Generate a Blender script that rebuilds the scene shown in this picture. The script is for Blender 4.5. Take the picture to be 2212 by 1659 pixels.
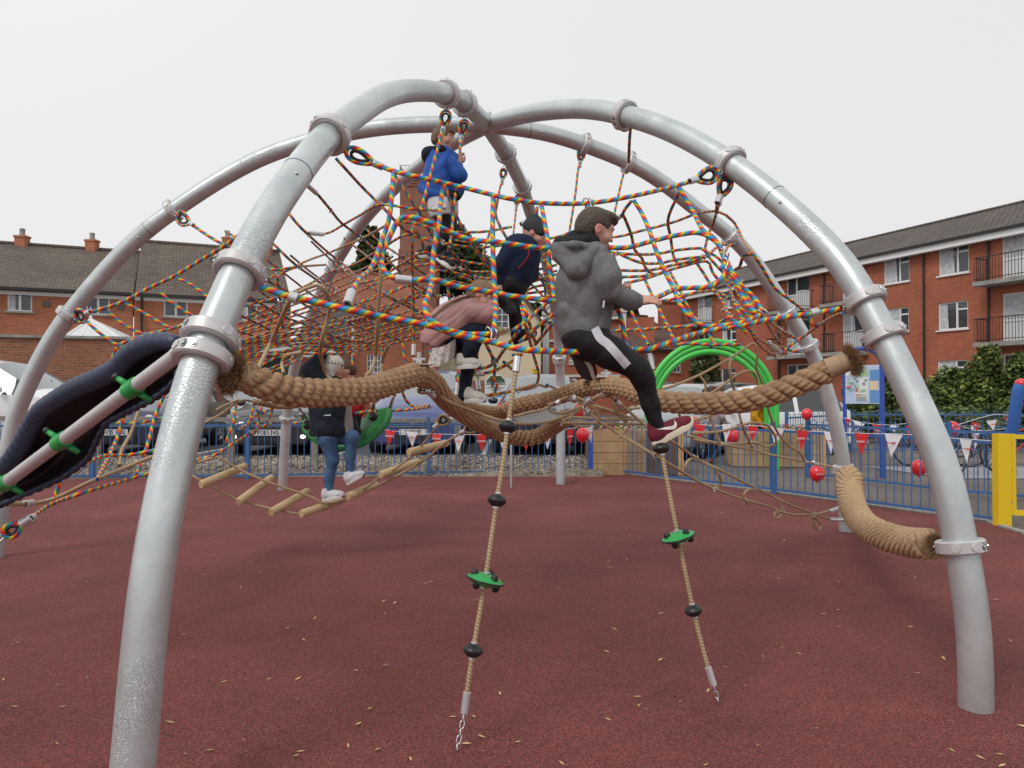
import bpy, math, random
import numpy as np
from mathutils import Vector, Matrix, noise
from mathutils.bvhtree import BVHTree
random.seed(7); rng=np.random.RandomState(11)
for o in list(bpy.data.objects): bpy.data.objects.remove(o)
SC=bpy.context.scene; COL=SC.collection
# ---------------------------------------------------------------- camera, world, sun, exposure
EYE=1.45; FPX=1593.0; PITCH=math.atan((850-829.5)/FPX)
cd=bpy.data.cameras.new('camera'); cam=bpy.data.objects.new('camera',cd); COL.objects.link(cam)
cd.sensor_width=36; cd.lens=36*FPX/2212; cd.clip_end=2000; cd.clip_start=0.05
cam.location=(0,0,EYE); cam.rotation_euler=(math.pi/2+PITCH,0,0); SC.camera=cam
W=bpy.data.worlds.new('World'); SC.world=W; W.use_nodes=True
nt=W.node_tree; nt.nodes.clear()
sky=nt.nodes.new('ShaderNodeTexSky'); sky.sky_type='NISHITA'; sky.sun_disc=False
sky.sun_elevation=math.radians(48); sky.sun_rotation=math.radians(-40)
sky.air_density=1; sky.dust_density=4; sky.ozone_density=1
hs=nt.nodes.new('ShaderNodeHueSaturation'); hs.inputs['Saturation'].default_value=0.12
mx=nt.nodes.new('ShaderNodeMixRGB'); mx.inputs[0].default_value=0.93; mx.inputs[2].default_value=(8.4,8.42,8.5,1)  # overcast cloud layer
bg=nt.nodes.new('ShaderNodeBackground'); bg.inputs[1].default_value=0.1
ow=nt.nodes.new('ShaderNodeOutputWorld')
nt.links.new(sky.outputs[0],hs.inputs['Color']); nt.links.new(hs.outputs[0],mx.inputs[1])
nt.links.new(mx.outputs[0],bg.inputs[0]); nt.links.new(bg.outputs[0],ow.inputs[0])
sl=bpy.data.lights.new('sun','SUN'); sl.energy=1.35; sl.angle=math.radians(20); sl.color=(1,0.98,0.95)
so=bpy.data.objects.new('sun',sl); COL.objects.link(so)
_e,_r=math.radians(48),math.radians(-40)
_sd=Vector((math.sin(_r)*math.cos(_e),math.cos(_r)*math.cos(_e)*-1,math.sin(_e)))
so.rotation_euler=_sd.to_track_quat('Z','Y').to_euler()
SC.view_settings.view_transform='Standard'; SC.view_settings.look='None'; SC.view_settings.exposure=0.0; SC.view_settings.gamma=1
SC.cycles.max_bounces=6
# ---------------------------------------------------------------- measuring helpers (survey of the place)
_c,_s=math.cos(PITCH),math.sin(PITCH)
def ray(u,v):
    x=(u-1106)/FPX; y=(829.5-v)/FPX
    return Vector((x,_c-y*_s,_s+y*_c))
def P(u,v,Y):
    r=ray(u,v); return r*(Y/r.y)+Vector((0,0,EYE))
def gnd(u,v,z=0.0):
    r=ray(u,v); p=r*((z-EYE)/r.z); return Vector((p.x,p.y,z))
def proj(p):
    q=Vector(p)-Vector((0,0,EYE)); zc=q.y*_c+q.z*_s; yc=-q.y*_s+q.z*_c
    return (1106+FPX*q.x/zc, 829.5-FPX*yc/zc)
FR=dict(q1=(0,432,.25),q2=(553,432,.25),q3=(1106,432,.25),q4=(1659,432,.25),
        w1=(0,756,.25),w2=(553,756,.25),w3=(1106,756,.25),w4=(1659,756,.25),
        t1=(553,135,.25),t2=(1106,189,.25),t3=(864,1026,.3418),t4=(1659,1134,.25),
        hb=(1188,691,.1855),bb=(891,259.3,.2017),nb=(1042,459,.179),pg=(891,567,.1856),wh=(648,745,.2214),
        z5=(945,702,.1709),z2=(1296,729,.1465),z3=(1566,702,.179),d=(0,0,1))
def px(fr,*pts):
    a,b,s=FR[fr]; return [(a+s*p[0],b+s*p[1]) for p in pts]
# ---------------------------------------------------------------- materials
MATS={}
def mat(name,col,rough=.6,metal=0.,noise_amt=0.,noise_scale=8.,bump=0.,bump_scale=60.,spec=.5,extra=None,coat=0.):
    if name in MATS: return MATS[name]
    m=bpy.data.materials.new(name); m.use_nodes=True; n=m.node_tree.nodes; l=m.node_tree.links
    b=n['Principled BSDF']; b.inputs['Base Color'].default_value=(*col,1); b.inputs['Roughness'].default_value=rough
    b.inputs['Metallic'].default_value=metal; b.inputs['Specular IOR Level'].default_value=spec
    if coat: b.inputs['Coat Weight'].default_value=coat; b.inputs['Coat Roughness'].default_value=.08
    tc=n.new('ShaderNodeTexCoord')
    if noise_amt:
        t=n.new('ShaderNodeTexNoise'); t.inputs['Scale'].default_value=noise_scale; t.inputs['Detail'].default_value=6; t.inputs['Roughness'].default_value=.65
        l.new(tc.outputs['Object'],t.inputs['Vector'])
        r=n.new('ShaderNodeValToRGB'); r.color_ramp.elements[0].position=.3; r.color_ramp.elements[1].position=.7
        r.color_ramp.elements[0].color=(*[max(0,c*(1-noise_amt)) for c in col],1); r.color_ramp.elements[1].color=(*[min(1,c*(1+noise_amt)) for c in col],1)
        l.new(t.outputs['Fac'],r.inputs['Fac']); l.new(r.outputs[0],b.inputs['Base Color'])
    if bump:
        t2=n.new('ShaderNodeTexNoise'); t2.inputs['Scale'].default_value=bump_scale; t2.inputs['Detail'].default_value=4
        l.new(tc.outputs['Object'],t2.inputs['Vector'])
        bp=n.new('ShaderNodeBump'); bp.inputs['Strength'].default_value=bump; bp.inputs['Distance'].default_value=.01
        l.new(t2.outputs['Fac'],bp.inputs['Height']); l.new(bp.outputs[0],b.inputs['Normal'])
    if extra: extra(m,n,l,b,tc)
    MATS[name]=m; return m
def ramp(n,stops,interp='LINEAR'):
    r=n.new('ShaderNodeValToRGB'); e=r.color_ramp.elements; r.color_ramp.interpolation=interp
    while len(e)>1: e.remove(e[-1])
    e[0].position=stops[0][0]; e[0].color=(*stops[0][1],1)
    for p,c in stops[1:]:
        x=e.new(p); x.color=(*c,1)
    return r
def math_(n,l,op,a,b=None):
    m=n.new('ShaderNodeMath'); m.operation=op
    for i,x in enumerate((a,b)):
        if x is None: continue
        if isinstance(x,(int,float)): m.inputs[i].default_value=x
        else: l.new(x,m.inputs[i])
    return m.outputs[0]
def uvphase(n,l,tc,pitch,turns=1.0):
    sp=n.new('ShaderNodeSeparateXYZ'); l.new(tc.outputs['UV'],sp.inputs[0])
    a=math_(n,l,'MULTIPLY',sp.outputs[0],turns); b_=math_(n,l,'DIVIDE',sp.outputs[1],pitch)
    return math_(n,l,'FRACT',math_(n,l,'ADD',a,b_))
def rope_mat(name,stops,pitch,turns,strands):
    def ex(m,n,l,b,tc):
        ph=uvphase(n,l,tc,pitch,turns); r=ramp(n,stops); l.new(ph,r.inputs[0])
        ph2=uvphase(n,l,tc,pitch/strands,turns)   # strand grooves
        d=math_(n,l,'ABSOLUTE',math_(n,l,'SUBTRACT',ph2,.5))
        bp=n.new('ShaderNodeBump'); bp.inputs['Strength'].default_value=.7; bp.inputs['Distance'].default_value=.003
        l.new(math_(n,l,'SUBTRACT',.5,d),bp.inputs['Height']); l.new(bp.outputs[0],b.inputs['Normal'])
        t=n.new('ShaderNodeTexNoise'); t.inputs['Scale'].default_value=9; t.inputs['Detail'].default_value=3; l.new(tc.outputs['Object'],t.inputs['Vector'])
        hv=n.new('ShaderNodeHueSaturation'); l.new(r.outputs[0],hv.inputs['Color'])
        v=math_(n,l,'ADD',math_(n,l,'MULTIPLY',t.outputs['Fac'],.5),.75); l.new(v,hv.inputs['Value']); l.new(hv.outputs[0],b.inputs['Base Color'])
    return mat(name,(.5,.5,.5),.55,extra=ex)
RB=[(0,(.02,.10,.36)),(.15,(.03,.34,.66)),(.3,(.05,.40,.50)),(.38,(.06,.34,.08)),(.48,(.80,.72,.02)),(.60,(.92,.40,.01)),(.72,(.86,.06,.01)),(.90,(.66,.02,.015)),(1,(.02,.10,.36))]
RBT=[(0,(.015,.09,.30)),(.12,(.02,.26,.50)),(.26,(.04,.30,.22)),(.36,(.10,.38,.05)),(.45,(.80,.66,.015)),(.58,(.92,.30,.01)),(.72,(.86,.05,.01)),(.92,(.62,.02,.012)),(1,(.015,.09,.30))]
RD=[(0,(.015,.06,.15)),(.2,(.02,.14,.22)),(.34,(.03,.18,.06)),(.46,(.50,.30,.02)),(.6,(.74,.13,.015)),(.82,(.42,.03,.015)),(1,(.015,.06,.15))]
TN=[(0,(.20,.13,.07)),(.18,(.42,.30,.17)),(.5,(.52,.38,.22)),(.82,(.42,.30,.17)),(1,(.20,.13,.07))]
M_RB=rope_mat('rainbow_rope',RB,.070,1,6); M_RBT=rope_mat('rainbow_rope_thin',RBT,.078,1,6)
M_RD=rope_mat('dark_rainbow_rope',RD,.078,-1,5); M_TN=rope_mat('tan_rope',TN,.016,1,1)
# ---------------------------------------------------------------- mesh builder
class MB:
    def __init__(s): s.v=[];s.f=[];s.m=[];s.uv=[]
    def quad(s,pts,m=0,uv=None):
        i=len(s.v); s.v+= [tuple(p) for p in pts]; s.f.append(tuple(range(i,i+len(pts)))); s.m.append(m)
        s.uv.append(uv if uv else [(0,0)]*len(pts))
    def box(s,c,sz,rz=0,m=0,M=None):
        x,y,z=[k/2 for k in sz]
        if M is None: M=Matrix.Translation(c)@Matrix.Rotation(rz,4,'Z')
        q=[M@Vector(p) for p in ((-x,-y,-z),(x,-y,-z),(x,y,-z),(-x,y,-z),(-x,-y,z),(x,-y,z),(x,y,z),(-x,y,z))]
        i=len(s.v); s.v+=[tuple(p) for p in q]
        for f,(a,b) in (((0,3,2,1),(x,y)),((4,5,6,7),(x,y)),((0,1,5,4),(x,z)),((1,2,6,5),(y,z)),((2,3,7,6),(x,z)),((3,0,4,7),(y,z))):
            s.f.append(tuple(i+k for k in f)); s.m.append(m); s.uv.append([(0,0),(2*a,0),(2*a,2*b),(0,2*b)])
    def bar(s,a,b,w,h,m=0,up=Vector((0,0,1))):
        a=Vector(a);b=Vector(b);d=(b-a);L=d.length;d.normalize();x=d.cross(up)
        if x.length<1e-4: x=d.cross(Vector((0,1,0)))
        x.normalize();z=x.cross(d)
        M=Matrix(((x.x,d.x,z.x,(a.x+b.x)/2),(x.y,d.y,z.y,(a.y+b.y)/2),(x.z,d.z,z.z,(a.z+b.z)/2),(0,0,0,1)))
        s.box(None,(w,L,h),m=m,M=M)
    def tube(s,pts,r,sides=8,m=0,cap=True,closed=False,rf=None):
        pts=[Vector(p) for p in pts]; n=len(pts)
        if not hasattr(r,'__len__'): r=[r]*n
        i0=len(s.v); L=0; Ls=[]; prev=None; N=None
        for k,p in enumerate(pts):
            if closed: t=pts[(k+1)%n]-pts[k-1]
            else: t=pts[min(k+1,n-1)]-pts[max(k-1,0)]
            if t.length<1e-9: t=Vector((0,0,1))
            t.normalize()
            if N is None:
                N=t.cross(Vector((0,0,1)))
                if N.length<.1: N=t.cross(Vector((0,1,0)))
            N=(N-t*N.dot(t)); 
            if N.length<1e-6: N=t.orthogonal()
            N.normalize(); B=t.cross(N)
            if prev is not None: L+=(p-prev).length
            prev=p; Ls.append(L)
            for j in range(sides):
                a=2*math.pi*j/sides; rr=r[k]*(rf(j/sides,L) if rf else 1)
                s.v.append(tuple(p+N*(math.cos(a)*rr)+B*(math.sin(a)*rr)))
        K=n if closed else n-1
        for k in range(K):
            k2=(k+1)%n; l0=Ls[k]; l1=Ls[k2] if k2>k else L+ (pts[0]-pts[-1]).length
            for j in range(sides):
                j2=(j+1)%sides
                s.f.append((i0+k*sides+j,i0+k*sides+j2,i0+k2*sides+j2,i0+k2*sides+j)); s.m.append(m)
                u0,u1=j/sides,(j+1)/sides; s.uv.append([(u0,l0),(u1,l0),(u1,l1),(u0,l1)])
        if cap and not closed:
            s.f.append(tuple(i0+j for j in range(sides))[::-1]); s.m.append(m); s.uv.append([(0,0)]*sides)
            s.f.append(tuple(i0+(n-1)*sides+j for j in range(sides))); s.m.append(m); s.uv.append([(0,0)]*sides)
    def lathe(s,prof,M,sides=24,m=0,sx=1,sy=1):
        i0=len(s.v); n=len(prof)
        for (r,z) in prof:
            for j in range(sides):
                a=2*math.pi*j/sides; s.v.append(tuple(M@Vector((math.cos(a)*r*sx,math.sin(a)*r*sy,z))))
        for k in range(n-1):
            for j in range(sides):
                j2=(j+1)%sides; s.f.append((i0+k*sides+j,i0+k*sides+j2,i0+(k+1)*sides+j2,i0+(k+1)*sides+j)); s.m.append(m)
                s.uv.append([(j/sides,prof[k][1]),((j+1)/sides,prof[k][1]),((j+1)/sides,prof[k+1][1]),(j/sides,prof[k+1][1])])
    def ball(s,c,r,m=0,seg=14,rings=8,M=None):
        if not hasattr(r,'__len__'): r=(r,r,r)
        T=(M or Matrix.Translation(c))@Matrix.Diagonal((*r,1))
        s.lathe([(max(1e-4,math.sin(math.pi*k/rings)),-math.cos(math.pi*k/rings)) for k in range(rings+1)],T,seg,m)
    def prism(s,poly,y0,y1,M,m=0):
        n=len(poly); i=len(s.v)
        s.v+=[tuple(M@Vector((a,y0,b))) for a,b in poly]+[tuple(M@Vector((a,y1,b))) for a,b in poly]
        s.f.append(tuple(range(i,i+n))); s.f.append(tuple(range(i+2*n-1,i+n-1,-1))); s.m+=[m,m]; s.uv+=[list(poly),list(poly)[::-1]]
        for k in range(n):
            k2=(k+1)%n; s.f.append((i+k2,i+k,i+n+k,i+n+k2)); s.m.append(m); s.uv.append([(0,0),(0,0),(0,1),(0,1)])
    def build(s,name,mats,parent=None,smooth=False,auto=None):
        me=bpy.data.meshes.new(name); me.from_pydata(s.v,[],s.f)
        if not isinstance(mats,(list,tuple)): mats=[mats]
        for x in mats: me.materials.append(x)
        me.polygons.foreach_set('material_index',s.m)
        uvl=me.uv_layers.new(name='UVMap'); flat=np.array([c for f in s.uv for q in f for c in q],dtype=np.float32)
        uvl.data.foreach_set('uv',flat)
        if smooth:
            me.polygons.foreach_set('use_smooth',[True]*len(me.polygons))
            if auto: me.set_sharp_from_angle(angle=math.radians(auto))
        me.update(); o=bpy.data.objects.new(name,me); COL.objects.link(o)
        if parent is not None: adopt(o,parent)
        return o
def adopt(o,parent):
    o.parent=parent; root=parent; 
    t=Vector(parent.location) if parent.parent is None else Vector((0,0,0))
    o.matrix_parent_inverse=Matrix.Translation(-t)
def thing(name,label,cat,loc=(0,0,0),group=None):
    o=bpy.data.objects.new(name,None); COL.objects.link(o); o.location=loc; o.empty_display_size=.1
    return tag(o,label,cat,group)
def tag(o,label=None,cat=None,group=None,kind=None):
    if label: o['label']=label
    if cat: o['category']=cat
    if group: o['group']=group
    if kind: o['kind']=kind
    return o
def copytree(o,parent=None):
    c=o.copy(); COL.objects.link(c)
    if parent is not None: c.parent=parent; c.matrix_parent_inverse=o.matrix_parent_inverse.copy()
    for ch in o.children: copytree(ch,c)
    return c
def smooth_path(pts,step=.03,closed=False):
    pts=[Vector(p) for p in pts]; out=[]; n=len(pts)
    if n<3 and not closed:
        L=(pts[1]-pts[0]).length; k=max(2,int(L/step)); return [pts[0].lerp(pts[1],i/k) for i in range(k+1)]
    rngk=range(n) if closed else range(n-1)
    for i in rngk:
        p1=pts[i]; p2=pts[(i+1)%n]
        p0=pts[i-1] if (i>0 or closed) else p1*2-p2
        p3=pts[(i+2)%n] if (i+2<n or closed) else p2*2-p1
        k=max(1,int((p2-p1).length/step)+1)
        for j in range(k):
            t=j/k; t2=t*t; t3=t2*t
            out.append(.5*((2*p1)+(p2-p0)*t+(2*p0-5*p1+4*p2-p3)*t2+(3*p1-p0-3*p2+p3)*t3))
    if not closed: out.append(pts[-1])
    return out
def frame(o,z,x=None):
    z=Vector(z).normalized(); x=Vector(x) if x is not None else z.orthogonal()
    x=(x-z*x.dot(z)); 
    if x.length<1e-5: x=z.orthogonal()
    x.normalize(); y=z.cross(x)
    return Matrix(((x.x,y.x,z.x,o[0]),(x.y,y.y,z.y,o[1]),(x.z,y.z,z.z,o[2]),(0,0,0,1)))
def text_mesh(name,body,size,M,m,parent,align='CENTER',extrude=.001,sx=1.0,bold=0):
    cu=bpy.data.curves.new(name,'FONT'); cu.body=body; cu.size=size; cu.align_x=align; cu.align_y='CENTER'; cu.extrude=extrude; cu.offset=bold; cu.resolution_u=3
    t=bpy.data.objects.new('tmp',cu); COL.objects.link(t); dg=bpy.context.evaluated_depsgraph_get(); dg.update()
    me=bpy.data.meshes.new_from_object(t.evaluated_get(dg)); bpy.data.objects.remove(t)
    me.transform(M@Matrix.Diagonal((sx,1,1,1))); me.materials.clear(); me.materials.append(m); me.name=name
    o=bpy.data.objects.new(name,me); COL.objects.link(o)
    if parent is not None: adopt(o,parent)
    return o
FACE=Matrix(((1,0,0,0),(0,0,-1,0),(0,1,0,0),(0,0,0,1)))   # text plane XY -> upright XZ facing -Y
def at(p,rz=0): return Matrix.Translation(p)@Matrix.Rotation(rz,4,'Z')@FACE
# ================================================================ ground and surfaces
def rubber(m,n,l,b,tc):
    t=n.new('ShaderNodeTexVoronoi'); t.inputs['Scale'].default_value=230; l.new(tc.outputs['Object'],t.inputs['Vector'])
    r=ramp(n,[(0,(.045,.028,.028)),(.25,(.118,.031,.030)),(.55,(.196,.047,.044)),(.85,(.255,.070,.063)),(1,(.33,.13,.11))]); 
    sp=n.new('ShaderNodeSeparateColor'); l.new(t.outputs['Color'],sp.inputs[0]); l.new(sp.outputs[0],r.inputs[0])
    t2=n.new('ShaderNodeTexNoise'); t2.inputs['Scale'].default_value=.9; t2.inputs['Detail'].default_value=7; l.new(tc.outputs['Object'],t2.inputs['Vector'])
    hv=n.new('ShaderNodeHueSaturation'); l.new(r.outputs[0],hv.inputs['Color']); t3=n.new('ShaderNodeTexNoise'); t3.inputs['Scale'].default_value=.32; t3.inputs['Detail'].default_value=9; t3.inputs['Roughness'].default_value=.75; t3.inputs['Distortion'].default_value=1.2; l.new(tc.outputs['Object'],t3.inputs['Vector'])
    rs=ramp(n,[(.35,(.78,.78,.78)),(.5,(1,1,1)),(.66,(1.0,1.0,1.0)),(.72,(1.16,1.16,1.16))]); l.new(t3.outputs['Fac'],rs.inputs[0])
    l.new(math_(n,l,'MULTIPLY',rs.outputs[0],math_(n,l,'ADD',math_(n,l,'MULTIPLY',t2.outputs['Fac'],.9),.60)),hv.inputs['Value'])
    l.new(hv.outputs[0],b.inputs['Base Color'])
    bp=n.new('ShaderNodeBump'); bp.inputs['Strength'].default_value=.8; bp.inputs['Distance'].default_value=.004; l.new(t.outputs['Distance'],bp.inputs['Height']); l.new(bp.outputs[0],b.inputs['Normal'])
M_RUB=mat('rubber_surface',(.15,.06,.06),.85,extra=rubber,spec=.3)
def asph(base,scale):
    def ex(m,n,l,b,tc):
        t=n.new('ShaderNodeTexNoise'); t.inputs['Scale'].default_value=scale; t.inputs['Detail'].default_value=2; l.new(tc.outputs['Object'],t.inputs['Vector'])
        r=ramp(n,[(.35,tuple(c*.6 for c in base)),(.6,base),(.75,tuple(c*1.6 for c in base))]); l.new(t.outputs['Fac'],r.inputs[0])
        t2=n.new('ShaderNodeTexNoise'); t2.inputs['Scale'].default_value=.35; t2.inputs['Detail'].default_value=6; l.new(tc.outputs['Object'],t2.inputs['Vector'])
        hv=n.new('ShaderNodeHueSaturation'); l.new(r.outputs[0],hv.inputs['Color']); l.new(math_(n,l,'ADD',t2.outputs['Fac'],.5),hv.inputs['Value']); l.new(hv.outputs[0],b.inputs['Base Color'])
    return ex
M_ASP=mat('asphalt',(.16,.135,.12),.9,extra=asph((.165,.138,.122),60)); M_ASPD=mat('car_park_asphalt',(.11,.11,.115),.9,extra=asph((.115,.115,.12),50))
M_PATH=mat('worn_path',(.2,.16,.13),.9,extra=asph((.17,.135,.11),70))
def flat(name,poly,z,m,kind='structure'):
    me=bpy.data.meshes.new(name); me.from_pydata([(p[0],p[1],z) for p in poly],[],[tuple(range(len(poly)))]); me.materials.append(m); me.update()
    o=bpy.data.objects.new(name,me); COL.objects.link(o); tag(o,kind=kind); return o
flat('ground',[(-900,-40),(900,-40),(900,1500),(-900,1500)],-.01,M_ASP)
FB=[(-900,1042),(-300,1040),(38,1038),(553,1033),(928,1028),(1270,1026),(1308,1022),(1437,1037),(1671,1066),(1884,1096),(2024,1114),(2150,1133),(2230,1158),(2500,1290)]
fb=[gnd(u,v) for u,v in FB]
flat('playground_surface',[(-14,-6)]+[(p.x,p.y+.12) for p in fb]+[(9,-6)],.004,M_RUB)
M_CONC=mat('concrete_edging',(.33,.31,.29),.9,noise_amt=.2,noise_scale=5,bump=.3)
mb=MB()
for a,b_ in zip(fb[6:],fb[7:]):
    mb.bar(a+Vector((0,.14,.0)),b_+Vector((0,.14,.0)),.06,.05)
tag(mb.build('kerb',M_CONC),kind='structure')
# bank of stones rising to the car park
M_BANK=mat('bank_soil',(.22,.18,.14),.95,noise_amt=.45,noise_scale=6,bump=1,bump_scale=30)
CPZ=.28
me_v=[];me_f=[]
xs=np.linspace(-30,1.6,160); ys=np.linspace(0,1,10)
for j,t in enumerate(ys):
    for x in xs:
        y=12.85+ (13.75-12.85)*t; z=CPZ*(t**.8)*1.0+.01+.03*noise.noise(Vector((x*2,y*3,0))); 
        me_v.append((x,y,z if j>0 else 0.0))
for j in range(9):
    for i in range(159): a=j*160+i; me_f.append((a,a+1,a+161,a+160))
me=bpy.data.meshes.new('bank'); me.from_pydata(me_v,[],me_f); me.materials.append(M_BANK); o=bpy.data.objects.new('planting_bank',me); COL.objects.link(o); tag(o,kind='structure')
mb=MB(); mb.box((-24.2,33.7,CPZ-.2),(52,40,.4)); cpk=mb.build('car_park',M_ASPD); tag(cpk,kind='structure')
mb=MB()
for x in (-6.1,-3.35,-.55,2.0):
    mb.box((x if x<1.7 else 1.6,16.4,CPZ+.004),(.09,4.6,.004))
tag(mb.build('parking_bay_lines',mat('road_paint',(.6,.6,.58),.8,noise_amt=.2,noise_scale=20)),kind='structure')
# stones and pale pebbles on the bank
M_STN=[mat('stone_%s'%k,c,.9,noise_amt=.25,noise_scale=30) for k,c in zip(('grey','buff','pale','brown'),((.26,.24,.22),(.34,.28,.20),(.72,.68,.62),(.2,.15,.11)))]
mb=MB(); R=random.Random(3)
for i in range(3600):
    t=R.random()**.8; x=R.uniform(-12.5,1.5); y=12.87+.85*t; z=CPZ*(t**.8)+.015
    pale=(t>.45 and R.random()<.8) or R.random()<.15
    r=R.uniform(.007,.017) if pale else R.uniform(.012,.036)
    M=Matrix.Translation((x,y,z+r*.2))@Matrix.Rotation(R.uniform(0,6),4,'Z')@Matrix.Diagonal((r*R.uniform(1,1.5),r*R.uniform(.7,1.1),r*R.uniform(.5,.8),1))
    i0=len(mb.v); mb.ball(None,1,m=2 if pale else R.choice((0,1,3)),seg=6,rings=4,M=M)
tag(mb.build('bank_stones',M_STN),label='grey and pale stones on the low bank behind the blue fence',kind='stuff')
# litter of small leaves
mb=MB(); R=random.Random(5)
for i in range(150):
    u=R.uniform(0,2212); v=R.uniform(1075,1655); p=gnd(u,v,.008); L=R.uniform(.008,.024); a=R.uniform(0,6.28)
    L*=1.12; dx,dy=math.cos(a)*L,math.sin(a)*L; wx,wy=-dy*.32,dx*.32
    mb.quad([(p.x-dx,p.y-dy,p.z),(p.x-wx,p.y-wy,p.z+.003),(p.x+dx,p.y+dy,p.z+.006),(p.x+wx,p.y+wy,p.z+.003)])
tag(mb.build('fallen_leaves',mat('dry_leaf',(.62,.42,.2),.8,noise_amt=.5,noise_scale=3)),label='tiny dry yellow leaves scattered on the red rubber ground',kind='stuff')
# ================================================================ buildings
def brick(name,c1,c2,mort,scale=1.0):
    def ex(m,n,l,b,tc):
        t=n.new('ShaderNodeTexBrick'); t.inputs['Scale'].default_value=1/scale
        t.inputs['Brick Width'].default_value=.225; t.inputs['Row Height'].default_value=.075; t.inputs['Mortar Size'].default_value=.008
        t.inputs['Color1'].default_value=(*c1,1); t.inputs['Color2'].default_value=(*c2,1); t.inputs['Mortar'].default_value=(*mort,1); t.inputs['Bias'].default_value=0
        l.new(tc.outputs['UV'],t.inputs['Vector'])
        t2=n.new('ShaderNodeTexNoise'); t2.inputs['Scale'].default_value=.55; t2.inputs['Detail'].default_value=7; t2.inputs['Roughness'].default_value=.7; l.new(tc.outputs['Object'],t2.inputs['Vector'])
        hv=n.new('ShaderNodeHueSaturation'); l.new(t.outputs['Color'],hv.inputs['Color']); l.new(math_(n,l,'ADD',math_(n,l,'MULTIPLY',t2.outputs['Fac'],.9),.55),hv.inputs['Value']); l.new(hv.outputs[0],b.inputs['Base Color'])
        bp=n.new('ShaderNodeBump'); bp.inputs['Strength'].default_value=.5; bp.inputs['Distance'].default_value=.01; l.new(t.outputs['Fac'],bp.inputs['Height']); bp.invert=True; l.new(bp.outputs[0],b.inputs['Normal'])
    return mat(name,c1,.9,extra=ex)
M_BRL=brick('orange_red_brick',(.48,.148,.070),(.36,.100,.048),(.40,.25,.17)); M_BRR=brick('deep_red_brick',(.45,.112,.056),(.34,.080,.040),(.34,.20,.13))
M_BRW=brick('weathered_wall_brick',(.36,.12,.06),(.22,.075,.04),(.30,.22,.16)); M_BRT=brick('brown_chimney_brick',(.30,.11,.07),(.22,.08,.05),(.26,.18,.13))
def tiles(name,c,c2,row,lich=0.):
    def ex(m,n,l,b,tc):
        t=n.new('ShaderNodeTexBrick'); t.inputs['Scale'].default_value=1; t.inputs['Brick Width'].default_value=.28; t.inputs['Row Height'].default_value=row; t.inputs['Mortar Size'].default_value=row*.09
        t.inputs['Color1'].default_value=(*c,1); t.inputs['Color2'].default_value=(*c2,1); t.inputs['Mortar'].default_value=(*[k*.35 for k in c],1); l.new(tc.outputs['UV'],t.inputs['Vector'])
        v=n.new('ShaderNodeTexNoise'); v.inputs['Scale'].default_value=7; v.inputs['Detail'].default_value=3; l.new(tc.outputs['Object'],v.inputs['Vector'])
        r=ramp(n,[(.70,(0,0,0)),(.74,(1,1,1))]); l.new(v.outputs['Fac'],r.inputs[0])
        mx=n.new('ShaderNodeMixRGB'); mx.inputs[2].default_value=(.42,.40,.33,1); l.new(math_(n,l,'MULTIPLY',r.outputs[0],lich),mx.inputs[0]); l.new(t.outputs['Color'],mx.inputs[1]); 
        t2=n.new('ShaderNodeTexNoise'); t2.inputs['Scale'].default_value=.5; t2.inputs['Detail'].default_value=6; l.new(tc.outputs['Object'],t2.inputs['Vector'])
        hv=n.new('ShaderNodeHueSaturation'); l.new(mx.outputs[0],hv.inputs['Color']); l.new(math_(n,l,'ADD',math_(n,l,'MULTIPLY',t2.outputs['Fac'],.9),.55),hv.inputs['Value']); l.new(hv.outputs[0],b.inputs['Base Color'])
        bp=n.new('ShaderNodeBump'); bp.invert=True; bp.inputs['Strength'].default_value=.8; bp.inputs['Distance'].default_value=.02; l.new(t.outputs['Fac'],bp.inputs['Height']); l.new(bp.outputs[0],b.inputs['Normal'])
    return mat(name,c,.85,extra=ex)
M_RFL=tiles('brown_roof_tiles',(.160,.125,.098),(.115,.09,.072),.16,.9); M_RFR=tiles('dark_grey_roof_tiles',(.135,.112,.095),(.10,.084,.072),.3,.2)
M_RFO=tiles('orange_clay_tiles',(.36,.13,.07),(.27,.10,.06),.13,.1); M_RFB=tiles('brown_red_roof_tiles',(.17,.10,.075),(.12,.075,.06),.15,.2)
M_WHT=mat('white_upvc',(.78,.78,.77),.4); M_GLS=mat('window_glass',(.05,.06,.07),.06,spec=.8,noise_amt=.5,noise_scale=.8); M_CUR=mat('net_curtain',(.50,.51,.54),.8,noise_amt=.35,noise_scale=6)
M_GUT=mat('black_gutter',(.02,.02,.022),.5); M_CRM=mat('cream_render',(.66,.55,.38),.85,noise_amt=.08,noise_scale=.7); M_GRAY=mat('grey_concrete',(.30,.29,.27),.9,noise_amt=.3,noise_scale=3,bump=.4)
M_BLK=mat('black_railing',(.025,.022,.022),.5); M_WPN=mat('white_panel',(.66,.67,.69),.5)
class Fac:
    """vertical wall plane through two surveyed points"""
    def __init__(s,p0,p1):
        s.p=Vector((p0[0],p0[1],0)); d=Vector((p1[0]-p0[0],p1[1]-p0[1],0)); s.L=d.length; s.d=d.normalized(); s.n=Vector((s.d.y,-s.d.x,0))   # n towards camera side
        if s.n.dot(-s.p)<0: s.n=-s.n
    def sz(s,u,v,off=0):
        r=ray(u,v); q=s.p+s.n*off-Vector((0,0,EYE)); t=q.dot(s.n)/r.dot(s.n); w=r*t+Vector((0,0,EYE)); return (w-s.p).dot(s.d),w.z
    def w(s,a,z,off=0): return s.p+s.d*a+s.n*off+Vector((0,0,z))
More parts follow.
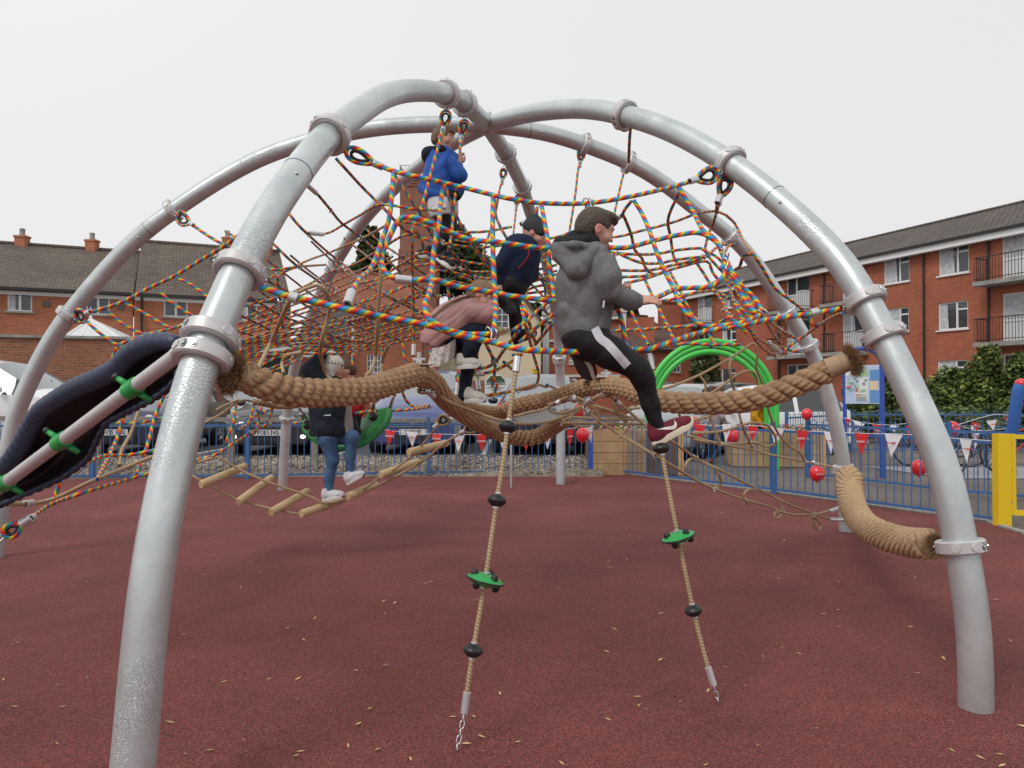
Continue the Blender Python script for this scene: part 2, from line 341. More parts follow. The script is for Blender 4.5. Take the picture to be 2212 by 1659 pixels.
def wall(f,a0,a1,z0,z1,holes,m,parent,name='wall',off=0,thick=.25,top=None):
    xs=sorted({a0,a1,*[h[0] for h in holes],*[h[1] for h in holes]}); zs=sorted({z0,z1,*[h[2] for h in holes],*[h[3] for h in holes]})
    mb=MB()
    for i in range(len(xs)-1):
        for j in range(len(zs)-1):
            cx,cz=(xs[i]+xs[i+1])/2,(zs[j]+zs[j+1])/2
            if any(h[0]<cx<h[1] and h[2]<cz<h[3] for h in holes): continue
            q=[(xs[i],zs[j]),(xs[i+1],zs[j]),(xs[i+1],zs[j+1]),(xs[i],zs[j+1])]
            mb.quad([f.w(a,z,off) for a,z in q],uv=q)
    for h in holes:   # reveals
        c=[(h[0],h[2]),(h[1],h[2]),(h[1],h[3]),(h[0],h[3])]
        for k in range(4):
            (a,z),(b,y)=c[k],c[(k+1)%4]; mb.quad([f.w(a,z,off),f.w(b,y,off),f.w(b,y,off-.16),f.w(a,z,off-.16)],uv=[(a,z),(b,y),(b+.1,y),(a+.1,z)])
    for a in (a0,a1):  # ends
        mb.quad([f.w(a,z0,off),f.w(a,z0,off-thick),f.w(a,z1,off-thick),f.w(a,z1,off)],uv=[(0,z0),(thick,z0),(thick,z1),(0,z1)])
    mb.quad([f.w(a0,z1,off),f.w(a1,z1,off),f.w(a1,z1,off-thick),f.w(a0,z1,off-thick)],uv=[(a0,0),(a1,0),(a1,thick),(a0,thick)])
    return mb.build(name,m,parent)
def window(f,h,parent,style='pair',off=0,cur=.4,sill=True,name='window'):
    a0,a1,z0,z1=h; w=.055; mb=MB(); d=off-.08
    def fr(x0,x1,y0,y1,dd=0): 
        c=f.w((x0+x1)/2,(y0+y1)/2,d+dd); ang=math.atan2(f.d.y,f.d.x); mb.box(c,(x1-x0,.06,y1-y0),ang)
    fr(a0,a1,z0,z0+w);fr(a0,a1,z1-w,z1);fr(a0,a0+w,z0+w,z1-w);fr(a1-w,a1,z0+w,z1-w)
    W_=a1-a0;H_=z1-z0
    if style=='pair': m_=(a0+a1)/2; fr(m_-.04,m_+.04,z0+w,z1-w,.003)
    if style=='flat': m_=a0+W_*.62; fr(m_-.04,m_+.04,z0+w,z1-w,.003); fr(m_+.04,a1-w,z0+H_*.68,z0+H_*.68+.07,.006)
    if style=='georg':
        for k in (1,2,3): x=a0+W_*k/4; fr(x-.02,x+.02,z0+w,z1-w,.003 if k!=2 else .01)
        for k in (1,2): z=z0+H_*k/3; fr(a0+w,a1-w,z-.018,z+.018,.006)
    if style=='sash':
        m_=(a0+a1)/2; fr(m_-.02,m_+.02,z0+w,z1-w,.003); fr(a0+w,a1-w,z0+H_*.5-.04,z0+H_*.5+.04,.006); fr(a0+w,a1-w,z0+H_*.76,z0+H_*.76+.03,.006)
    if style=='door':
        m_=a0+W_*.42; fr(m_-.05,m_+.05,z0+w,z1-w,.003); fr(m_+.05,a1-w,z0+H_*.5,z0+H_*.5+.09,.006); fr(a0+w,m_-.05,z0+H_*.42,z0+H_*.42+.09,.006)
    o=mb.build(name,M_WHT,parent)
    g=MB(); R=random.Random(int(a0*31+z0*17)); 
    g.quad([f.w(a0+w,z0+w,d-.01),f.w(a1-w,z0+w,d-.01),f.w(a1-w,z1-w,d-.01),f.w(a0+w,z1-w,d-.01)])
    if style=='door':
        mm=a0+W_*.42; g.quad([f.w(a0+w,z0+w,d+.005),f.w(mm,z0+w,d+.005),f.w(mm,z0+H_*.42,d+.005),f.w(a0+w,z0+H_*.42,d+.005)],2)
        g.quad([f.w(mm,z0+w,d+.005),f.w(a1-w,z0+w,d+.005),f.w(a1-w,z0+H_*.5,d+.005),f.w(mm,z0+H_*.5,d+.005)],2)
    if R.random()<cur:
        k=a0+w+(W_-2*w)*R.choice((.3,.5,.62)); g.quad([f.w(a0+w,z0+w,d-.003),f.w(k,z0+w,d-.003),f.w(k*.9+a0*.1,z1-w,d-.003),f.w(a0+w,z1-w,d-.003)],1)
    g.build('pane',[M_GLS,M_CUR,M_WPN],o)
    if sill:
        s=MB(); s.box(f.w((a0+a1)/2,z0-.035,off+.015),(W_+.16,.14,.065),math.atan2(f.d.y,f.d.x)); s.build('sill',M_WHT if sill=='w' else M_GRAY,o)
    return o
def hole(f,fr,x0,y0,x1,y1,off=0):
    (u0,v0),(u1,v1)=px(fr,(x0,y0),(x1,y1)); um=(u0+u1)/2
    a0,_=f.sz(u0,(v0+v1)/2,off);a1,_=f.sz(u1,(v0+v1)/2,off);_,z1=f.sz(um,v0,off);_,z0=f.sz(um,v1,off); return (min(a0,a1),max(a0,a1),z0,z1)
def roof(f,a0,a1,ze,zr,depth,m,parent,over=.3,name='roof',gable=None,hipl=0,hipr=0,both=True):
    mb=MB(); ang=math.atan2(zr-ze,depth); L=math.hypot(zr-ze,depth+over); zo=ze-over*math.tan(ang)
    mb.quad([f.w(a0-.1,zo,over),f.w(a1+.1,zo,over),f.w(a1+.1-hipr,zr,-depth),f.w(a0-.1+hipl,zr,-depth)],uv=[(a0,0),(a1,0),(a1-hipr,L),(a0+hipl,L)])
    if both: mb.quad([f.w(a0-.1+hipl,zr,-depth),f.w(a1+.1-hipr,zr,-depth),f.w(a1+.1,zo,-2*depth-over),f.w(a0-.1,zo,-2*depth-over)],uv=[(a0,0),(a1,0),(a1,L),(a0,L)])
    if hipl: mb.quad([f.w(a0-.1,zo,over),f.w(a0-.1+hipl,zr,-depth),f.w(a0-.1,zo,-2*depth-over)],uv=[(0,0),(depth,L),(2*depth,0)])
    r=mb.build(name,m,parent)
    k=MB(); k.tube([f.w(a0-.1+hipl,zr+.02,-depth),f.w(a1+.1-hipr,zr+.02,-depth)],.09,8); k.build('ridge',m,r)
    return r
def chimney(c,w,h,parent,pots=1,m=None):
    mb=MB(); mb.box((c[0],c[1],c[2]+h/2),(w,w*.8,h)); mb.box((c[0],c[1],c[2]+h+.04),(w*1.14,w*.95,.08)); 
    o=mb.build('chimney',m or M_BRL,parent); p=MB()
    for k in range(pots): p.lathe([(.12,0),(.1,.15),(.11,.3),(.05,.32)],Matrix.Translation((c[0]+(k-(pots-1)/2)*.3,c[1],c[2]+h+.08)),10)
    p.build('chimney_pot',M_GRAY,o); return o
# ---- left terrace
D0=(2.26,1.0)
pA=P(0,700,27); fL=Fac((pA.x-6*D0[0],pA.y-6*D0[1]),(pA.x+10*D0[0],pA.y+10*D0[1]))
hL=thing('brick_house','two storey red brick house with brown roof and chimney, leftmost behind the garden wall','house',fL.w(12,0))
sR,_=fL.sz(288,700); sE,_=fL.sz(628,700); _,zE=fL.sz(150,624)
w1=[hole(fL,'q1',62,785,278,962)]; w2=[hole(fL,'q1',745,820,948,990)]
wall(fL,0,sR-.02,0,zE,w1+w2,M_BRL,hL); window(fL,w1[0],hL,cur=1); window(fL,w2[0],hL,cur=0)
_,zR=fL.sz(170,537,-4.2); roof(fL,0,sR-.1,zE,zR,4.2,M_RFL,hL)
g=MB(); g.bar(fL.w(0,zE-.12,.34),fL.w(sR-.05,zE-.12,.34),.1,.1); g.build('gutter',M_GUT,hL); g=MB(); g.bar(fL.w(0,zE-.25,.04),fL.w(sR-.05,zE-.25,.04),.05,.14); g.build('fascia',M_WHT,hL)
for u,v in ((48,532),(199,540)): 
    s_,z_=fL.sz(u,v,-4.2); c=fL.w(s_,z_-.5,-4.2); chimney(c,.44,.85,hL)
v_=MB(); 
for u,v in ((101,656),(261,663)): s_,z_=fL.sz(u,v); v_.box(fL.w(s_,z_,.03),(.22,.06,.2),.4)
v_.build('wall_vent',mat('vent',(.1,.1,.1),.5),hL)
hM=thing('brick_house','red brick house with the taller brown roof, its gable end facing the playground centre','house',fL.w(sR+4,0))
w3=[hole(fL,'q1',1415,845,1622,1010),hole(fL,'q2',-170,880,10,1040)]
_,zE2=fL.sz(450,639); wall(fL,sR+.02,sE,0,zE2,w3,M_BRL,hM); [window(fL,h,hM,cur=.8) for h in w3]
_,zR2=fL.sz(400,529,-4.2); roof(fL,sR+.15,sE-.1,zE2,zR2,4.2,M_RFL,hM)
g=MB(); g.bar(fL.w(sR+.05,zE2-.12,.34),fL.w(sE,zE2-.12,.34),.1,.1); g.tube([fL.w(sR+.3,zE2-.2,.1),fL.w(sR+.3,0,.1)],.045); g.build('gutter',M_GUT,hM); g=MB(); g.bar(fL.w(sR+.05,zE2-.25,.04),fL.w(sE,zE2-.25,.04),.05,.14); g.build('fascia',M_WHT,hM)
g=MB(); g.quad([fL.w(sE,0,0),fL.w(sE,0,-8.4),fL.w(sE,zE2,-8.4),fL.w(sE,zR2-.05,-4.2),fL.w(sE,zE2,0)],uv=[(0,0),(8.4,0),(8.4,zE2),(4.2,zR2),(0,zE2)]); g.build('gable_wall',M_BRL,hM)
for u,v,pp in ((491,540,1),): s_,z_=fL.sz(u,v,-4.2); chimney(fL.w(s_,z_-.6,-4.2),.38,1.1,hM)
chimney(fL.w(sE-.6,zR2-.5,-4.0),.46,1.2,hM)
# ---- garden wall
gA=P(-400,800,20.5);gB=P(560,800,23.5); fG=Fac(gA,gB); gw=thing('garden_wall','tall weathered red brick garden wall with stone coping behind the parked cars','wall',fG.w(5,0))
_,zt=fG.sz(150,731); wall(fG,0,fG.L,CPZ,zt,[],M_BRW,gw); g=MB(); g.bar(fG.w(0,zt+.04,-.12),fG.w(fG.L,zt+.04,-.12),.4,.08); g.build('coping',M_GRAY,gw)
# ---- conservatory roof
cv=thing('conservatory','white glazed conservatory roof with finials above the garden wall','conservatory',P(205,735,25)); c0=P(205,735,25)
g=MB(); ap=P(196,690,26.3); 
ring=[P(118,742,24.6),P(270,740,24.9),P(300,738,27.5),P(150,738,28)]
for k in range(4): g.quad([ring[k],ring[(k+1)%4],ap])
g.build('glass_roof',mat('polycarbonate',(.6,.63,.63),.25),cv); g=MB()
for k in range(4):
    g.tube([ring[k],ap],.05,6); g.tube([ring[k],ring[(k+1)%4]],.06,6)
    for t in (.33,.66): g.tube([ring[k].lerp(ring[(k+1)%4],t),ap.lerp(ring[k].lerp(ring[(k+1)%4],t),.12)],.03,5)
g.tube([ap,ap+Vector((0,0,.45))],[.07,.01],6); g.build('glazing_bar',M_WHT,cv)
g=MB(); 
for k in range(4): a,b_=ring[k],ring[(k+1)%4]; g.quad([a,b_,(b_.x,b_.y,.3),(a.x,a.y,.3)])
g.build('base_wall',M_BRL,cv)
# ---- garage, shed and slatted fence
gg=thing('garage','low flat roofed garage with white fascia and dark doors behind the arch leg','garage',P(560,870,26)); fQ=Fac(P(505,800,25),P(690,800,27)); _,z=fQ.sz(600,752)
wall(fQ,0,fQ.L,CPZ,z,[hole(fQ,'d',530,772,612,850)],M_BRT,gg); g=MB(); g.bar(fQ.w(-.1,z-.1,.05),fQ.w(fQ.L,z-.1,.05),.08,.35); g.quad([fQ.w(-.1,z+.08,.1),fQ.w(fQ.L,z+.08,.1),fQ.w(fQ.L,z+.08,-5),fQ.w(-.1,z+.08,-5)]); g.build('flat_roof',M_WHT,gg)
h=hole(fQ,'d',530,772,612,850); g=MB(); [g.box(fQ.w(h[0]+(h[1]-h[0])*(k+.5)/8,(h[2]+h[3])/2,-.1),((h[1]-h[0])/8-.02,.04,h[3]-h[2]),.17) for k in range(8)]; g.build('garage_door',mat('dark_green_boards',(.03,.05,.04),.6),gg)
fS=Fac(P(592,800,24),P(700,800,25)); _,z=fS.sz(640,792); g=MB(); 
for k in range(26): a=fS.L*(k+.5)/26; g.box(fS.w(a,CPZ+(z-CPZ)/2,0),(fS.L/26-.01,.03,z-CPZ),math.atan2(fS.d.y,fS.d.x))
tag(g.build('board_fence',mat('dark_fence_wood',(.05,.055,.04),.9,noise_amt=.4,noise_scale=10)),'dark vertical board fence between the garage and the brick building','fence')
sh=thing('shed','grey weathered timber building with boarded gable beside the tiled roof','shed',P(725,870,34)); fS=Fac(P(700,800,34),P(755,800,34.5)); g=MB(); _,z0=fS.sz(720,735); _,z1=fS.sz(720,672)
for k in range(16): zz=z0+(z1-z0)*(k+.5)/16; g.box(fS.w(fS.L/2,zz,0),(fS.L,.04,(z1-z0)/16-.015),math.atan2(fS.d.y,fS.d.x))
g.build('boarded_wall',mat('silver_boards',(.2,.19,.18),.9,noise_amt=.4,noise_scale=6),sh); g=MB(); g.quad([fS.w(0,0,-.05),fS.w(fS.L,0,-.05),fS.w(fS.L,z1,-.05),fS.w(0,z1,-.05)],uv=[(0,0),(2,0),(2,8),(0,8)]); g.build('wall',M_BRT,sh)
# ---- orange tiled brick building and tower
fT=Fac(P(755,800,36),P(945,800,38.5)); bt=thing('brick_building','long brick building with orange clay tiled roof and red gutter beside the tall chimney','building',fT.w(2,0))
_,ze=fT.sz(800,676); _,zr=fT.sz(820,594,-3.6); hs_=[hole(fT,'w2',960,40,1085,200),hole(fT,'q2',1035,1015,1075,1075)]; sT=fT.sz(913,800)[0]
wall(fT,0,sT,0,ze,hs_,M_BRL,bt); window(fT,hs_[0],bt,'georg',cur=0); window(fT,hs_[1],bt,'pair',cur=0)
wall(fT,sT+.02,fT.L,0,ze-.2,[],M_BRT,bt,name='end_wall',off=.15)
roof(fT,0,fT.L,ze,zr,3.6,M_RFO,bt); g=MB(); g.bar(fT.w(-.1,ze-.14,.34),fT.w(fT.L,ze-.14,.34),.12,.12); g.build('gutter',mat('red_gutter',(.3,.05,.04),.5),bt)
g=MB(); s_=fT.sz(760,800)[0]; g.tube([fT.w(s_,ze-.2,.12),fT.w(s_,0,.12)],.07); g.build('downpipe',M_WHT,bt)
g=MB(); g.quad([fT.w(0,0,0),fT.w(0,0,-7.2),fT.w(0,ze,-7.2),fT.w(0,zr,-3.6),fT.w(0,ze,0)],uv=[(0,0),(7,0),(7,ze),(3.6,zr),(0,ze)]); g.build('gable_wall',M_BRT,bt)
tw=thing('brick_tower','tall square brown brick tower with railings on top behind the blue jacketed boy','tower',P(900,870,44)); cx=P(901,500,44); wT=(938-863)/FPX*44; zt=P(900,402,44).z
g=MB(); g.box((cx.x,44+wT/2,zt/2),(wT,wT,zt)); 
for k,(dz,ex_) in enumerate(((0,.12),(.15,.2),(.3,.3))): g.box((cx.x,44+wT/2,zt+dz+.07),(wT+ex_,wT+ex_,.15))
for z_,e in ((P(900,538,44).z,.14),(P(900,560,44).z,.2)): g.box((cx.x,44+wT/2,z_/2),(wT+e,wT+e,z_))
g.build('shaft',M_BRT,tw); g=MB(); zc=zt+.5; g.box((cx.x,44+wT/2,zc),(wT+.45,wT+.45,.1)); g.build('parapet_cap',mat('red_lead',(.32,.09,.07),.6),tw)
g=MB(); hw=wT/2
for k in range(13):
    x=-hw+2*hw*k/12; 
    for yy in (-hw,hw): g.bar((cx.x+x,44+wT/2+yy,zc),(cx.x+x,44+wT/2+yy,zc+.75),.025,.025)
    for yy in (-hw,hw): g.bar((cx.x+yy,44+wT/2+x,zc),(cx.x+yy,44+wT/2+x,zc+.75),.025,.025)
for z_ in (.25,.5,.75):
    for a,b_ in (((-hw,-hw),(hw,-hw)),((hw,-hw),(hw,hw)),((hw,hw),(-hw,hw)),((-hw,hw),(-hw,-hw))): g.bar((cx.x+a[0],44+wT/2+a[1],zc+z_),(cx.x+b_[0],44+wT/2+b_[1],zc+z_),.03,.03)
g.build('railing',M_GRAY,tw)
# ---- cream gable building
fC=Fac(P(948,800,41),P(1168,800,41)); cb=thing('cream_building','cream rendered gabled building with white multi pane windows behind the pay signs','building',fC.w(3,0))
apx=fC.sz(1078,574); el=fC.sz(948,686); er=fC.sz(1168,690); hs_=[hole(fC,'q2',1950,935,2185,1110)]
zl=min(el[1],er[1])-.1; wall(fC,0,fC.L,0,zl,[],M_CRM,cb); window(fC,hs_[0],cb,'georg',cur=0,off=.13)
g=MB(); g.quad([fC.w(0,zl,0),fC.w(fC.L,zl,0),fC.w(fC.L,er[1],0),fC.w(apx[0],apx[1],0),fC.w(0,el[1],0)]); 
g.quad([fC.w(fC.L,0,0),fC.w(fC.L,0,-9),fC.w(fC.L,er[1],-9),fC.w(fC.L,er[1],0)]); g.build('gable_wall',M_CRM,cb)
g=MB()
for (a,z) in ((-.5,el[1]-.55),(fC.L+.3,er[1]-.35)):
    g.quad([fC.w(a,z,.25),fC.w(apx[0],apx[1]+.12,.25),fC.w(apx[0],apx[1]+.12,-9),fC.w(a,z,-9)],uv=[(0,0),(0,5),(9,5),(9,0)]); g.bar(fC.w(a,z-.1,.2),fC.w(apx[0],apx[1]+.0,.2),.08,.14)
g.build('roof',M_RFB,cb)
lw=MB(); p0=P(938,880,26);p1=P(985,880,26); lf=Fac(p0,p1); z=lf.sz(960,822)[1]; lwo=thing('low_brick_wall','low dark brick wall in front of the cream building','wall',lf.w(.5,0)); wall(lf,-.3,lf.L+1,CPZ,z,[],M_BRT,lwo)
# ---- town house with white trim
fH=Fac(P(1166,800,52),P(1345,800,50)); th=thing('town_house','red brick town house with white stone bands, urn finials and sash windows','house',fH.w(3,0))
_,ze=fH.sz(1250,690); hs_=[hole(fH,'q3',245,1235,315,1415),hole(fH,'q3',240,1520,305,1700),hole(fH,'q3',490,1360,530,1420),hole(fH,'q3',880,1020,940,1080),hole(fH,'w3',1180,50,1232,180)]
hs_=[h for h in hs_ if h[3]<ze-.05]
wall(fH,0,fH.L,0,ze,hs_,M_BRR,th); [window(fH,h,th,'sash',cur=.3) for h in hs_]
_,zr=fH.sz(1260,650,-4); roof(fH,.2,fH.L,ze,zr,4,M_RFB,th)
g=MB()
for vv in (690,735,812): _,z=fH.sz(1250,vv); g.bar(fH.w(0,z,.06),fH.w(fH.L,z,.06),.12,.16)
for uu in (1180,1366-20): s_=fH.sz(uu,700)[0]; g.box(fH.w(s_,(ze+fH.sz(uu,812)[1])/2+.3,.08),(.45,.2,ze-fH.sz(uu,812)[1]+.6),-.1)
g.build('stone_band',mat('white_stone',(.62,.62,.6),.8),th)
g=MB()
for uu in (1180,1346): s_=fH.sz(uu,700)[0]; c=fH.w(s_,ze+.5,.08); g.box(c,(.55,.4,.25)); g.lathe([(.1,.1),(.25,.3),(.3,.5),(.18,.75),(.05,.85),(.01,.95)],Matrix.Translation(c),12)
g.build('urn_finial',mat('white_stone',(.6,.6,.6)),th)
g=MB(); s0=fH.sz(1222,870)[0]; s1=fH.sz(1262,870)[0]; za=fH.sz(1240,838)[1]; zb=fH.sz(1240,822)[1]; mpt=(s0+s1)/2
g.quad([fH.w(s0,za,.3),fH.w(s1,za,.3),fH.w(mpt,zb,.3)]); g.bar(fH.w(s0-.1,za,.2),fH.w(s1+.1,za,.2),.3,.12); g.bar(fH.w(s0-.1,za,.2),fH.w(mpt,zb+.1,.2),.3,.1); g.bar(fH.w(s1+.1,za,.2),fH.w(mpt,zb+.1,.2),.3,.1)
for s_ in (s0+.1,s1-.1): g.box(fH.w(s_,za/2,.2),(.2,.3,za))
g.build('porch',MATS['white_stone'],th)
fJ=Fac(P(1345,800,47),P(1500,800,50)); tj=thing('town_house','brick house with long brown tiled roof and sash windows beside the flats','house',fJ.w(3,0))
_,ze=fJ.sz(1420,752); hs_=[hole(fJ,'w3',x0,y0,x1,y1) for x0,y0,x1,y1 in ((1180,45,1235,180),(1320,100,1380,190),(1400,80,1460,195),(1320,275,1380,340),(1400,275,1455,340))]
wall(fJ,0,fJ.L,0,ze,hs_,M_BRR,tj); [window(fJ,h,tj,'sash',cur=.5) for h in hs_]
_,zr=fJ.sz(1400,684,-5); roof(fJ,0,fJ.L,ze,zr,5,M_RFB,tj); g=MB(); g.bar(fJ.w(0,ze-.15,.35),fJ.w(fJ.L,ze-.15,.35),.12,.14); g.build('gutter',M_GUT,tj)
s_,z_=fJ.sz(1453,700,-4); chimney(fJ.w(s_,z_-1.5,-4),1.9,3.0,tj,2,M_BRR)
# ---- flats on the right
p=P(2023,700,34); DR=Vector((-.412,1,0)).normalized(); fR=Fac((p.x+DR.x*19,p.y+DR.y*19),(p.x-DR.x*13,p.y-DR.y*13))
fl=thing('block_of_flats','three storey red brick block of flats with white fascia, balconies and grey tiled roof','building',fR.w(16,0))
_,zF=fR.sz(2023,538); s_l=fR.sz(1478,700)[0]
wins=[('q4',1475,380,1735,640),('q4',1000,480,1220,715),('q4',1470,880,1728,1118),('q4',1010,935,1215,1140),('q4',750,575,830,690),('q4',1465,1385,1720,1605),('q3',1825,790,1900,935),('q3',1815,1115,1935,1215),('q3',1810,1455,1930,1605)]
hs_=[hole(fR,*w) for w in wins]
# balcony bays: recessed
bays=[(1995,2330),(1580-20,1700+8),(1500,1540)]   # pixel columns
def col(u): return fR.sz(u,700)[0]
BY=[(min(col(a),col(b_)),max(col(a),col(b_))) for a,b_ in ((2148,2290),(1808,1868),(1690,1752),(1500,1540))]
lev=[fR.sz(2023,v)[1] for v in (593,714,833)]  # sill levels
doorz=[l-.75 for l in lev]
dh=[]
for (a0,a1) in BY:
    for z in doorz[:3]: dh.append((a0+.35,a1-.1,z,z+2.05))
wall(fR,s_l,fR.L,0,zF,hs_+dh,M_BRR,fl)
for h in hs_: window(fR,h,fl,'flat',cur=.75,sill='w')
for h in dh: window(fR,h,fl,'door',cur=.5,sill=False,name='balcony_door')
for (a0,a1) in BY:
    for z in doorz[:2]:
        g=MB(); g.box(fR.w((a0+a1)/2,z-.1,.5),(a1-a0+.5,1.0,.18),math.atan2(fR.d.y,fR.d.x)); s=g.build('balcony',M_GRAY,fl)
        r=MB(); pts=[fR.w(a0-.2,z,0),fR.w(a0-.2,z,.95),fR.w(a1+.2,z,.95),fR.w(a1+.2,z,0)]
        for q0,q1 in zip(pts,pts[1:]):
            r.bar(q0+Vector((0,0,1.0)),q1+Vector((0,0,1.0)),.04,.04); r.bar(q0+Vector((0,0,.1)),q1+Vector((0,0,.1)),.03,.03); k=max(2,int((q1-q0).length/.13))
            for i in range(k): t=q0.lerp(q1,i/k); r.bar(t,t+Vector((0,0,1.0)),.016,.016)
        r.build('balcony_railing',M_BLK,s)
_,zr=fR.sz(2023,481,-4.5); roof(fR,s_l,fR.L,zF+.15,zr,4.5,M_RFR,fl,over=.45)
g=MB(); g.bar(fR.w(s_l,zF+.02,.3),fR.w(fR.L,zF+.02,.3),.3,.3); g.build('fascia',M_WHT,fl); g=MB(); g.bar(fR.w(s_l,zF+.2,.5),fR.w(fR.L,zF+.2,.5),.12,.12)
for u in (2138,2000-2,1782,1684): s_=col(u); g.tube([fR.w(s_,zF,.08),fR.w(s_,0,.08)],.05)
g.build('gutter',M_GUT,fl)
g=MB(); g.quad([fR.w(s_l,0,0),fR.w(s_l,0,-9),fR.w(s_l,zF,-9),fR.w(s_l,zr,-4.5),fR.w(s_l,zF,0)],uv=[(0,0),(9,0),(9,zF),(4.5,zr),(0,zF)]); g.build('end_wall',M_BRR,fl)
# ================================================================ trees and shrubs
def leafmat(name,c): return mat(name,c,.6,noise_amt=.5,noise_scale=1.7,spec=.3)
M_LF=[leafmat('dark_leaf',(.06,.09,.03)),leafmat('mid_leaf',(.13,.18,.045)),leafmat('light_leaf',(.28,.32,.07)),leafmat('conifer_needles',(.028,.045,.026)),leafmat('russet_leaf',(.10,.075,.03))]
M_BARK=mat('bark',(.09,.065,.045),.9,noise_amt=.4,noise_scale=8)
def foliage(clumps,n,size,mats,seed,elong=1.6,droop=0.):
    R=np.random.RandomState(seed); V=[];F=[];MI=[]
    for (c,r,w) in clumps:
        k=int(n*w)
        for i in range(k):
            d=R.normal(size=3); d/=np.linalg.norm(d); rr=R.uniform(.35,1.0)**.5
            p=np.array(c)+d*np.array(r)*rr
            a=R.normal(size=3); a/=np.linalg.norm(a); a[2]=a[2]*.6-droop; a/=np.linalg.norm(a); b_=np.cross(a,R.normal(size=3)); b_/=np.linalg.norm(b_)+1e-9
            s=size*R.uniform(.6,1.4); a=a*s*elong/2; b_=b_*s/2; i0=len(V)
            V+= [tuple(p-a),tuple(p+b_),tuple(p+a),tuple(p-b_)]; F.append((i0,i0+1,i0+2,i0+3)); MI.append(R.choice(len(mats),p=[.5,.35,.15][:len(mats)] if len(mats)==3 else None))
    return V,F,MI
def crown(name,clumps,n,size,mats,seed,parent,**k):
    V,F,MI=foliage(clumps,n,size,mats,seed,**k); me=bpy.data.meshes.new(name); me.from_pydata(V,[],F)
    for m in mats: me.materials.append(m)
    me.polygons.foreach_set('material_index',MI); o=bpy.data.objects.new(name,me); COL.objects.link(o); adopt(o,parent); return o
def clumpy(c,r,n,seed,s=.33):
    R=random.Random(seed); out=[]
    for i in range(n):
        d=Vector((R.gauss(0,1),R.gauss(0,1),R.gauss(0,1))).normalized()*R.uniform(.3,.85); k=R.uniform(.7,1.3)*s
        out.append(((c[0]+d.x*r[0],c[1]+d.y*r[1],c[2]+d.z*r[2]),(r[0]*k,r[1]*k,r[2]*k),1/n))
    return out
def trunk(parent,base,top,r,seed=1,nb=5):
    g=MB(); R=random.Random(seed); base=Vector(base);top=Vector(top)
    g.tube(smooth_path([base,base.lerp(top,.5)+Vector((R.uniform(-.1,.1),0,0)),top],.4),[r*(1-.75*i/ max(1,len(smooth_path([base,base.lerp(top,.5),top],.4))-1)) if True else r for i in range(len(smooth_path([base,base.lerp(top,.5)+Vector((0.1,0,0)),top],.4)))] if False else r*.6,8)
    for k in range(nb):
        s=base.lerp(top,R.uniform(.35,.9)); e=s+Vector((R.uniform(-1,1),R.uniform(-1,1),R.uniform(.3,.9)))*((top-base).length*.25); g.tube([s,e],[r*.3,r*.08],5)
    g.build('trunk',M_BARK,parent,smooth=True)
def tree_px(name,label,x0,y0,x1,y1,Y,n,size,mats,seed,cl=14,cat='tree',group=None,s=.33,**k):
    a=P(x0,y0,Y);b_=P(x1,y1,Y); c=((a.x+b_.x)/2,Y,(a.z+b_.z)/2); r=(abs(b_.x-a.x)/2,abs(b_.x-a.x)/2*.8,abs(a.z-b_.z)/2)
    t=thing(name,label,cat,(c[0],Y,0),group); crown('crown',clumpy(c,r,cl,seed,s),n,size,mats,seed,t,**k); trunk(t,(c[0],Y,0),(c[0],Y,c[2]+r[2]*.5),max(.04,r[0]*.08),seed); return t
tree_px('evergreen_tree','tall dark evergreen with knobbly crown left of the brick tower',745,488,848,700,48,6500,.24,[M_LF[3],M_LF[0],M_LF[1]],1,cl=34,s=.22)
tree_px('evergreen_tree','lower dark evergreen between the brick house and the tiled building',705,600,775,760,46,4500,.24,[M_LF[3],M_LF[0],M_LF[1]],2,cl=16,s=.3)
# cedar with tiered boughs
ct=thing('cedar_tree','dark cedar with flat tiered boughs right of the brick tower','tree',P(985,800,50)); cl=[]; R=random.Random(4)
for k in range(16):
    z=P(985,492+k*8.5,50).z; w=.5+.27*k; ang=R.uniform(0,6.28)
    for j in range(4): a=ang+j*1.6; cl.append(((P(985,500,50).x+math.cos(a)*w*.55,50+math.sin(a)*w*.5,z-.05*w),(w*.5,w*.4,.13+.012*k),1/64))
crown('crown',cl,9000,.22,[M_LF[3],M_LF[0],M_LF[1]],9,ct,droop=.5,elong=2.4); g=MB(); b0=P(985,500,50); g.tube([(b0.x,50,0),(b0.x,50,b0.z)],[.3,.03],8); g.build('trunk',M_BARK,ct,smooth=True)
for i,(a,b_,c_,d_,Y,sd) in enumerate(((1815,790,1925,950,24,11),(1890,800,2010,950,23.5,12),(1985,790,2105,950,23,13),(2050,735,2190,955,22.5,14),(2120,760,2300,960,22,15))):
    tree_px('garden_shrub',['bushy shrub behind the blue information board','low shrub right of the information board post','yellow green shrub under the ground floor window of the flats','tall leafy bush below the nearest balcony','bush behind the red capped blue pole at the right edge'][i],a,b_,c_,d_,Y,11000,.085,[M_LF[0],M_LF[1],M_LF[2]],sd,cl=40,cat='shrub',s=.30,group='shrubs in front of the flats')
tree_px('small_tree','thin russet leaved tree seen through the green hoops','1485' and 1482,742,1562,880,30,3800,.11,[M_LF[0],M_LF[4],M_LF[1]],21,cl=18,s=.3)
g=MB(); a=P(1560,862,26); 
for i in range(1): pass
tree_px('hedge','low clipped green hedge behind the far blue fence',1825,872,2300,955,20.5,12000,.08,[M_LF[0],M_LF[1],M_LF[3]],31,cl=34,cat='hedge',s=.25)
tree_px('evergreen_tree','distant green tree above the cream building gable',1128,655,1172,690,60,600,.5,[M_LF[0],M_LF[1],M_LF[3]],41,cl=8)
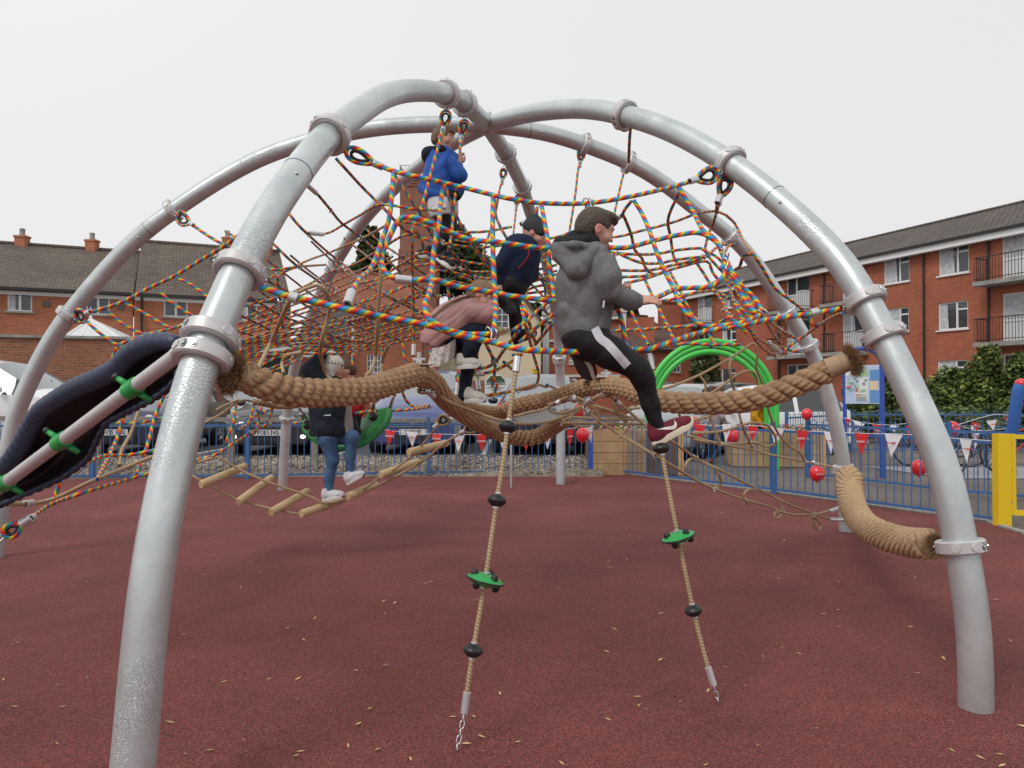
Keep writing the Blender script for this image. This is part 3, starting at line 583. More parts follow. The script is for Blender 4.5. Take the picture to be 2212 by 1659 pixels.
# ================================================================ galvanised dome frame
def galv(m,n,l,b,tc):
    t=n.new('ShaderNodeTexNoise'); t.inputs['Scale'].default_value=3.5; t.inputs['Detail'].default_value=9; t.inputs['Roughness'].default_value=.7; l.new(tc.outputs['Object'],t.inputs['Vector'])
    r=ramp(n,[(.3,(.50,.54,.55)),(.55,(.60,.64,.645)),(.7,(.70,.735,.74))]); l.new(t.outputs['Fac'],r.inputs[0])
    v=n.new('ShaderNodeTexVoronoi'); v.feature='DISTANCE_TO_EDGE'; v.inputs['Scale'].default_value=70; l.new(tc.outputs['Object'],v.inputs['Vector'])
    t2=n.new('ShaderNodeTexNoise'); t2.inputs['Scale'].default_value=1.6; t2.inputs['Detail'].default_value=3; l.new(tc.outputs['Object'],t2.inputs['Vector'])
    msk=ramp(n,[(.5,(0,0,0)),(.62,(1,1,1))]); l.new(t2.outputs['Fac'],msk.inputs[0])
    cr=ramp(n,[(0,(0,0,0)),(.06,(1,1,1))]); l.new(v.outputs['Distance'],cr.inputs[0])
    h=math_(n,l,'MULTIPLY',cr.outputs[0],msk.outputs[0])
    bp=n.new('ShaderNodeBump'); bp.inputs['Strength'].default_value=.6; bp.inputs['Distance'].default_value=.003; l.new(math_(n,l,'ADD',h,t.outputs['Fac']),bp.inputs['Height']); l.new(bp.outputs[0],b.inputs['Normal'])
    sc=n.new('ShaderNodeTexNoise'); sc.inputs['Scale'].default_value=26; sc.inputs['Detail'].default_value=8; sc.inputs['Roughness'].default_value=.8; l.new(tc.outputs['Object'],sc.inputs['Vector'])
    sr=ramp(n,[(.52,(0,0,0)),(.62,(1,1,1))]); l.new(sc.outputs['Fac'],sr.inputs[0]); ed=ramp(n,[(0,(1,1,1)),(.09,(0,0,0))]); l.new(v.outputs['Distance'],ed.inputs[0])
    mx=n.new('ShaderNodeMixRGB'); mx.inputs[2].default_value=(.78,.79,.80,1); l.new(math_(n,l,'MULTIPLY',sr.outputs[0],math_(n,l,'ADD',math_(n,l,'MULTIPLY',msk.outputs[0],.7),.12)),mx.inputs[0]); l.new(r.outputs[0],mx.inputs[1])
    mx2=n.new('ShaderNodeMixRGB'); mx2.inputs[2].default_value=(.30,.32,.34,1); l.new(math_(n,l,'MULTIPLY',ed.outputs[0],math_(n,l,'MULTIPLY',msk.outputs[0],.8)),mx2.inputs[0]); l.new(mx.outputs[0],mx2.inputs[1])
    l.new(mx2.outputs[0],b.inputs['Base Color']); rr=ramp(n,[(.35,(.28,.28,.28)),(.7,(.5,.5,.5))]); l.new(t2.outputs['Fac'],rr.inputs[0]); l.new(rr.outputs[0],b.inputs['Roughness'])
M_GAL=mat('galvanised_steel',(.45,.47,.48),.45,metal=.55,extra=galv)
M_CLP=mat('cast_aluminium',(.60,.59,.585),.42,metal=.35,noise_amt=.1,noise_scale=20)
M_STL=mat('polished_steel',(.62,.62,.62),.22,metal=.9); M_FER=mat('aluminium_ferrule',(.66,.66,.67),.33,metal=.6); M_BLT=mat('bolt_steel',(.25,.25,.25),.3,metal=.9)
M_RBK=mat('black_rubber',(.02,.02,.022),.6,bump=.2,bump_scale=150)
APX=P(1053,270,6.6); PR=.073
FT={'A':P(272,1785,2.5),'B':gnd(2108,1530),'C':gnd(1829,1148),'D':gnd(1211,1046),'E':gnd(610,1058),'F':gnd(-15,1205)}
TR=dict(
A=[(288,1659),(310,1400),(339,1168),(380,972),(434,771),(466,707),(508,604),(581,461),(678,325),(713,290),(778,240),(828,208),(890,195),(963,202),(1000,220),(1053,270)],
D=[(1211,1046),(1211,837),(1208,774),(1203,700),(1178,557),(1143,451),(1130,406),(1098,340),(1075,305),(1053,270)],
B=[(2108,1536),(2105,1359),(2076,1184),(2052,1056),(2019,956),(1971,856),(1933,768),(1885,682),(1839,592),(1741,485),(1590,361),(1456,284),(1350,249),(1256,234),(1156,243),(1106,254),(1053,270)],
E=[(610,1060),(619,906),(635,798),(652,737),(673,682),(700,617),(723,572),(778,485),(840,417),(928,342),(990,302),(1053,270)],
C=[(1829,1151),(1823,1013),(1809,931),(1784,838),(1759,769),(1724,707),(1701,672),(1628,562),(1578,509),(1498,447),(1431,393),(1358,350),(1262,312),(1181,287),(1106,275),(1053,270)],
F=[(25,931),(50,856),(82,787),(112,732),(148,680),(200,617),(250,560),(310,502),(375,454),(460,397),(553,345),(653,309),(778,281),(878,270),(978,268),(1053,270)])
ARC={}
for k in 'ABCDEF':
    a=FT[k].copy(); a.z=0; d=APX-a; d.z=0; L=d.length; d.normalize(); n=Vector((d.y,-d.x,0)); out=[]
    for u,v in TR[k]:
        r=ray(u,v); p=r*(a.dot(n)/r.dot(n))+Vector((0,0,EYE)); out.append((max(0,(p-a).dot(d)),p.z))
    s=[o[0] for o in out]; z=[o[1] for o in out]
    if z[0]>.05: s=[0.0]+s; z=[0.0]+z
    s=np.array(s);z=np.array(z); s[0]=max(0,min(s[0],.03)); z[0]=-.05
    # light fairing of the surveyed profile
    P3=[a+d*float(s_)+Vector((0,0,float(z_))) for s_,z_ in zip(s,z)]
    P3=smooth_path(P3,.06)
    arr=np.array([tuple(p) for p in P3])
    for it in range(14):
        arr[1:-1]=arr[1:-1]*.5+.25*(arr[:-2]+arr[2:])
    ARC[k]=[Vector(p) for p in arr]
dome=thing('climbing_dome','large grey steel climbing dome of six curved legs meeting overhead','climbing frame',(APX.x,APX.y,0))
for k in 'ABCDEF':
    g=MB(); g.tube(ARC[k],PR,28); 
    g.build('arched_leg',M_GAL,dome,smooth=True,auto=50)
g=MB(); g.ball(APX,(.095,.095,.09),seg=20,rings=12); 
for da in (-1,1):
    g.lathe([(.001,-.012),(.10,-.012),(.11,0),(.10,.012),(.001,.012)],frame(APX+Vector((da*.06,-.0,.06)),Vector((da*.5,-.2,1))),24)
g.build('crown_joint',M_GAL,dome,smooth=True,auto=50)
def near(k,u,v):
    best=min(range(len(ARC[k])),key=lambda i:(lambda q:(q[0]-u)**2+(q[1]-v)**2)(proj(ARC[k][i])))
    p=ARC[k][best]; t=(ARC[k][min(best+1,len(ARC[k])-1)]-ARC[k][max(best-1,0)]).normalized(); return p,t
_I={}
def inst(name,prof,m,M_,parent,sides):
    if name not in _I:
        b=MB(); b.lathe(prof,Matrix.Identity(4),sides); x=b.build(name,m,None,smooth=True,auto=40); _I[name]=x.data; bpy.data.objects.remove(x)
    x=bpy.data.objects.new(name,_I[name]); COL.objects.link(x); x.matrix_basis=M_; adopt(x,parent); x.matrix_parent_inverse=Matrix.Translation(-Vector(parent.parent.location)) if False else Matrix.Identity(4)
    return x
def clamp(k,u,v,rot=0,sc=1.0,m=None):
    p,t=near(k,u,v); x=Vector((0,-1,0)); F_=frame(p,t,x)@Matrix.Rotation(rot,4,'Z'); R1=PR*1.46*sc; h=.031
    g=MB(); g.lathe([(PR+.001,-h*.8),(PR+.012,-h),(R1-.008,-h),(R1,-h+.007),(R1,h-.007),(R1-.008,h),(PR+.012,h),(PR+.001,h*.8)],F_,40)
    o=g.build('clamp',m or M_CLP,dome,smooth=True,auto=35)
    for j in range(8):
        a=j*math.pi/4+.25
        if j%4==0:
            for s_ in (-.35,.0):
                a2=a+s_; c=F_@Vector((math.cos(a2)*(R1-.0005),math.sin(a2)*(R1-.0005),0)); rd=F_.to_3x3()@Vector((math.cos(a2),math.sin(a2),0)); tg=F_.to_3x3()@Vector((0,0,1))
                inst('dark_slot_disc',[(.0001,.0022),(.0175,.0022),(.019,.0002)],M_BLT,frame(c,rd,tg)@Matrix.Diagonal((1,.72,1,1)),o,16); inst('bolt',[(.0001,.008),(.0075,.008),(.008,.001)],M_STL,frame(c,rd,tg),o,8)  # dark disc, slightly proud of the ring, stands for shade in the bolt slot
        elif j%4!=1:
            c=F_@Vector((math.cos(a)*R1,math.sin(a)*R1,0)); rd=(F_.to_3x3()@Vector((math.cos(a),math.sin(a),0))); inst('boss',[(.0001,.004),(.019,.004),(.021,.0)],M_CLP,frame(c,rd),o,18)
    return p,t
CL={}
for key,(k,u,v,rot,sc) in dict(A1=('A',448,735,2.2,1.05),A1b=('A',440,768,2.9,1.06),A2=('A',510,590,2.0,1),A3=('A',713,290,2.0,1),A4=('A',963,203,2.3,1),A5=('A',1002,222,2.3,1),
    B0=('B',2076,1184,.6,1),B1=('B',1915,735,1.2,1),B2=('B',1859,648,1.2,1),B3=('B',1581,358,1.4,1),B4=('B',1347,249,2.0,1),
    C0=('C',1823,1010,.4,1),C00=('C',1824,1020,1.4,1),C1=('C',1745,745,.7,1),C2=('C',1701,672,.7,1),C3=('C',1578,509,.7,1),C4=('C',1358,352,1,1),C5=('C',1262,314,1,1),
    D1=('D',1211,838,0,1),D2=('D',1208,770,0,1),D2b=('D',1208,778,1,1),D3=('D',1130,404,.5,1),D4=('D',1093,333,.5,1),
    E1=('E',619,902,0,1),E1b=('E',619,908,1,1),E3=('E',722,573,1,1),E2=('E',652,735,1,1),F1=('F',147,681,1,1),F2=('F',372,456,1,1)).items():
    CL[key]=clamp(k,u,v,rot,sc)[0]
# joint seams and rivets on the tubes
for k,u,v in (('A',650,372),('B',1690,420),('F',318,492),('D',1075,308),('C',1142,284)):
    p,t=near(k,u,v); g=MB(); g.lathe([(PR+.0005,-.003),(PR+.002,-.002),(PR+.002,.002),(PR+.0005,.003)],frame(p,t),28); g.build('joint_seam',M_BLT,dome)
    p2=p-t*.1; n_=(Vector((0,0,EYE))-p2); n_=(n_-t*n_.dot(t)).normalized(); g=MB(); g.ball(p2+n_*PR,.010,seg=10,rings=6); g.build('rivet',M_STL,dome,smooth=True)
# thin pole behind
g=MB(); b0=gnd(1104,1054); g.tube([b0,b0+Vector((0,0,1.5))],.016,10); tag(g.build('thin_pole',M_GAL,smooth=True,auto=50),'thin upright steel pole standing in the middle of the red ground','pole')
# ================================================================ rope nets
def idw(samples,pw=3.0):
    A=np.array(samples,float)
    def f(u,v):
        d=(A[:,0]-u)**2+(A[:,1]-v)**2+60; w=d**(-pw/2); return float((w*A[:,2]).sum()/w.sum())
    return f
dCUR=idw([(713,290,3.85),(790,345,3.88),(1000,420,3.95),(1250,440,4.1),(1480,405,4.3),(1581,361,4.42),(513,585,3.08),(620,660,3.1),(760,690,3.15),(930,720,3.25),(1117,760,3.35),(1250,760,3.5),(1400,755,3.6),(1600,710,3.75),(1859,642,3.88),(900,500,3.7),(1070,560,3.75),(1180,560,3.8),(1500,560,4.0),(1620,620,3.95),(830,480,3.7)])
dNET=idw([(723,335,3.9),(640,330,3.9),(375,470,6.4),(160,685,6.4),(723,572,8.6),(860,440,4.6),(950,500,4.9),(1100,530,5.0),(1200,640,5.8),(1000,640,6.2),(800,640,6.2),(600,750,7.5),(760,770,7.6),(920,720,7.0),(600,560,6.0),(640,470,5.2),(500,600,6.3),(1250,640,6),(1330,550,5.5),(1450,540,6),(1578,509,7.2),(1550,590,6),(1500,640,5.2),(1600,700,4.6),(1500,750,4.5),(1720,746,6.6),(1556,395,4.45),(1480,430,4.6),(1380,430,4.5),(1700,600,5.0),(1250,580,5.5),(300,770,6.5),(1860,660,4.1),(1620,560,4.6)])
_dn=dNET
dNET=lambda u,v: 5.3+(_dn(u,v)-5.3)*.42
dWEB=idw([(1000,820,5.0),(1100,700,4.6),(1200,680,4.8),(1130,640,4.9),(1050,840,5.2),(1000,760,5.0),(1190,800,5.6),(1210,835,6.6),(930,800,5.5),(880,880,6.0)])
dLOW=idw([(10,1155,3.7),(200,1060,4.2),(330,1010,4.8),(250,900,5.0),(450,985,6.0),(600,935,6.5),(620,905,6.8),(120,1060,4.4),(350,900,5.2),(480,940,6.0)])
def trace(fr,depth,*pts):
    return [P(u,v,depth(u,v) if callable(depth) else depth) for u,v in px(fr,*pts)]
NETROPES={}
def net(name,label,cat='rope net',base=None,group=None):
    t=thing(name,label,cat,base or (0,0,0),group); NETROPES[t.name]=[]; return t
def rope(t,fr,depth,r,m,*pts,pts3=None,name='rope',sides=8):
    p=pts3 if pts3 is not None else trace(fr,depth,*pts); p=smooth_path(p,.035)
    g=MB(); g.tube(p,r,sides); o=g.build(name,m,t,smooth=True,auto=60); NETROPES.setdefault(t.name,[]).append(p); return p
def ferrule(t,a,b_,r,m=None):
    a=Vector(a);b_=Vector(b_); d=(b_-a); L=d.length; g=MB(); F_=frame(a,d)
    g.lathe([(r*.7,0),(r,.002),(r,L-.002),(r*.7,L)],F_,14); return g.build('ferrule',m or M_FER,t,smooth=True,auto=40)
def ferr(t,fr,depth,a,b_,r): p=trace(fr,depth,a,b_); return ferrule(t,p[0],p[1],r)
def thimble(t,top,rope_end,r,m,w=None):
    """rope eye with black/steel thimble between a fixing point and the rope"""
    top=Vector(top);e=Vector(rope_end); d=(e-top); L=d.length; d.normalize(); s=d.cross(Vector((0,1,.3))).normalized(); w=w or L*.2
    loop=[e,top.lerp(e,.55)+s*w,top.lerp(e,.18)+s*w*.9,top+d*r*.5,top.lerp(e,.18)-s*w*.9,top.lerp(e,.55)-s*w]
    g=MB(); lp=smooth_path(loop,.015,closed=True); g.tube(lp,r*.9,8,closed=True); g.build('rope_eye',m,t,smooth=True)
    g=MB(); c=sum(lp,Vector())/len(lp); g.tube([c+(p-c)*.62 for p in lp],r*.75,6,closed=True); g.build('thimble',M_RBK,t,smooth=True)
    g=MB(); g.tube([top+s*.016-d*.02,top-d*.04,top-s*.016-d*.02,top+d*.02],.005,6,closed=True); g.build('shackle',M_STL,t,smooth=True)
    ferrule(t,e-d*.005,e+d*.055,r*1.55)
RT=.0128; RN=.0112
# ---- front curtain of thick rope
cu=net('rope_curtain','large mesh curtain of thick rainbow rope slung across the front of the dome',base=(0.3,3.5,0))
c1=rope(cu,'t1',dCUR,RT,M_RB,(1015,868),(1180,935),(1400,990),(1620,1040),(1850,1095),(2050,1145),(2212,1180),(2472,1215),(2872,1215),(3252,1155),(3632,1065),(3800,1010))
thimble(cu,trace('t1',dCUR,(770,758))[0],c1[0],RT,M_RB); thimble(cu,trace('t2',dCUR,(1785,735))[0],c1[-1],RT,M_RB)
c2=rope(cu,'q2',dCUR,RT*1.08,M_RB,(40,750),(280,830),(550,890),(790,945),(1100,1010),(1500,1085),(1720,1160),(2030,1225),(2212,1275),(2370,1300),(2692,1310),(3000,1320),(3242,1290),(3392,1290),(3612,1220),(3812,1155),(4012,1110),(4212,1080),(4424,1035),(4774,985),(5040,942))
ferr(cu,'q2',dCUR,(285,828),(362,858),RT*1.9); ferr(cu,'q4',dCUR,(365,980),(435,965),RT*1.8)
c3=rope(cu,'q2',dCUR,RT*1.05,M_RB,(1340,695),(1520,690),(1800,760),(2090,805),(2212,830),(2572,870),(2900,880),(3382,865),(3632,770),(3912,750),(4022,680),(4062,600),(4022,430),(3962,350),(3832,285),(3662,300),(3442,350),(3212,410),(3032,412),(2532,420),(2212,382),(2060,360),(1900,350),(1750,310),(1580,230),(1400,160),(1280,150),(1220,190),(1150,330),(1090,470),(1085,540),(1120,630),(1200,680))
ferr(cu,'q2',dCUR,(1197,680),(1345,696),RT*1.7)
for pts in (((1190,-240),(1170,0),(1150,160),(1100,320),(1000,580),(900,680),(825,800)),((1620,-130),(1600,0),(1580,200),(1550,350),(1530,500),(1520,690),(1500,800),(1460,900),(1480,1000),(1530,1050),(1620,1110),(1720,1140),(1850,1160),(2030,1155)),
            ((2050,-20),(2045,200),(2050,500),(2065,800),(2070,1000),(2050,1125),(2030,1155))):
    rope(cu,'q2',dCUR,RT,M_RB,*pts)
ferr(cu,'q2',dCUR,(828,790),(790,900),RT*1.7)
for pts in (((255,50),(290,230),(320,420),(320,560),(345,700),(370,850)),((655,25),(680,200),(700,420)),((880,890),(920,950),(960,1100),(980,1230),(1000,1290)),((1050,0),(1130,130),(1200,300),(1250,450),(1320,620),(1400,770),(1440,880),(1500,970),(1600,1060),(1680,1090),(1850,1080),(2000,1055),(2150,990)),
            ((1440,-110),(1560,90),(1650,260),(1750,330),(1830,470),(1890,600),(1960,720),(2080,830),(2150,930),(2170,970)),((1800,600),(1840,560),(1880,600),(1940,720),(2010,860),(2090,960),(2160,985))):
    rope(cu,'q3',dCUR,RT*.97,M_RB,*pts)
# ---- main bag net of thinner rope
bn=net('rope_net','deep bag net of thin rainbow rope slung inside the dome behind the curtain',base=(-.5,6.4,0))
bn2=net('rope_net','twisting right hand net of thin rainbow rope under the right arches',base=(1.3,5.6,0))
dark=[('q2',(690,-360),(740,-305),(800,-240),(900,-130),(1040,10),(1130,100),(1220,200),(1310,270),(1390,280),(1430,350),(1460,430),(1590,560),(1730,640)),
('q2',(640,80),(740,200),(890,310),(1020,420),(1100,490),(1200,580),(1310,680),(1470,780),(1590,850)),('q2',(270,100),(360,210),(440,290),(620,450),(760,560),(900,690),(1090,810),(1230,880),(1400,960),(1490,1010)),
('q2',(130,360),(330,550),(510,680),(670,800),(850,890),(1000,950),(1130,1040),(1280,1090)),('q2',(20,600),(90,690),(250,780),(430,910),(600,980),(780,1060),(930,1110),(1070,1160),(1280,1220)),
('q2',(0,870),(200,990),(380,1060),(550,1120),(700,1190),(860,1220),(1000,1240)),('q2',(0,1060),(150,1130),(330,1160),(500,1230),(750,1290)),('q2',(1200,-220),(1360,30),(1490,200),(1590,340),(1740,500),(1860,640),(1960,750)),
('q2',(1640,-110),(1690,40),(1790,250),(1880,390),(2000,540),(2120,660)),('q2',(2080,0),(2070,120),(2110,230),(2180,350),(2292,520),(2372,620),(2472,700),(2502,800),(2490,950),(2542,990)),('q2',(640,80),(540,-40),(500,-70)),('q2',(440,290),(360,210),(270,100))]
def reach(pts,lim=350):
    pts=list(pts)
    if pts[0][0]<lim and pts[0][1]>500:
        (x0,y0),(x1,y1)=pts[0],pts[1]; s=(y1-y0)/max(40,(x1-x0)); s=max(-.8,min(.8,s)); d=x0+265; pts=[(x0-d,y0-s*d*.9),(x0-d*.5,y0-s*d*.5)]+pts
    return pts
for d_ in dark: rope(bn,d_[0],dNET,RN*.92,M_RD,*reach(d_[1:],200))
ferr(bn,'q2',dNET,(430,-140),(520,-60),RN*1.5); ferr(bn,'q2',dNET,(460,285),(575,297),RN*1.5); ferr(bn,'q2',dNET,(1520,85),(1640,62),RN*1.6)
for b_ in (((570,297),(650,275),(760,210),(900,130),(1030,50),(1100,40),(1200,50),(1370,80),(1520,85)),((340,570),(480,510),(620,460),(760,400),(900,340),(1000,290),(1120,220)),
((0,890),(200,840),(330,790),(510,700),(640,620),(760,590),(900,530),(1000,470),(1120,400),(1210,340),(1300,300),(1400,320),(1600,370),(1880,410),(2050,400),(2212,380)),((50,700),(200,640),(340,580)),
((0,1070),(200,1000),(430,930),(660,820),(900,720),(1060,680),(1200,590),(1340,500),(1450,450),(1520,470),(1740,520),(2000,560),(2212,550)),((0,1180),(380,1060),(600,980),(790,930),(850,900),(1090,830),(1280,750),(1500,650),(1600,610),(1860,660),(2100,690),(2212,680)),
((780,1050),(1000,990),(1230,880),(1400,800),(1560,750)),((1230,890),(1450,830),(1590,830)),((0,1220),(330,1140),(550,1100),(790,1060),(1000,1010),(1240,910)),((90,1220),(500,1200),(700,1180),(930,1120),(1200,1050),(1480,950)),
((0,1300),(300,1250),(600,1230),(860,1220),(1100,1160),(1400,1080)),((0,1350),(150,1330),(400,1270),(700,1270),(1000,1250),(1300,1180),(1480,1120)),((100,1340),(400,1330),(700,1330),(1000,1280),(1480,1170)),
((20,570),(160,600),(340,580),(450,570),(600,560)),((1230,180),(1400,210),(1500,240),(1620,270),(1800,280),(2000,270),(2212,230)),((1730,650),(1860,700),(1960,760)),((0,1260),(200,1190),(440,1150),(600,1150)),((120,1390),(280,1310),(480,1330),(620,1300)),((140,1450),(300,1380),(400,1310)),
((2212,960-420),(2412,490),(2552,460)),((2212,680),(2412,610),(2602,560)),((2212,775),(2412,700),(2602,640)),((2312,800),(2412,750),(2602,720)),((2212,825),(2400,800),(2602,780)),((2212,370),(2490,340),(2640,310),(2790,265),(3072,320),(3312,270),(3612,190),(3802,120),(3962,98),(4062,130))):
    rope(bn,'q2',dNET,RN*.88,M_RBT,*reach(b_,160))
for v_ in (((180,660),(190,720),(230,1100)),((1350,350),(1350,600),(1360,900),(1362,1250)),((1650,680),(1690,1000),(1730,1250),(1750,1450),(1742,1590)),((1910,1080),(1910,1450),(1915,1560)),((1500,1290),(1540,1500)),((1270,1230),(1285,1400)),((1090,1300),(1100,1440)),((850,1320),(830,1430))):
    rope(bn,'q2',lambda u,v:dNET(u,v)-.3,RN,M_RBT,*v_)
for fr,a,b_ in (('q2',(1362,1245),(1360,1345)),('q2',(1742,1580),(1735,1690)),('q2',(1915,1555),(1925,1640)),('q2',(210,860),(215,940))): ferr(bn,fr,lambda u,v:dNET(u,v)-.3,a,b_,RN*1.7)
# suspension ropes from the arches
# second, deeper layer of the bag: the far wall of the net
dFAR=lambda u,v: dNET(u,v)+.75+.15*math.sin(u*.02)
bn3=net('rope_net','far wall of the rainbow rope net behind the bag net at the left centre',base=(-1.5,7.4,0))
for b_ in (((120,930),(300,860),(520,770),(760,670),(980,570),(1180,490)),((60,1000),(260,930),(480,850),(700,760),(920,660),(1120,560),(1300,470)),((300,1010),(520,940),(740,850),(960,760),(1180,650),(1380,570),(1600,560),(1800,600)),
  ((100,1110),(330,1060),(560,1000),(780,920),(1000,840),(1240,760),(1450,680),(1640,690),(1860,740)),((40,1190),(300,1120),(560,1070),(820,1000),(1060,930),(1300,860),(1500,790)),((160,1240),(420,1180),(680,1130),(940,1080),(1180,1010),(1400,930)),((60,1270),(360,1220),(660,1190),(960,1150),(1240,1090),(1470,1030)),
  ((200,1310),(460,1290),(760,1250),(1040,1210),(1300,1130),(1480,1060)),((40,1390),(240,1350),(500,1300),(820,1290),(1120,1230),(1400,1150)),((240,1440),(420,1370),(640,1340),(860,1300),(1100,1290)),
  ((1500,300),(1700,345),(1900,370),(2100,350)),((1250,560),(1450,520),(1650,570),(1900,620),(2200,600)),((2212,600),(2420,540),(2600,500)),((2212,730),(2420,660),(2602,610)),((2250,870),(2450,840),(2602,830))):
    rope(bn3,'q2',dFAR,RN*.85,M_RBT,*reach(b_))
for d_ in (((150,560),(330,700),(500,830),(700,930),(900,1010),(1100,1100)),((300,480),(470,620),(640,740),(820,850),(1020,930),(1230,1010),(1400,1080)),((480,360),(640,510),(800,640),(980,740),(1160,840),(1340,900)),((0,760),(160,880),(330,980),(540,1060),(760,1130),(960,1190)),((0,960),(180,1070),(380,1130),(600,1190),(820,1260)),((760,330),(900,440),(1060,560),(1220,680),(1380,770),(1540,830)),
  ((950,250),(1080,370),(1240,480),(1400,600),(1560,700),(1700,760)),((1480,240),(1600,420),(1720,560),(1850,690),(1960,820)),((1780,300),(1900,450),(2030,600),(2150,720)),((2200,560),(2330,680),(2440,790),(2520,880)),((0,1180),(200,1240),(420,1290),(620,1330)),((2330,480),(2420,600),(2510,720),(2560,850))):
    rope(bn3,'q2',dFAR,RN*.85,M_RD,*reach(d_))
def susp(k,top,fr,pts,dY,eye=True):
    a=Vector(CL[top]); return a
for top,fr,pts,Y1 in (('A4','t1',((1620,560),(1560,780),(1500,1000),(1440,1220),(1370,1400),(1340,1480)),5.1),('A5','t1',((1778,640),(1755,820),(1735,1000),(1715,1200),(1690,1480),(1660,1640)),5.3)):
    Y0=CL[top].y; p=[P(u,v,Y0+(Y1-Y0)*i/(len(pts)-1)) for i,(u,v) in enumerate(px(fr,*pts))]; rope(bn,None,None,RN*1.05,M_RBT,pts3=p); tp=P(*px(fr,(pts[0][0]+30,pts[0][1]-150))[0],Y0); thimble(bn,tp,p[0],RN,M_RBT,w=.035)
for top,fr,pts,Y1 in (('C5','t2',((590,640),(570,720),(550,900),(520,1100),(490,1280)),6.0),('C4','t2',((1000,660),(960,760),(920,930),(880,1110)),5.8),('D4','t1',((2130,1010),(2100,1120),(2070,1300),(1990,1560),(1950,1700)),6.6),('D3','t1',((2250,1240),(2240,1340),(2215,1560)),7.5)):
    Y0=CL[top].y; Y1=Y0-.25; p=[P(u,v,Y0+(Y1-Y0)*i/(len(pts)-1)) for i,(u,v) in enumerate(px(fr,*pts))]; rope(bn,None,None,RN,M_RBT,pts3=p)
    q=px(fr,pts[0])[0]; thimble(bn,P(q[0]+3,q[1]-24,Y0),p[0],RN,M_RBT,w=.03)
# hanging steel rod from B4
p=[P(1362,278,CL['B4'].y),P(1360,300,CL['B4'].y),P(1358,350,5.5)]; rope(bn2,None,None,RN,M_RD,pts3=p)
def R2(m,depth,*pts,fr='q3',r=RN): rope(bn2,fr,depth,r,m,*pts)
for pts in (((220,60),(215,130),(260,260),(330,400)),((1030,10),(960,110),(980,170),(1030,300),(1060,430),(1120,500),(1160,600),(1220,640)),((1440,-60),(1350,160),(1370,320),(1400,500),(1450,560)),((1800,-20),(1740,200),(1700,290),(1670,420),(1690,480)),((880,470),(890,600),(960,680)),((2070,470),(2000,480),(1970,570),(1930,600)),((640,50),(660,120),(700,200))):
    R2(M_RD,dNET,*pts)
ferr(bn2,'q3',dNET,(870,190),(945,135),RN*1.5); ferr(bn2,'q3',dNET,(75,210),(200,155),RN*1.6)
for pts in (((4062-2212,130),(1930,210),(2000,350),(2070,450),(2160,580),(2272,760),(2412,870),(2542,970)),((830,440),(900,460),(1090,470),(1250,465),(1450,430),(1640,420),(1690,480)),((900,450),(1000,500),(1130,545),(1280,545),(1400,520),(1550,500),(1680,480),(1780,400),(1860,380)),
((880,600),(1000,610),(1200,605),(1400,560),(1540,530),(1680,490)),((960,665),(1100,660),(1250,640),(1450,580),(1680,530),(1730,620),(1790,700)),((970,720),(1150,680),(1350,610),(1500,560)),((1690,480),(1760,560),(1830,640),(1880,760),(1930,900),(2000,1050)),((1650,430),(1780,500),(1850,600),(1900,700),(1980,850),(2060,960),(2130,1000)),
((860,920),(1000,915),(1240,880),(1420,850),(1580,800),(1700,785),(1790,800),(1870,850)),((1150,690),(1200,800),(1250,900),(1300,1000),(1350,1100),(1400,1200),(1480,1250)),((1370,630),(1440,760),(1500,880),(1550,980),(1640,1080),(1700,1160),(1740,1230),(1720,1270)),((1600,550),(1660,640),(1740,770),(1830,890),(1870,1000),(1940,1060),(2030,1150)),
((1020,930),(1070,1050),(1110,1130),(1180,1250)),((870,1130),(1110,1120),(1350,1100),(1600,1090)),((1180,1290),(1300,1270),(1500,1240),(1700,1250),(1980,1250)),((1880,1000),(1840,1030),(1790,1060)),
((2212+100,1120),(2212+200,1170),(2212+270,1200),(2612,1110),(2772,1010),(2862,975)),((2482,1200),(2340,1310),(2270,1350)),((2050,1090),(2100,1200),(2180,1290),(2280,1345)),((2000,1050),(2080,1150),(2180,1230),(2320,1270),(2400,1300),(2500,1310)),((2212,1040),(2330,1130),(2400,1180)),((1830,470),(1870,400),(1940,380)),((1960,700),(2040,850),(2110,960),(2200,1060),(2260,1160),(2330,1240)),((1900,860),(2000,960),(2100,1040),(2200,1020)),((1750,330),(1790,420),(1850,560),(1940,640),(2000,760),(2100,900),(2160,980)),((0,1340),(60,1330)),):
    R2(M_RBT,dNET,*pts)
ferr(bn2,'q4',dNET,(5,1235),(105,1312),RN*1.7)
thimble(bn2,P(1573,380,CL['B3'].y),P(*px('t2',(1800,940))[0],4.45),RN*1.2,M_RD,w=.04); rope(bn2,'t2',dNET,RN*1.1,M_RD,(1800,940),(1775,1010),(1765,1080),(1790,970+20))
# right edge ends of the lower thick rope
rope(bn2,'q4',dCUR,RN*1.1,M_RD,(360,1000),(375,1060),(430,1090))
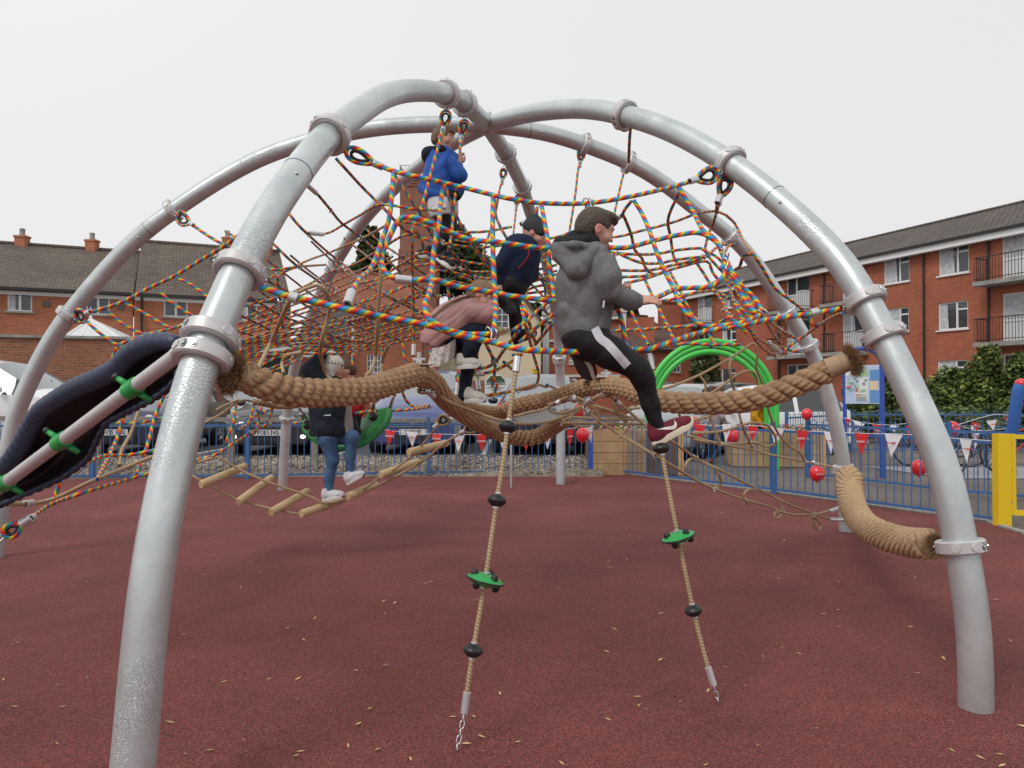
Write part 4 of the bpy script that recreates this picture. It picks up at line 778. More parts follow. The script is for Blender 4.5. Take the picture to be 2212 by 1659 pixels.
# ---- low central web
wb=net('rope_web','small loose web of rainbow rope hanging below the net near the two climbing shoes',base=(0,4.9,0))
for fr,*pts in (('q3',(0,1130),(130,1040),(260,920),(380,840)),('q3',(60,1230),(200,1110),(370,980)),('q3',(200,1250),(300,1130),(370,1050)),('q3',(80,920),(110,1050),(150,1200),(190,1350),(230,1500),(210,1590),(150,1630),(0,1640)),('q3',(90,870),(130,1000),(200,1230)),
  ('q2',(1760,1420),(1850,1460),(1980,1450),(2070,1400),(2140,1300),(2272,1130)),('q2',(1760,1440),(1850,1500),(1920,1500),(2050,1480),(2212,1395),(2300,1330)),('q2',(1980,1230),(2060,1400),(2060,1500),(2040,1620)),('w2',(1260,350),(1300,440),(1370,490),(1500,480)),('w2',(860,545),(1000,530)),('w2',(1170,525),(1330,515),(1500,490)),('w2',(1830,300),(1870,400),(1950,400),(2212,355),(2412,300),(2512,320)),('w2',(2090,290),(2050,400)),('q2',(2140,1400),(2212,1460)),('w2',(2512,300),(2620,345))):
    rope(wb,fr,dWEB,RN*1.05,M_RBT,*pts)
ferr(wb,'q2',dWEB,(1880,1497),(1965,1500),RN*1.7); g=MB(); q=trace('q2',dWEB,(2055,1390))[0]; g.ball(q,(.022,.022,.03)); g.build('connector',mat('grey_plastic',(.3,.3,.31),.4),wb,smooth=True)
# ---- left nets seen over the garden wall
ln=net('rope_net','narrow rainbow rope net reaching to the far left arch in front of the brick house',base=(-3,6.3,0))
for *pts,m in (((1640,200),(1800,310),(1990,420),M_RBT),((740,985),(880,940),(1060,880),(1310,750),(1500,660),(1750,510),(1950,390),(2080,290),M_RB),((930,960),(1060,1070),(1240,1160),(1400,1210),M_RBT),((1080,890),(1250,980),(1400,1070),(1480,1110),M_RBT),((1370,780),(1500,900),(1700,1020),M_RBT),((1520,670),(1650,730),(1800,840),M_RBT),((1020,1250),(1240,1170),(1480,1110),(1700,1040),(2000,950),M_RBT),((740,1040),(850,1140),(1010,1250),(1170,1290),M_RBT),((1010,1270),(960,1380),(900,1490),M_RBT),((1820,520),(1860,480),(1990,420),M_RD)):
    rope(ln,'q1',dNET,RN*(1.35 if m is M_RB else 1.1),m if m is not M_RB else M_RBT,*pts)
thimble(ln,P(148+16,686,5.85),P(187,677,dNET(187,677)),RN*1.3,M_RBT,w=.05); thimble(ln,P(382,465,5.85),P(410,482,dNET(410,482)),RN,M_RBT,w=.05)
lo=net('rope_net','low rainbow rope net hanging beneath the rubber hammock at the left edge',base=(-2.5,4.5,0))
for fr,*pts in (('w1',(270,1445),(450,1330),(700,1240),(1100,1120),(1300,1060),(1500,1010),(1670,960),(1850,910),(2000,820),(2212,690),(2342,640)),('w1',(720,990),(900,915),(1100,910),(1360,860)),('w1',(960,630),(1200,630),(1330,600),(1440,580)),('w1',(1430,370),(1340,570),(1280,800),(1180,1080)),('w1',(1070,580),(1020,740),(950,900),(840,1120)),('w1',(530,1130),(500,1190),(480,1265)),('w1',(1180,1060),(1240,1080),(1310,1075)),
  ('w1',(2042,480),(2010,650),(1950,800)),('w1',(2195,470),(2150,620),(2060,700)),('w1',(2042,690),(2140,650),(2212,560),(2290,545)),('w2',(60,440),(0,700),(-60,720)),('w2',(145,460),(130,560),(60,680)),('w2',(0,520),(60,540),(145,500)),('w2',(310,632),(390,632))):
    rope(lo,fr,dLOW,RN*1.05,M_RBT,*pts)
ferr(lo,'w1',dLOW,(180,1510),(285,1450),RN*2.2); thimble(lo,P(*px('w1',(30,1605))[0],3.7),P(*px('w1',(185,1505))[0],3.72),RN*1.2,M_RBT,w=.03)
# ---- steel hooks where net ropes cross
g=MB(); g.tube(smooth_path([(-.014,0,.016),(-.006,-.012,.022),(.004,-.012,.0),(-.004,-.012,-.022),(.008,-.01,-.026),(.014,0,-.016)],.008),.0032,5); g.tube(smooth_path([(.014,0,.016),(.02,-.01,.0),(.014,0,-.018)],.01),.0032,5)
hook0=None
def hooks(t,maxn=90,tol=14,big=1.0):
    global hook0
    R_=NETROPES[t.name]; pts=[]; pr=[[(proj(p),p) for p in r_[::2]] for r_ in R_]; cnt=0
    for i in range(len(pr)):
        for j in range(i):
            best=None
            A=np.array([q[0] for q in pr[i]]);B=np.array([q[0] for q in pr[j]])
            D_=((A[:,None]-B[None])**2).sum(-1); 
            while True:
                k=np.unravel_index(D_.argmin(),D_.shape)
                if D_[k]>tol: break
                pa,pb=pr[i][k[0]][1],pr[j][k[1]][1]
                if abs(pa.y-pb.y)<.3:
                    c=(pa+pb)/2
                    if all((c-e).length>.06 for e in pts): pts.append(c)
                D_[max(0,k[0]-5):k[0]+6,max(0,k[1]-5):k[1]+6]=1e9
    random.Random(1).shuffle(pts)
    for c in pts[:maxn]:
        if hook0 is None: hook0=g.build('hook',M_STL,t,smooth=True); o=hook0
        else: o=hook0.copy(); COL.objects.link(o); adopt(o,t)
        o.location=c; o.rotation_euler=(random.Random(c.x).uniform(-.3,.3),random.Random(c.z).uniform(-.6,.6),random.Random(c.y).uniform(-.4,.4)); o.scale=(big,)*3
    return len(pts)
print('hooks',hooks(cu,45,big=1.4),hooks(bn,90),hooks(bn2,80),hooks(bn3,80),hooks(wb,20),hooks(ln,20),hooks(lo,20))
# ================================================================ heavy twisted ropes
M_CRG=mat('brown_cargo_rope',(.47,.295,.165),.8,noise_amt=.22,noise_scale=25,bump=.6,bump_scale=420)
M_CRL=mat('pale_cargo_rope',(.56,.385,.22),.8,noise_amt=.2,noise_scale=25,bump=.6,bump_scale=420)
M_WHP=mat('tan_whipping',(.46,.32,.20),.8,bump=.4,bump_scale=300); M_FRY=mat('frayed_fibre',(.30,.18,.09),.9,noise_amt=.4,noise_scale=40)
def cargo(t,pts,R0,m,strands=3,pitch=.19,lump=13,lean=-2,sides=66,step=.0065,rr=None,name='twisted_rope',amp=1.0,dirn=1):
    p=smooth_path(pts,step); n=len(p); p=[p[0]]+[ (p[i-1]+p[i]*2+p[i+1])/4 for i in range(1,n-1)]+[p[-1]]
    def rf(u,L):
        f1=(strands*(u+dirn*L/(pitch*strands/4*1.33)))%1; d1=math.sqrt(max(0,1-(2*f1-1)**2))
        f2=(lump*u+lean*dirn*L/pitch*1.0+math.floor(strands*(u+dirn*L/(pitch*strands/4*1.33)))*.5)%1; d2=math.sqrt(max(0,1-(2*f2-1)**2))
        return .50+amp*(.38*d1+.26*d2*min(1,d1*1.6))
    rad=[(rr[0]+(rr[1]-rr[0])*i/(n-1)) if rr else R0 for i in range(n)]
    g=MB(); g.tube(p,rad,sides,rf=rf); o=g.build(name,m,t,smooth=True); return p
def tuft(t,c,d,r,L,n=1100,seed=1,spread=1.3):
    R=random.Random(seed); g=MB(); F_=frame(c,d)
    for i in range(n):
        v=Vector((R.gauss(0,1),R.gauss(0,1),R.gauss(0,1))).normalized()
        if v.z<-.25: v.z=-v.z
        b0=Vector((v.x*r*R.uniform(.3,1),v.y*r*R.uniform(.3,1),-.004)); l=L*R.uniform(.45,1.15); j_=lambda k:Vector((R.gauss(0,k),R.gauss(0,k),R.gauss(0,k)))*L
        p1=b0+v*l*.5*spread+j_(.08); p2=p1+v*l*.5+j_(.22); s=v.cross(Vector((R.gauss(0,1),R.gauss(0,1),R.gauss(0,1)))).normalized()*.0014
        g.quad([F_@(b0-s),F_@(b0+s),F_@(p1+s),F_@(p1-s)]); g.quad([F_@(p1-s),F_@(p1+s),F_@(p2)])
    g.build('frayed_end',M_FRY,t)
def dpath(pts): return [P(u,v,Y) for u,v,Y in pts]
r1=thing('cargo_rope','thick brown twisted rope from the left front leg down to the middle','rope',P(700,838,3.4))
p=cargo(r1,dpath([(530,814,2.98),(570,830,3.02),(603,840,3.08),(640,847,3.15),(703,849,3.3),(778,845,3.5),(828,832,3.7),(878,815,3.9),(905,809,4.05),(935,826,4.3),(962,862,4.7),(1000,893,5.2),(1055,925,5.7),(1110,944,5.9),(1155,945,5.9),(1190,926,5.8),(1222,902,5.6)]),.059,M_CRG,pitch=.175,lump=11)
g=MB(); w0=P(497,808,2.93); w1_=P(540,820,2.99); g.tube([w0,w1_],[.052,.056],28); g.tube([w0.lerp(w1_,.5),w0.lerp(w1_,.53)],.0585,28); g.build('whipping',M_WHP,r1,smooth=True,auto=50); tuft(r1,w0-(w0-w1_).normalized()*.012,w0-w1_,.052,.052,seed=2,n=5200,spread=1.1)
r2=thing('cargo_rope','thick brown twisted rope from the right front leg over a plate behind the climbing boy','rope',P(1500,868,4.3))
cargo(r2,dpath([(1790,800,3.98),(1740,823,4.0),(1684,845,4.05),(1631,861,4.1),(1560,871,4.2),(1481,870,4.3),(1431,866,4.45),(1385,852,4.65),(1345,838,4.9),(1306,832,5.2),(1270,836,5.4),(1225,850,5.7),(1180,864,6.0),(1130,873,6.2),(1085,890,6.5)]),.060,M_CRG,dirn=-1,pitch=.235,lump=12,strands=3)
cargo(r2,dpath([(1085,893,6.5),(1040,889,6.2),(1005,878,5.9),(975,868,5.8)]),.055,M_CRG,dirn=-1)
g=MB(); w0=P(1843,777,3.93); w1_=P(1786,797,3.97); g.tube([w0,w1_],[.05,.056],28); g.tube([w0.lerp(w1_,.45),w0.lerp(w1_,.48)],.0585,28); g.build('whipping',M_WHP,r2,smooth=True,auto=50); tuft(r2,w0-(w0-w1_).normalized()*.012,w0-w1_,.055,.056,seed=3,n=5200,spread=1.1)
r3=thing('cargo_rope','pale tan knobbly rope sagging low between the two right hand legs','rope',P(1900,1150,5))
cargo(r3,dpath([(1834,1030,7.5),(1836,1065,7.2),(1845,1100,6.6),(1868,1133,5.8),(1905,1155,5.0),(1955,1170,4.4),(2008,1176,3.85)]),.06,M_CRL,strands=3,lump=13,lean=-.35,rr=(.105,.068),pitch=.15,amp=1.15)
g=MB(); g.tube([P(2004,1175,3.9),P(2025,1178,3.75)],[.066,.062],28); g.build('whipping',M_WHP,r3,smooth=True,auto=50); g=MB(); g.tube([P(1833,1022,7.6),P(1835,1040,7.4)],[.09,.1],24); g.build('whipping',M_WHP,r3,smooth=True,auto=50); tuft(r3,P(2025,1178,3.75),P(2025,1178,3.75)-P(2004,1175,3.9),.05,.05,seed=4,n=1200,spread=1.0); tuft(r3,P(1833,1024,7.6),P(1833,1024,7.6)-P(1836,1040,7.4),.08,.06,seed=5,n=600)
def plate(t,u,v,Y,w=.10):
    c=P(u,v,Y); g=MB(); g.lathe([(.001,.004),(w*.5,.004),(w*.55,0),(w*.5,-.004),(.001,-.004)],Matrix.Translation(c)@Matrix.Diagonal((1,1,1,1)),22); g.build('steel_plate',M_CLP,t,smooth=True,auto=40)
    g=MB(); g.box(c+Vector((0,0,.018)),(.03,.02,.036)); g.tube([c+Vector((-.035,0,.03)),c+Vector((.035,0,.03))],.008,8); g.tube([c+Vector((0,0,.03)),c+Vector((0,0,.07))],.012,10); g.build('swivel',M_STL,t,smooth=True,auto=40)
plate(r1,905,788,4.05,.14); plate(r2,1309,815,5.2,.17); plate(r2,1272,822,5.3,.1)
g=MB(); g.tube([P(1272,816,5.3),P(1273,789,5.3)],.02,12); g.build('turnbuckle',M_FER,r2,smooth=True,auto=40)
plate(r2,1309,841,5.2,.15); plate(r1,925,847,4.2,.08)
# ================================================================ tan rope climbing web
dT=idw([(1240,900,5.2),(1040,900,4.9),(950,850,4.4),(1310,850,5.1),(1430,965,4.9),(1540,1000,5.6),(1700,1080,6.9),(1810,1110,7.5),(1800,1005,7.5),(1650,960,6.6),(1600,900,5.8),(1500,920,5.6),(1550,800,5.6),(1620,740,5.8),(1400,840,5.3),(1700,900,6.2),(1720,780,6.2)])
tw=thing('rope_web','tan rope climbing web spreading from the centre to the back right leg','rope web',(2,5.6,0)); NETROPES[tw.name]=[]
TR_=.0105
for fr,*pts in (('w3',(840,390),(930,460),(1200,690),(1380,790),(1600,940),(1800,1040),(2000,1140),(2212,1240),(2362,1320),(2612,1420),(2742,1460)),('w3',(650,520),(760,620),(950,740),(1200,890),(1400,1010),(1600,1130),(1800,1220),(2000,1290),(2212,1350),(2412,1420),(2612,1420),(2742,1390)),
 ('z5',(30,900),(180,990),(500,1110),(740,1190),(950,1240),(1180,1250),(1400,1220),(1580,1160),(1750,1090),(1900,990),(2100,880)),('z5',(960,1160),(1150,1110),(1300,1080),(1400,1040),(1420,1010),(1500,970),(1650,910)),('w3',(320,490),(330,530),(430,545),(520,520),(640,470)),
 ('w3',(500,580),(700,590),(900,600),(1120,600)),('w3',(420,630),(700,630),(950,640),(1130,640)),('w3',(680,470),(840,520),(1000,580),(1140,610)),('w3',(690,530),(900,520),(1100,500)),('w3',(1290,340),(1420,300),(1620,215),(1880,75),(2050,-40),(2100,-50),(2120,50),(2110,150),(2150,260),(2190,400),(2230,560),(2300,720),(2400,830),(2480,880),(2530,960)),
 ('w3',(1890,80),(1880,150),(1900,280),(1930,370)),('w3',(1620,220),(1670,290),(1670,380)),('w3',(1720,375),(1830,300),(1950,210),(2060,180),(2110,230),(2120,300)),('w3',(1440,540),(1470,620)),('w3',(1710,560),(1750,680),(1810,830)),('w3',(1960,540),(2000,680),(2080,850)),
 ('w3',(1550,720),(1750,710),(1900,680),(2010,640),(2100,630),(2200,650),(2260,720),(2280,800),(2212,840)),('w3',(1480,620),(1600,600),(1720,570)),('w3',(1500,740),(1600,760),(1750,800),(1950,810),(2100,800),(2212,840)),('w3',(1560,770),(1700,800),(1900,830),(2100,870),(2212,900),(2412,940),(2612,980),(2760,1005)),
 ('w3',(880,460),(880,500),(930,570),(990,630)),('w3',(1020,660),(940,740),(920,765)),('w3',(1280,880),(1210,910)),('w3',(1590,930),(1530,950),(1500,1000),(1495,1065)),('w3',(1760,1050),(1800,1100),(1790,1180),(1720,1200)),('w3',(2080,1200),(2020,1220),(2000,1280),(2040,1330)),
 ('w4',(70,1300),(120,1360),(110,1440),(60,1450),(60,1405),(110,1400)),('w4',(390,1440),(400,1520),(440,1550),(460,1510),(410,1455)),('w3',(500,580),(520,640),(600,660),(680,650)),('w3',(790,375),(670,440),(560,535),(430,620)),('w3',(560,410),(700,480),(760,600)),('w3',(820,400),(1000,410),(1150,400)),('w3',(500,400),(560,430),(620,500))):
    rope(tw,fr,dT,TR_,M_TN,*pts)
for fr,a,b_ in (('w4',(535,1465),(675,1468)),('w4',(535,1395),(625,1362)),('w3',(640,455),(690,425)),('w3',(630,500),(665,540)),('w3',(895,440),(945,490)),('w4',(385,975),(430,990)),('w3',(380,465),(415,440))): ferr(tw,fr,dT,a,b_,.02)
for u,v in ((1303,852),(1240,862)): g=MB(); c=P(u,v,5.2); g.ball(c,(.03,.025,.03)); g.tube([c-Vector((.05,0,0)),c+Vector((.05,0,0))],.009,8); g.build('shackle',M_STL,tw,smooth=True)
g=MB(); c=trace('w4',dT,(395,1445))[0]; g.lathe([(.012,-.01),(.022,-.008),(.022,.008),(.012,.01)],frame(c,Vector((0,1,.2))),14); g.build('ring',M_STL,tw,smooth=True)
print('hk',hooks(tw,40,tol=18))
mv=thing('rubber_platform','grey triangular rubber membrane laced to tan rope at the centre','platform',P(1180,905,5.2)); poly=trace('z5',lambda u,v:5.55-(v-880)*.012,(940,1170),(1060,1140),(1150,1112),(1400,1048),(1450,1105),(1640,1095),(1560,1150),(1400,1212),(1200,1245),(1050,1240))
g=MB(); c=sum(poly,Vector())/len(poly); 
for a,b_ in zip(poly,poly[1:]+poly[:1]): g.quad([a,b_,c]); g.quad([b_-Vector((0,0,.012)),a-Vector((0,0,.012)),c-Vector((0,0,.012))]); g.quad([a,a-Vector((0,0,.012)),b_-Vector((0,0,.012)),b_])
g.build('membrane',mat('grey_membrane',(.30,.29,.28),.6,bump=.3,bump_scale=30),mv)
g=MB()
for a,b_ in zip(poly,poly[1:]+poly[:1]):
    for k in range(max(1,int((b_-a).length/.06))):
        q=a.lerp(b_,(k+.5)/max(1,int((b_-a).length/.06))); o_=(q-c).normalized(); g.tube([q-o_*.01+Vector((0,0,.008)),q+o_*.02+Vector((0,0,.014)),q+o_*.025-Vector((0,0,.006)),q-o_*.01-Vector((0,0,.014))],.0025,5)
g.build('lacing',M_STL,mv)
# tan rope from the left hump to platform with thimble
tl=thing('support_rope','tan support rope clipped under the left cargo rope hump','rope',P(950,850,4.4)); thimble(tl,P(908,834,4.25),P(925,847,4.3),.012,M_TN,w=.03)
# ---- tan handrail loops near the left
dH=idw([(553,800,3.4),(620,690,3.6),(690,620,4.0),(700,700,4.2),(700,810,4.6),(820,600,4.2),(815,750,4.4),(795,812,4.2),(820,780,4.9),(610,780,4.8),(560,870,3.2),(640,880,3.6)])
th_=thing('rope_handrail','looping tan rope handrails hanging behind the left thick rope','rope',P(700,760,4.3))
for fr,*pts in (('q2',(-30,1560),(30,1430),(120,1250),(290,870),(380,790),(460,755),(540,735),(600,780),(640,900),(620,1020),(590,1120),(560,1250),(560,1350),(600,1480),(640,1540),(670,1560)),('q2',(1070,560),(1078,640),(1060,900),(1045,1200),(1030,1350),(1000,1460),(940,1530)),('q2',(1150,1250),(1110,1330),(1085,1420),(1075,1520)),('q2',(240,1500),(225,1430),(240,1370),(290,1335),(400,1315)),('w2',(-20,445),(100,470),(200,490),(340,482),(420,460))):
    rope(th_,fr,dH,.0115 if fr=='q2' else .0135,M_TN,*pts)
# ================================================================ rope ladder
dLd=idw([(430,1040,6.3),(515,1083,6.4),(600,1110,6.4),(720,1110,6.5),(800,1045,6.6),(900,980,6.5),(980,930,6.2),(1000,850,5.9)])
rl=thing('rope_ladder','tan rope ladder of round wooden rungs sagging under the white hatted climber','ladder',P(700,1100,6.4))
for pts in ((('w1'),(1640,1070),(1740,1130),(2050,1290),(2342,1370),(2612,1420),(2692,1400),(3072,1250),(3292,1090),(3362,1060),(3552,920),(3612,860),(3700,760),(3772,665)),(('w1'),(1640,990),(1850,922),(2100,1050),(2342,1150),(2662,1260),(2792,1320),(2952,1310),(3242,1180),(3612,985),(3852,800),(4012,700))):
    rope(rl,pts[0],dLd,.011,M_TN,*pts[1:])
M_WD=mat('pale_wood_rung',(.56,.41,.22),.6,noise_amt=.15,noise_scale=6)
for fr,a,b_ in (('w1',(1735,1165),(2125,1003)),('w1',(2060,1315),(2352,1100)),('w2',(130,1405),(450,1218)),('w2',(390,1418),(740,1300)),('w2',(790,1270),(1040,1160)),('w2',(1075,1080),(1405,962)),('w2',(1320,885),(1655,803))):
    (u0,v0),(u1,v1)=px(fr,a,b_); Y=dLd(u0,v0); A_=P(u0,v0,Y-.12); B_=P(u1,v1,Y+.3); g=MB(); g.tube([A_,A_.lerp(B_,.04),A_.lerp(B_,.96),B_],[.030,.036,.034,.029],18); g.build('rung',M_WD,rl,smooth=True,auto=50)
for fr,t_,e in (('w1',(3870,575),(3790,640)),('w1',(4110,650),(4020,700))): p=trace(fr,dLd,t_,e); thimble(rl,p[0],p[1],.014,M_TN,w=.04)
# lower-left tan guide rope
tg=thing('guide_rope','tan rope curving from the left edge past the front leg to the ladder','rope',P(200,1060,4.4))
rope(tg,'w1',dLOW,.012,M_TN,(60,1335),(110,1330),(300,1325),(500,1270),(800,1130),(1050,1030),(1340,920),(1500,950),(1640,1000),(1700,975),(1840,930)); ferr(tg,'w1',dLOW,(215,1330),(280,1320),.02)
rope(tg,'w1',dLOW,.012,M_TN,(1200,520),(1130,720),(1050,870),(1030,1000)); rope(tg,'w1',dLOW,.010,M_TN,(1700,700),(1750,640),(1900,560),(2080,440),(2212,450)); rope(tg,'w1',dLOW,.010,M_TN,(1870,520),(1900,500),(2060,430))
# ================================================================ hanging disc ropes
M_GRN=mat('green_plastic',(.03,.36,.085),.35,noise_amt=.08,noise_scale=6); M_BKP=mat('black_plastic',(.016,.016,.018),.38)
def disc(t,c,d,kind):
    F_=frame(c,d)
    if kind=='b':
        g=MB(); g.lathe([(.013,-.026),(.022,-.024),(.036,-.013),(.042,-.001),(.041,.004),(.034,.014),(.022,.024),(.013,.026)],F_,26); o=g.build('black_bead',M_BKP,t,smooth=True,auto=45)
    else:
        g=MB(); g.lathe([(.013,-.026),(.03,-.026),(.06,-.016),(.081,-.0025)],F_,36); g.lathe([(.081,.0025),(.06,.016),(.03,.026),(.013,.026)],F_,36); o=g.build('green_disc',M_GRN,t,smooth=True,auto=45)
        g=MB(); g.lathe([(.079,-.004),(.084,-.0025),(.084,.0025),(.079,.004)],F_,36); g.build('rim',M_BKP,o,smooth=True)
        for k in range(3):
            for sg in (-1,1):
                a=k*2.094+(.5 if sg>0 else 1.2); g=MB(); g.lathe([(.016,0),(.0155,.014),(.011,.024),(.0001,.027)],F_@Matrix.Translation((math.cos(a)*.052,math.sin(a)*.052,sg*.013))@(Matrix.Identity(4) if sg>0 else Matrix.Rotation(math.pi,4,'X')),14); g.build('stud',M_BKP,o,smooth=True)
    for s_ in (-1,1): q=F_@Vector((0,0,s_*.026)); q2=F_@Vector((0,0,s_*.036)); ferrule(t,q,q2,.0145)
def discrope(label,pts,items,fer,chain_end,tilt=None):
    t=thing('disc_rope',label,'climbing rope',(pts[-1].x,pts[-1].y,0)); p=rope(t,None,None,.0105,M_TN,pts3=pts)
    for (u,v,kind,tl) in items:
        b_=min(range(len(p)),key=lambda i:abs(proj(p[i])[1]-v)); d=(p[max(b_-1,0)]-p[min(b_+1,len(p)-1)]).normalized()+Vector(tl); disc(t,p[b_],d,kind)
    for a,b_,r_ in fer: ferrule(t,a,b_,r_)
    a=pts[-1]; e=chain_end; d=(e-a); n=int(d.length/.027); 
    for k in range(n):
        c=a+d*((k+.5)/n); F_=frame(c,d,Vector((1,0,0)) if k%2 else Vector((.2,1,0))); q=[F_@Vector((x*.0085,0,z*.0165)) for x,z in ((-1,-.5),(-1,.5),(-.5,.95),(.5,.95),(1,.5),(1,-.5),(.5,-.95),(-.5,-.95))]
        g=MB(); g.tube(q,.003,6,closed=True); g.build('chain_link',M_STL,t,smooth=True)
    return t
e1=gnd(986,1622,.01); pts=[P(1114,803,3.33),P(1106,862,3.3),P(1097,922,3.27),P(1085,1010,3.22),P(1073.5,1081,3.19),P(1048,1253,3.12),P(1022,1405,3.07),P(1009,1494,3.05),P(1003,1542,3.04)]
discrope('left hanging tan rope with green disc between black beads',pts,[(1097,922,'b',(0,0,0)),(1073,1081,'b',(0,0,0)),(1048,1253,'g',(.12,-.1,.1)),(1022,1405,'b',(0,0,0))],[(P(1117.5,770,3.35),P(1114,804,3.33),.017),(pts[-2],pts[-1],.0165)],e1)
e2=gnd(1553,1521,.01); Yb=e2.y; pts=[P(1408,798,3.62),P(1420,880,3.6),P(1428.6,968,3.58),P(1446,1065,3.55),P(1465,1160,3.52),P(1498,1319,3.49),P(1529,1440,3.46),P(1542,1481,3.45)]
discrope('right hanging tan rope with tilted green disc under the boy in grey',pts,[(1428,968,'b',(0,0,0)),(1465,1160,'g',(-.14,-.1,.1)),(1498,1319,'b',(0,0,0))],[(P(1401,764,3.63),P(1408,799,3.62),.018),(pts[-2],pts[-1],.0165)],e2)
# ================================================================ rubber hammock with pole and green brackets (left)
hm=thing('rubber_hammock','dark navy ribbed rubber hammock strung beside a grey bar at the left','hammock',P(200,950,3.4))
top=dpath([(385,742,2.98),(367,737,3.0),(340,738,3.05),(304,751,3.1),(279,768,3.15),(251,796,3.2),(215,816,3.25),(161,840,3.35),(107,874,3.45),(86,892,3.5),(68,921,3.55),(45,962,3.6),(21,998,3.65),(0,1010,3.7),(-60,1040,3.8)])
bot=dpath([(388,800,3.05),(370,833,3.1),(331,862,3.2),(295,880,3.3),(260,898,3.4),(230,915,3.45),(213,945,3.5),(192,988,3.6),(175,1004,3.65),(140,1029,3.7),(100,1049,3.75),(50,1070,3.8),(0,1092,3.85),(-30,1105,3.85),(-60,1120,3.9)])
M_NVY=mat('navy_rubber',(.03,.045,.085),.45,bump=.15,bump_scale=60); M_DRB=mat('black_membrane',(.014,.014,.017),.33,bump=.1,bump_scale=20)
tp=smooth_path(top,.0085); bp_=smooth_path(bot,.018)
g=MB(); g.tube(tp,[.030+.016*min(1,i/25) for i in range(len(tp))],28,rf=lambda u,L:1-.15*(1-abs(math.sin(L*math.pi/.05))**.5)); g.build('rolled_edge',M_NVY,hm,smooth=True)
g=MB(); g.tube(bp_,.014,14,rf=lambda u,L:1+.25*math.sin(L*2*math.pi/.07)); g.build('rolled_edge',M_NVY,hm,smooth=True)
g=MB(); K=90; NJ=14
for i in range(K+1):
    a=tp[int(i/K*(len(tp)-1))]; b_=bp_[int(i/K*(len(bp_)-1))]
    for j in range(NJ+1):
        s_=j/NJ; q=a.lerp(b_,s_)+Vector((0,.16*math.sin(math.pi*s_),0)); g.v.append(tuple(q))
for i in range(K):
    for j in range(NJ): a=i*(NJ+1)+j; g.f.append((a,a+1,a+NJ+2,a+NJ+1)); g.m.append(0); g.uv.append([(0,0)]*4)
mo=g.build('membrane',M_DRB,hm,smooth=True); md=mo.modifiers.new('thick','SOLIDIFY'); md.thickness=.012
A_=P(381,768,2.88); B_=P(-80,1112,3.75)
g=MB(); g.tube([A_,B_],.030,22); g.ball(A_,.032,seg=16,rings=10); g.build('bar',M_CLP,hm,smooth=True,auto=50)
for u,v in ((287,853),(133,966),(12,1060)):
    t_=min((abs(proj(A_.lerp(B_,k/400))[0]-u),k/400) for k in range(401))[1]; c=A_.lerp(B_,t_); d=(B_-A_).normalized(); F_=frame(c,d)
    g=MB(); g.lathe([(.031,-.038),(.036,-.036),(.036,.036),(.031,.038)],F_,24); rd=Vector((-.75,0,.5)); q0=c+Vector((-.02,.0,.03))
    for z in (-.03,0,.03): pass
    g.build('green_bracket',M_GRN,hm,smooth=True,auto=50)
    g=MB(); e1_=c+Vector((-.085,.03,.045)); e2_=c+Vector((.06,.03,-.055))
    for e_ in (e1_,e2_): g.tube([c.lerp(e_,.3),e_],[.016,.011],10)
    g.build('strap',M_GRN,hm,smooth=True); g=MB(); g.ball(e1_,.017); g.build('bolt_cap',M_BKP,hm,smooth=True)
# ================================================================ green swing seat
ss=thing('belt_swing','green curved rubber belt seat with black hubs behind the white hatted climber','swing',P(770,900,6.9))
inner=dpath([(672,903,7.2),(690,922,7.25),(715,939,7.3),(740,944,7.3),(762,934,7.3),(785,912,7.25),(806,884,7.2)]); outer=dpath([(654,912,6.9),(658,932,6.85),(678,951,6.8),(710,966,6.75),(745,970,6.75),(775,964,6.75),(805,948,6.8),(832,922,6.85),(844,896,6.9),(842,880,6.95)])
ip=smooth_path(inner,.02); op=smooth_path(outer,.02); g=MB(); K=60
for i in range(K+1):
    a=ip[int(i/K*(len(ip)-1))]; b_=op[int(i/K*(len(op)-1))]
    for j in range(7): g.v.append(tuple(a.lerp(b_,j/6)+Vector((0,-.04,-.01))*math.sin(math.pi*j/6)))
for i in range(K):
    for j in range(6): a=i*7+j; g.f.append((a,a+1,a+8,a+7)); g.m.append(0); g.uv.append([(0,0)]*4)
so_=g.build('seat',mat('green_rubber',(.02,.23,.055),.5,bump=.1,bump_scale=200),ss,smooth=True); md=so_.modifiers.new('t','SOLIDIFY'); md.thickness=.035; md.offset=0
for u,v in ((664,918),(806,900)):
    c=P(u,v,6.72); g=MB(); g.ball(c,(.042,.032,.045),seg=18,rings=12); h=g.build('hub',M_BKP,ss,smooth=True); g=MB(); g.ball(c+Vector((-.02,-.03,-.0)),.011); g.build('hub_cap',M_GRN,h,smooth=True)
for a,b_ in (((664,905),(645,880)),((806,885),(809,860)),((843,880),(850,856)),((655,905),(648,895))): q0=P(*a,6.75);q1=P(*b_,6.6); g=MB(); g.tube([q0,q1],.015,8); g.build('hanger_rod',M_STL,ss,smooth=True)
rope(ss,None,None,.012,M_TN,pts3=[P(852,856,6.6),P(858,835,6.5),P(866,800,6.3)])
